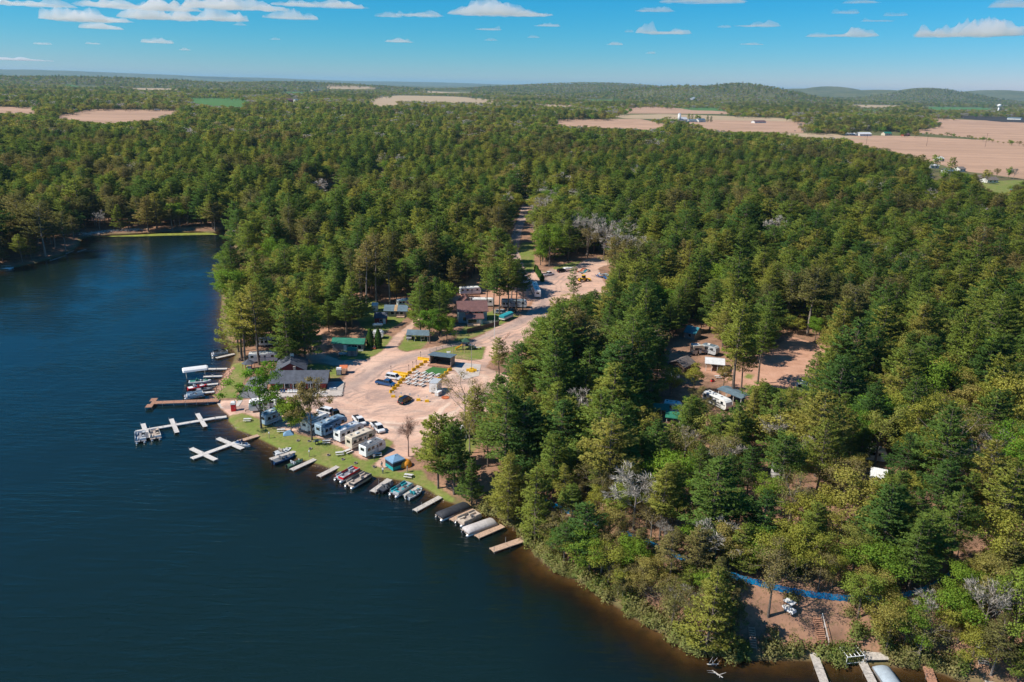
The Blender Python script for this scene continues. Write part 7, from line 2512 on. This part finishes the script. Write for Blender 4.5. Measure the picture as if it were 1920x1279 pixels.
far_house('white house with grey roof at the right field edge', (1828, 340), (1850, 342), 11, 3.2, 2.6, 'whitewall', 'brownroof', 'farmhouse')
far_house('white garage wing right of the grey roofed house', (1851, 343), (1871, 343), 9, 3.0, 2.4, 'whitewall', 'brownroof', 'garage')
far_house('white flat building among trees left of the grey roofed house', (1744, 316), (1760, 316), 12, 3.4, 1.0, 'whitewall', 'whiteroof')
far_house('blue grey roofed shed below the white flat building', (1726, 332), (1746, 333), 9, 3.0, 1.4, 'whitewall', 'slateroof')
far_house('dark red garage at the right frame edge', (1893, 362), (1912, 364), 9, 3.2, 2.2, 'redwall', 'slateroof', 'garage')
far_house('red roofed farm on the far valley slope', (1410, 193), (1425, 193), 24, 6, 6, 'whitewall', 'maroonroof')
far_house('long white warehouse below the water tower', (1845, 213), (1868, 213), 30, 9, 4, 'whitewall', 'whiteroof', 'warehouse')
far_house('white plant building right of the water tower', (1880, 212), (1912, 213), 34, 12, 4, 'whitewall', 'whiteroof', 'warehouse')
far_house('pale blue greenhouse shed on the dark field edge', (1888, 224), (1914, 225), 18, 5, 3, 'whitewall', 'slateroof')
for k, (x_, y_, w_) in enumerate(((1652, 214, 9), (1300, 183, 14), (1318, 182, 9), (1560, 214, 8), (1762, 302, 8), (1776, 326, 14), (1800, 322, 10), (1896, 205, 10), (1690, 212, 9), (1010, 186, 8), (60, 201, 9), (112, 148, 5))):
    far_house(['white house in the woods left of the plain', 'pale house group on the far slope, left one', 'pale house group on the far slope, right one', 'white house in the purple grey far wood', 'small white house behind the field corner pine', 'white roofed house below the field corner pine', 'grey house left of the right field house',
               'white block right of the water tower', 'pale barn beyond the wooded strip', 'white house behind the far pine wood', 'white house beside the left tilled field', 'white house on the left horizon'][k], (x_, y_), (x_ + w_, y_), 10 if y_ > 250 else 22, 3.2 if y_ > 250 else 7, 2.0 if y_ > 250 else 5, 'whitewall', ['brownroof', 'whiteroof', 'slateroof'][k % 3], 'farmhouse')
g, h = height_for((1871, 212), 197)
t = thing('water_tower', 'white water tower on the far right plain', 'water tower', g)
MB().tube((0, 0, -1), (0, 0, 30), 5, 3.5, 12).build('column', 'white', t, True)
MB().loft([[(math.cos(a) * q, math.sin(a) * q, z) for a in np.linspace(0, 2 * math.pi, 17)[:-1]] for q, z in ((3.5, 28), (9, 33), (10, 38), (8, 42), (1, 45))]).build('tank', 'white', t, True)
for k, (P, ty) in enumerate((((1624, 271), 252), ((1737, 274), 254), ((1847, 276), 250))):
    g, h = height_for(P, ty)
    t = thing('utility_pole', 'utility pole in the tilled field, %s from the left' % ('first', 'second', 'third')[k], 'utility pole', g, .3)
    MB().tube((0, 0, -1), (0, 0, h), .28, .2, 6).build('shaft', 'darkwood', t)
    MB().box(-1.6, 1.6, -.15, .15, h - 1.2, h - .9).build('cross_arm', 'darkwood', t)
for k, (A, B) in enumerate((((292, 207.5), (299, 207.5)), ((1022, 232), (1030, 232)))):
    m, rz, L = along(A, B)
    t = thing('box_truck', ['white truck on the road behind the left tilled field', 'white truck at the far field edge'][k], 'truck', m, rz)
    MB().box(-7, 3.5, -1.3, 1.3, 1, 4.0).build('box', 'white', t)
    MB().box(3.7, 6.2, -1.2, 1.2, .6, 3.0, .15).build('cab', 'carwhite', t)
    for x in (-5, -3.5, 4.8):
        for s in (-1, 1):
            wheel(t, x, s * 1.1, .5, .4)

# farm trees and a hedgerow between the tilled fields
for k, (kd, P, ty) in enumerate((('pine', (1291, 228), 213), ('pine', (1297, 227), 214), ('leaf_green', (1306, 227), 214), ('leaf_green', (1311, 227), 216), ('pine', (1326, 230), 217), ('pine', (1333, 230), 218), ('leaf_olive', (1268, 233), 226),
                                ('leaf_yellow', (1848, 345), 318), ('leaf_green', (1890, 335), 312), ('leaf_olive', (1868, 333), 315), ('leaf_green', (1766, 345), 315), ('leaf_olive', (1720, 330), 288), ('pine', (1780, 340), 295), ('leaf_yellow', (1752, 322), 290), ('bare', (1900, 336), 316))):
    hero(kd, 0, P, ty, ['first dark pine behind the farm barn', 'second dark pine behind the farm barn', 'round green tree left of the farmhouse', 'round green tree above the farmhouse', 'narrow pine right of the farmhouse', 'outermost pine right of the farmhouse', 'brown tree below the silo',
                        'yellow tree beside the grey roofed house', 'lime tree at the right field edge', 'brown tree behind the garage wing', 'green tree below the flat white building', 'brown tree left of the blue grey shed', 'tall pine at the field corner', 'yellow tree behind the flat white building', 'leafless tree at the right field edge'][k], proto=LOW[kd][0])
hl = [(1722, 252), (1770, 256), (1810, 260), (1860, 267), (1918, 275)]
for k in range(26):
    u = k / 25 * 3.999
    i = int(u)
    px_ = hl[i][0] + (hl[i + 1][0] - hl[i][0]) * (u - i) + random.uniform(-3, 3)
    py_ = hl[i][1] + (hl[i + 1][1] - hl[i][1]) * (u - i)
    kd = random.choice(['leaf_olive', 'leaf_yellow', 'leaf_green'])
    plant('hedge_bush', LOW[kd][0], ground(px_, py_), random.uniform(.25, .7), random.uniform(0, 6), 'bush in the hedgerow between the two right tilled fields', 'hedgerow bushes between the tilled fields', 'bush', 1.6)

# ------------------------------------------------------------------ clouds: real bodies of vapour far beyond the hills
m, nt, out = new_mat('cloud_vapour')
pv = node(nt, 'ShaderNodeVolumePrincipled')
pv.inputs['Color'].default_value = (1, 1, 1, 1)
pv.inputs['Density'].default_value = 0.0036
pv.inputs['Anisotropy'].default_value = 0.3
nt.links.new(pv.outputs[0], out.inputs['Volume'])
M['cloud'] = m
def cloud(px, py, wpx, hpx, k, alt=1500.0):
    """a flat-based heap of puffs whose base lies at alt"""
    x, y, z = ray(px, py + hpx / 2)
    t_ = (alt - CAM_H) / max(z, .012)
    D = t_ * math.hypot(x, y)
    c = Vector((x * t_, y * t_, alt))
    W = wpx / F_PX * D
    Hc = hpx / F_PX * D
    nu, nv = int(min(120, max(28, wpx * .7))), 26
    U, V = np.meshgrid(np.linspace(-1, 1, nu), np.linspace(-1, 1, nv), indexing='ij')
    sd_ = 700 + k * 3
    f = nu / 14.0
    lump = .5 + .8 * vnoise(U * f * .45 + k, V * 1.6, sd_)
    bil = 1 - np.abs(vnoise(U * f + k, V * 3, sd_ + 1))
    bil2 = 1 - np.abs(vnoise(U * f * 2.3 + k, V * 7, sd_ + 2))
    edge = 1 - (U * U) ** 1.3 - V * V * (.75 + .3 * vnoise(U * f * .7, V + k, sd_ + 5)) - .55 * np.abs(vnoise(U * f * .8 + 3, V * 2 + k, sd_ + 4))
    top_ = np.clip(edge, 0, 1) ** .45 * np.clip(lump, .12, 1.3) * (.5 + .4 * bil + .1 * bil2) * Hc
    bot_ = -np.clip(edge, 0, 1) ** .5 * Hc * .07 * (1 + vnoise(U * f, V * 4, sd_ + 6))
    vx, vy = U * W / 2, V * W * .2 + vnoise(U * 3, V * 2, sd_ + 7) * W * .03
    n_ = nu * nv
    vt = np.concatenate([np.stack([vx, vy, top_], 2).reshape(-1, 3), np.stack([vx, vy, bot_ - 2], 2).reshape(-1, 3)])
    i_, j_ = np.meshgrid(np.arange(nu - 1), np.arange(nv - 1), indexing='ij')
    a = (i_ * nv + j_).ravel()
    keep = (edge.ravel()[a] > 0) | (edge.ravel()[a + 1] > 0) | (edge.ravel()[a + nv] > 0) | (edge.ravel()[a + nv + 1] > 0)
    a = a[keep]
    tq = np.stack([a, a + nv, a + nv + 1, a + 1], 1)
    bq = np.stack([a, a + 1, a + nv + 1, a + nv], 1) + n_
    fs = tq.tolist() + bq.tolist()
    # close the rim
    cnt_ = {}
    for q_ in tq.tolist():
        for e0, e1 in zip(q_, q_[1:] + q_[:1]):
            cnt_[(e0, e1)] = 1
    fs += [[e1, e0, e0 + n_, e1 + n_] for (e0, e1) in cnt_ if (e1, e0) not in cnt_]
    ev = bpy.data.meshes.new('cloud')
    ev.from_pydata(vt.tolist(), [], fs)
    ev.update()
    ev.name = 'cloud'
    ev.materials.clear()
    ev.materials.append(M['cloud'])
    o = bpy.data.objects.new('cloud', ev)
    col.objects.link(o)
    o.location = c
    o.rotation_euler = (0, 0, -math.atan2(x, y))
    return o
CL = [(60, 2, 130, 16, 'white cloud cut by the top left corner'), (150, 26, 120, 24, 'puffed cloud below the top left corner'), (208, 32, 70, 16, 'right tail of the cloud below the top left corner'), (300, 22, 130, 26, 'left half of the large cloud bank in the upper left group'), (395, 24, 130, 24, 'right half of the large cloud bank in the upper left group'), (260, 6, 200, 18, 'left end of the long cloud bank on the upper left edge'), (430, 5, 200, 20, 'middle of the long cloud bank on the upper left edge'), (600, 3, 170, 16, 'right end of the long cloud bank on the upper left edge'),
      (546, 26, 95, 17, 'single white cloud right of the upper left bank'), (190, 49, 70, 9, 'thin grey cloud streak under the top left clouds'), (296, 74, 52, 12, 'small white cloud left of centre low in the sky'), (450, 43, 24, 8, 'tiny cloud under the upper left bank'),
      (347, 91, 20, 6, 'tiny cloud lowest in the left sky'), (727, 26, 52, 10, 'small flat cloud left of the twin clouds'), (787, 16, 85, 26, 'twin headed cloud left of the top centre cloud'), (935, 14, 190, 26, 'broad white cloud at the top centre'), (916, 49, 50, 13, 'small oval cloud below the top centre cloud'),
      (748, 72, 52, 13, 'small cloud in the centre left sky'), (1026, 46, 50, 6, 'thin flat cloud right of the oval cloud'), (1152, 80, 32, 8, 'small bright cloud low right of centre'), (1220, 97, 20, 6, 'tiny cloud lowest right of centre'), (1228, 15, 70, 12, 'flat cloud at the upper right of centre'),
      (1243, 51, 100, 22, 'ragged cloud heap right of centre'), (1420, 43, 80, 12, 'flat white cloud between the two right heaps'), (1358, 45, 25, 12, 'small puff left of the flat white cloud'), (1600, 56, 80, 22, 'bright cloud heap in the right sky'), (1538, 64, 50, 9, 'faint low cloud left of the bright heap'),
      (1586, 18, 45, 13, 'small cloud at the upper right'), (1645, 35, 52, 9, 'flat cloud above the bright heap'), (1680, 25, 38, 8, 'faint cloud right of the small upper right cloud'), (1815, 52, 160, 28, 'widest cloud heap in the right sky'), (1905, 5, 80, 14, 'cloud at the top right corner'),
      (1320, 0, 150, 8, 'cloud sliver on the top edge right of centre'), (1615, 1, 60, 8, 'cloud sliver on the top edge at right'), (40, 110, 90, 6, 'thin haze cloud low at the far left'), (175, 80, 24, 5, 'tiny streak in the left sky'), (515, 71, 20, 6, 'tiny cloud in the left centre sky'), (920, 73, 26, 5, 'tiny cloud below the oval cloud'), (1410, 81, 42, 5, 'thin streak in the right centre sky'), (1000, 68, 24, 5, 'tiny streak right of the oval cloud'),
      (1180, 57, 20, 6, 'tiny puff left of the ragged heap'), (1740, 66, 44, 7, 'low tail left of the widest right heap'), (80, 80, 26, 6, 'tiny cloud at the left sky edge')]
for k, (a_, b_, w_, h_, lb) in enumerate(CL):
    o = cloud(a_, b_, w_, h_, k)
    tag(o, lb, 'cloud')

# ------------------------------------------------------------------ air: thin haze over the whole country
m, nt, out = new_mat('haze_air')
pv = node(nt, 'ShaderNodeVolumePrincipled')
pv.inputs['Color'].default_value = (0.40, 0.70, 0.96, 1)
pv.inputs['Density'].default_value = 3.0e-5
pv.inputs['Anisotropy'].default_value = 0.1
nt.links.new(pv.outputs[0], out.inputs['Volume'])
M['haze'] = m
top = float(gz.max()) + 40
hz = MB().box(float(gx.min()) - 50, float(gx.max()) + 50, -420, float(gy.max()) + 50, -10.5, max(top, 140)).build('haze', 'haze')
hz['kind'] = 'stuff'
hz['label'] = 'thin blue air haze'
print('done')
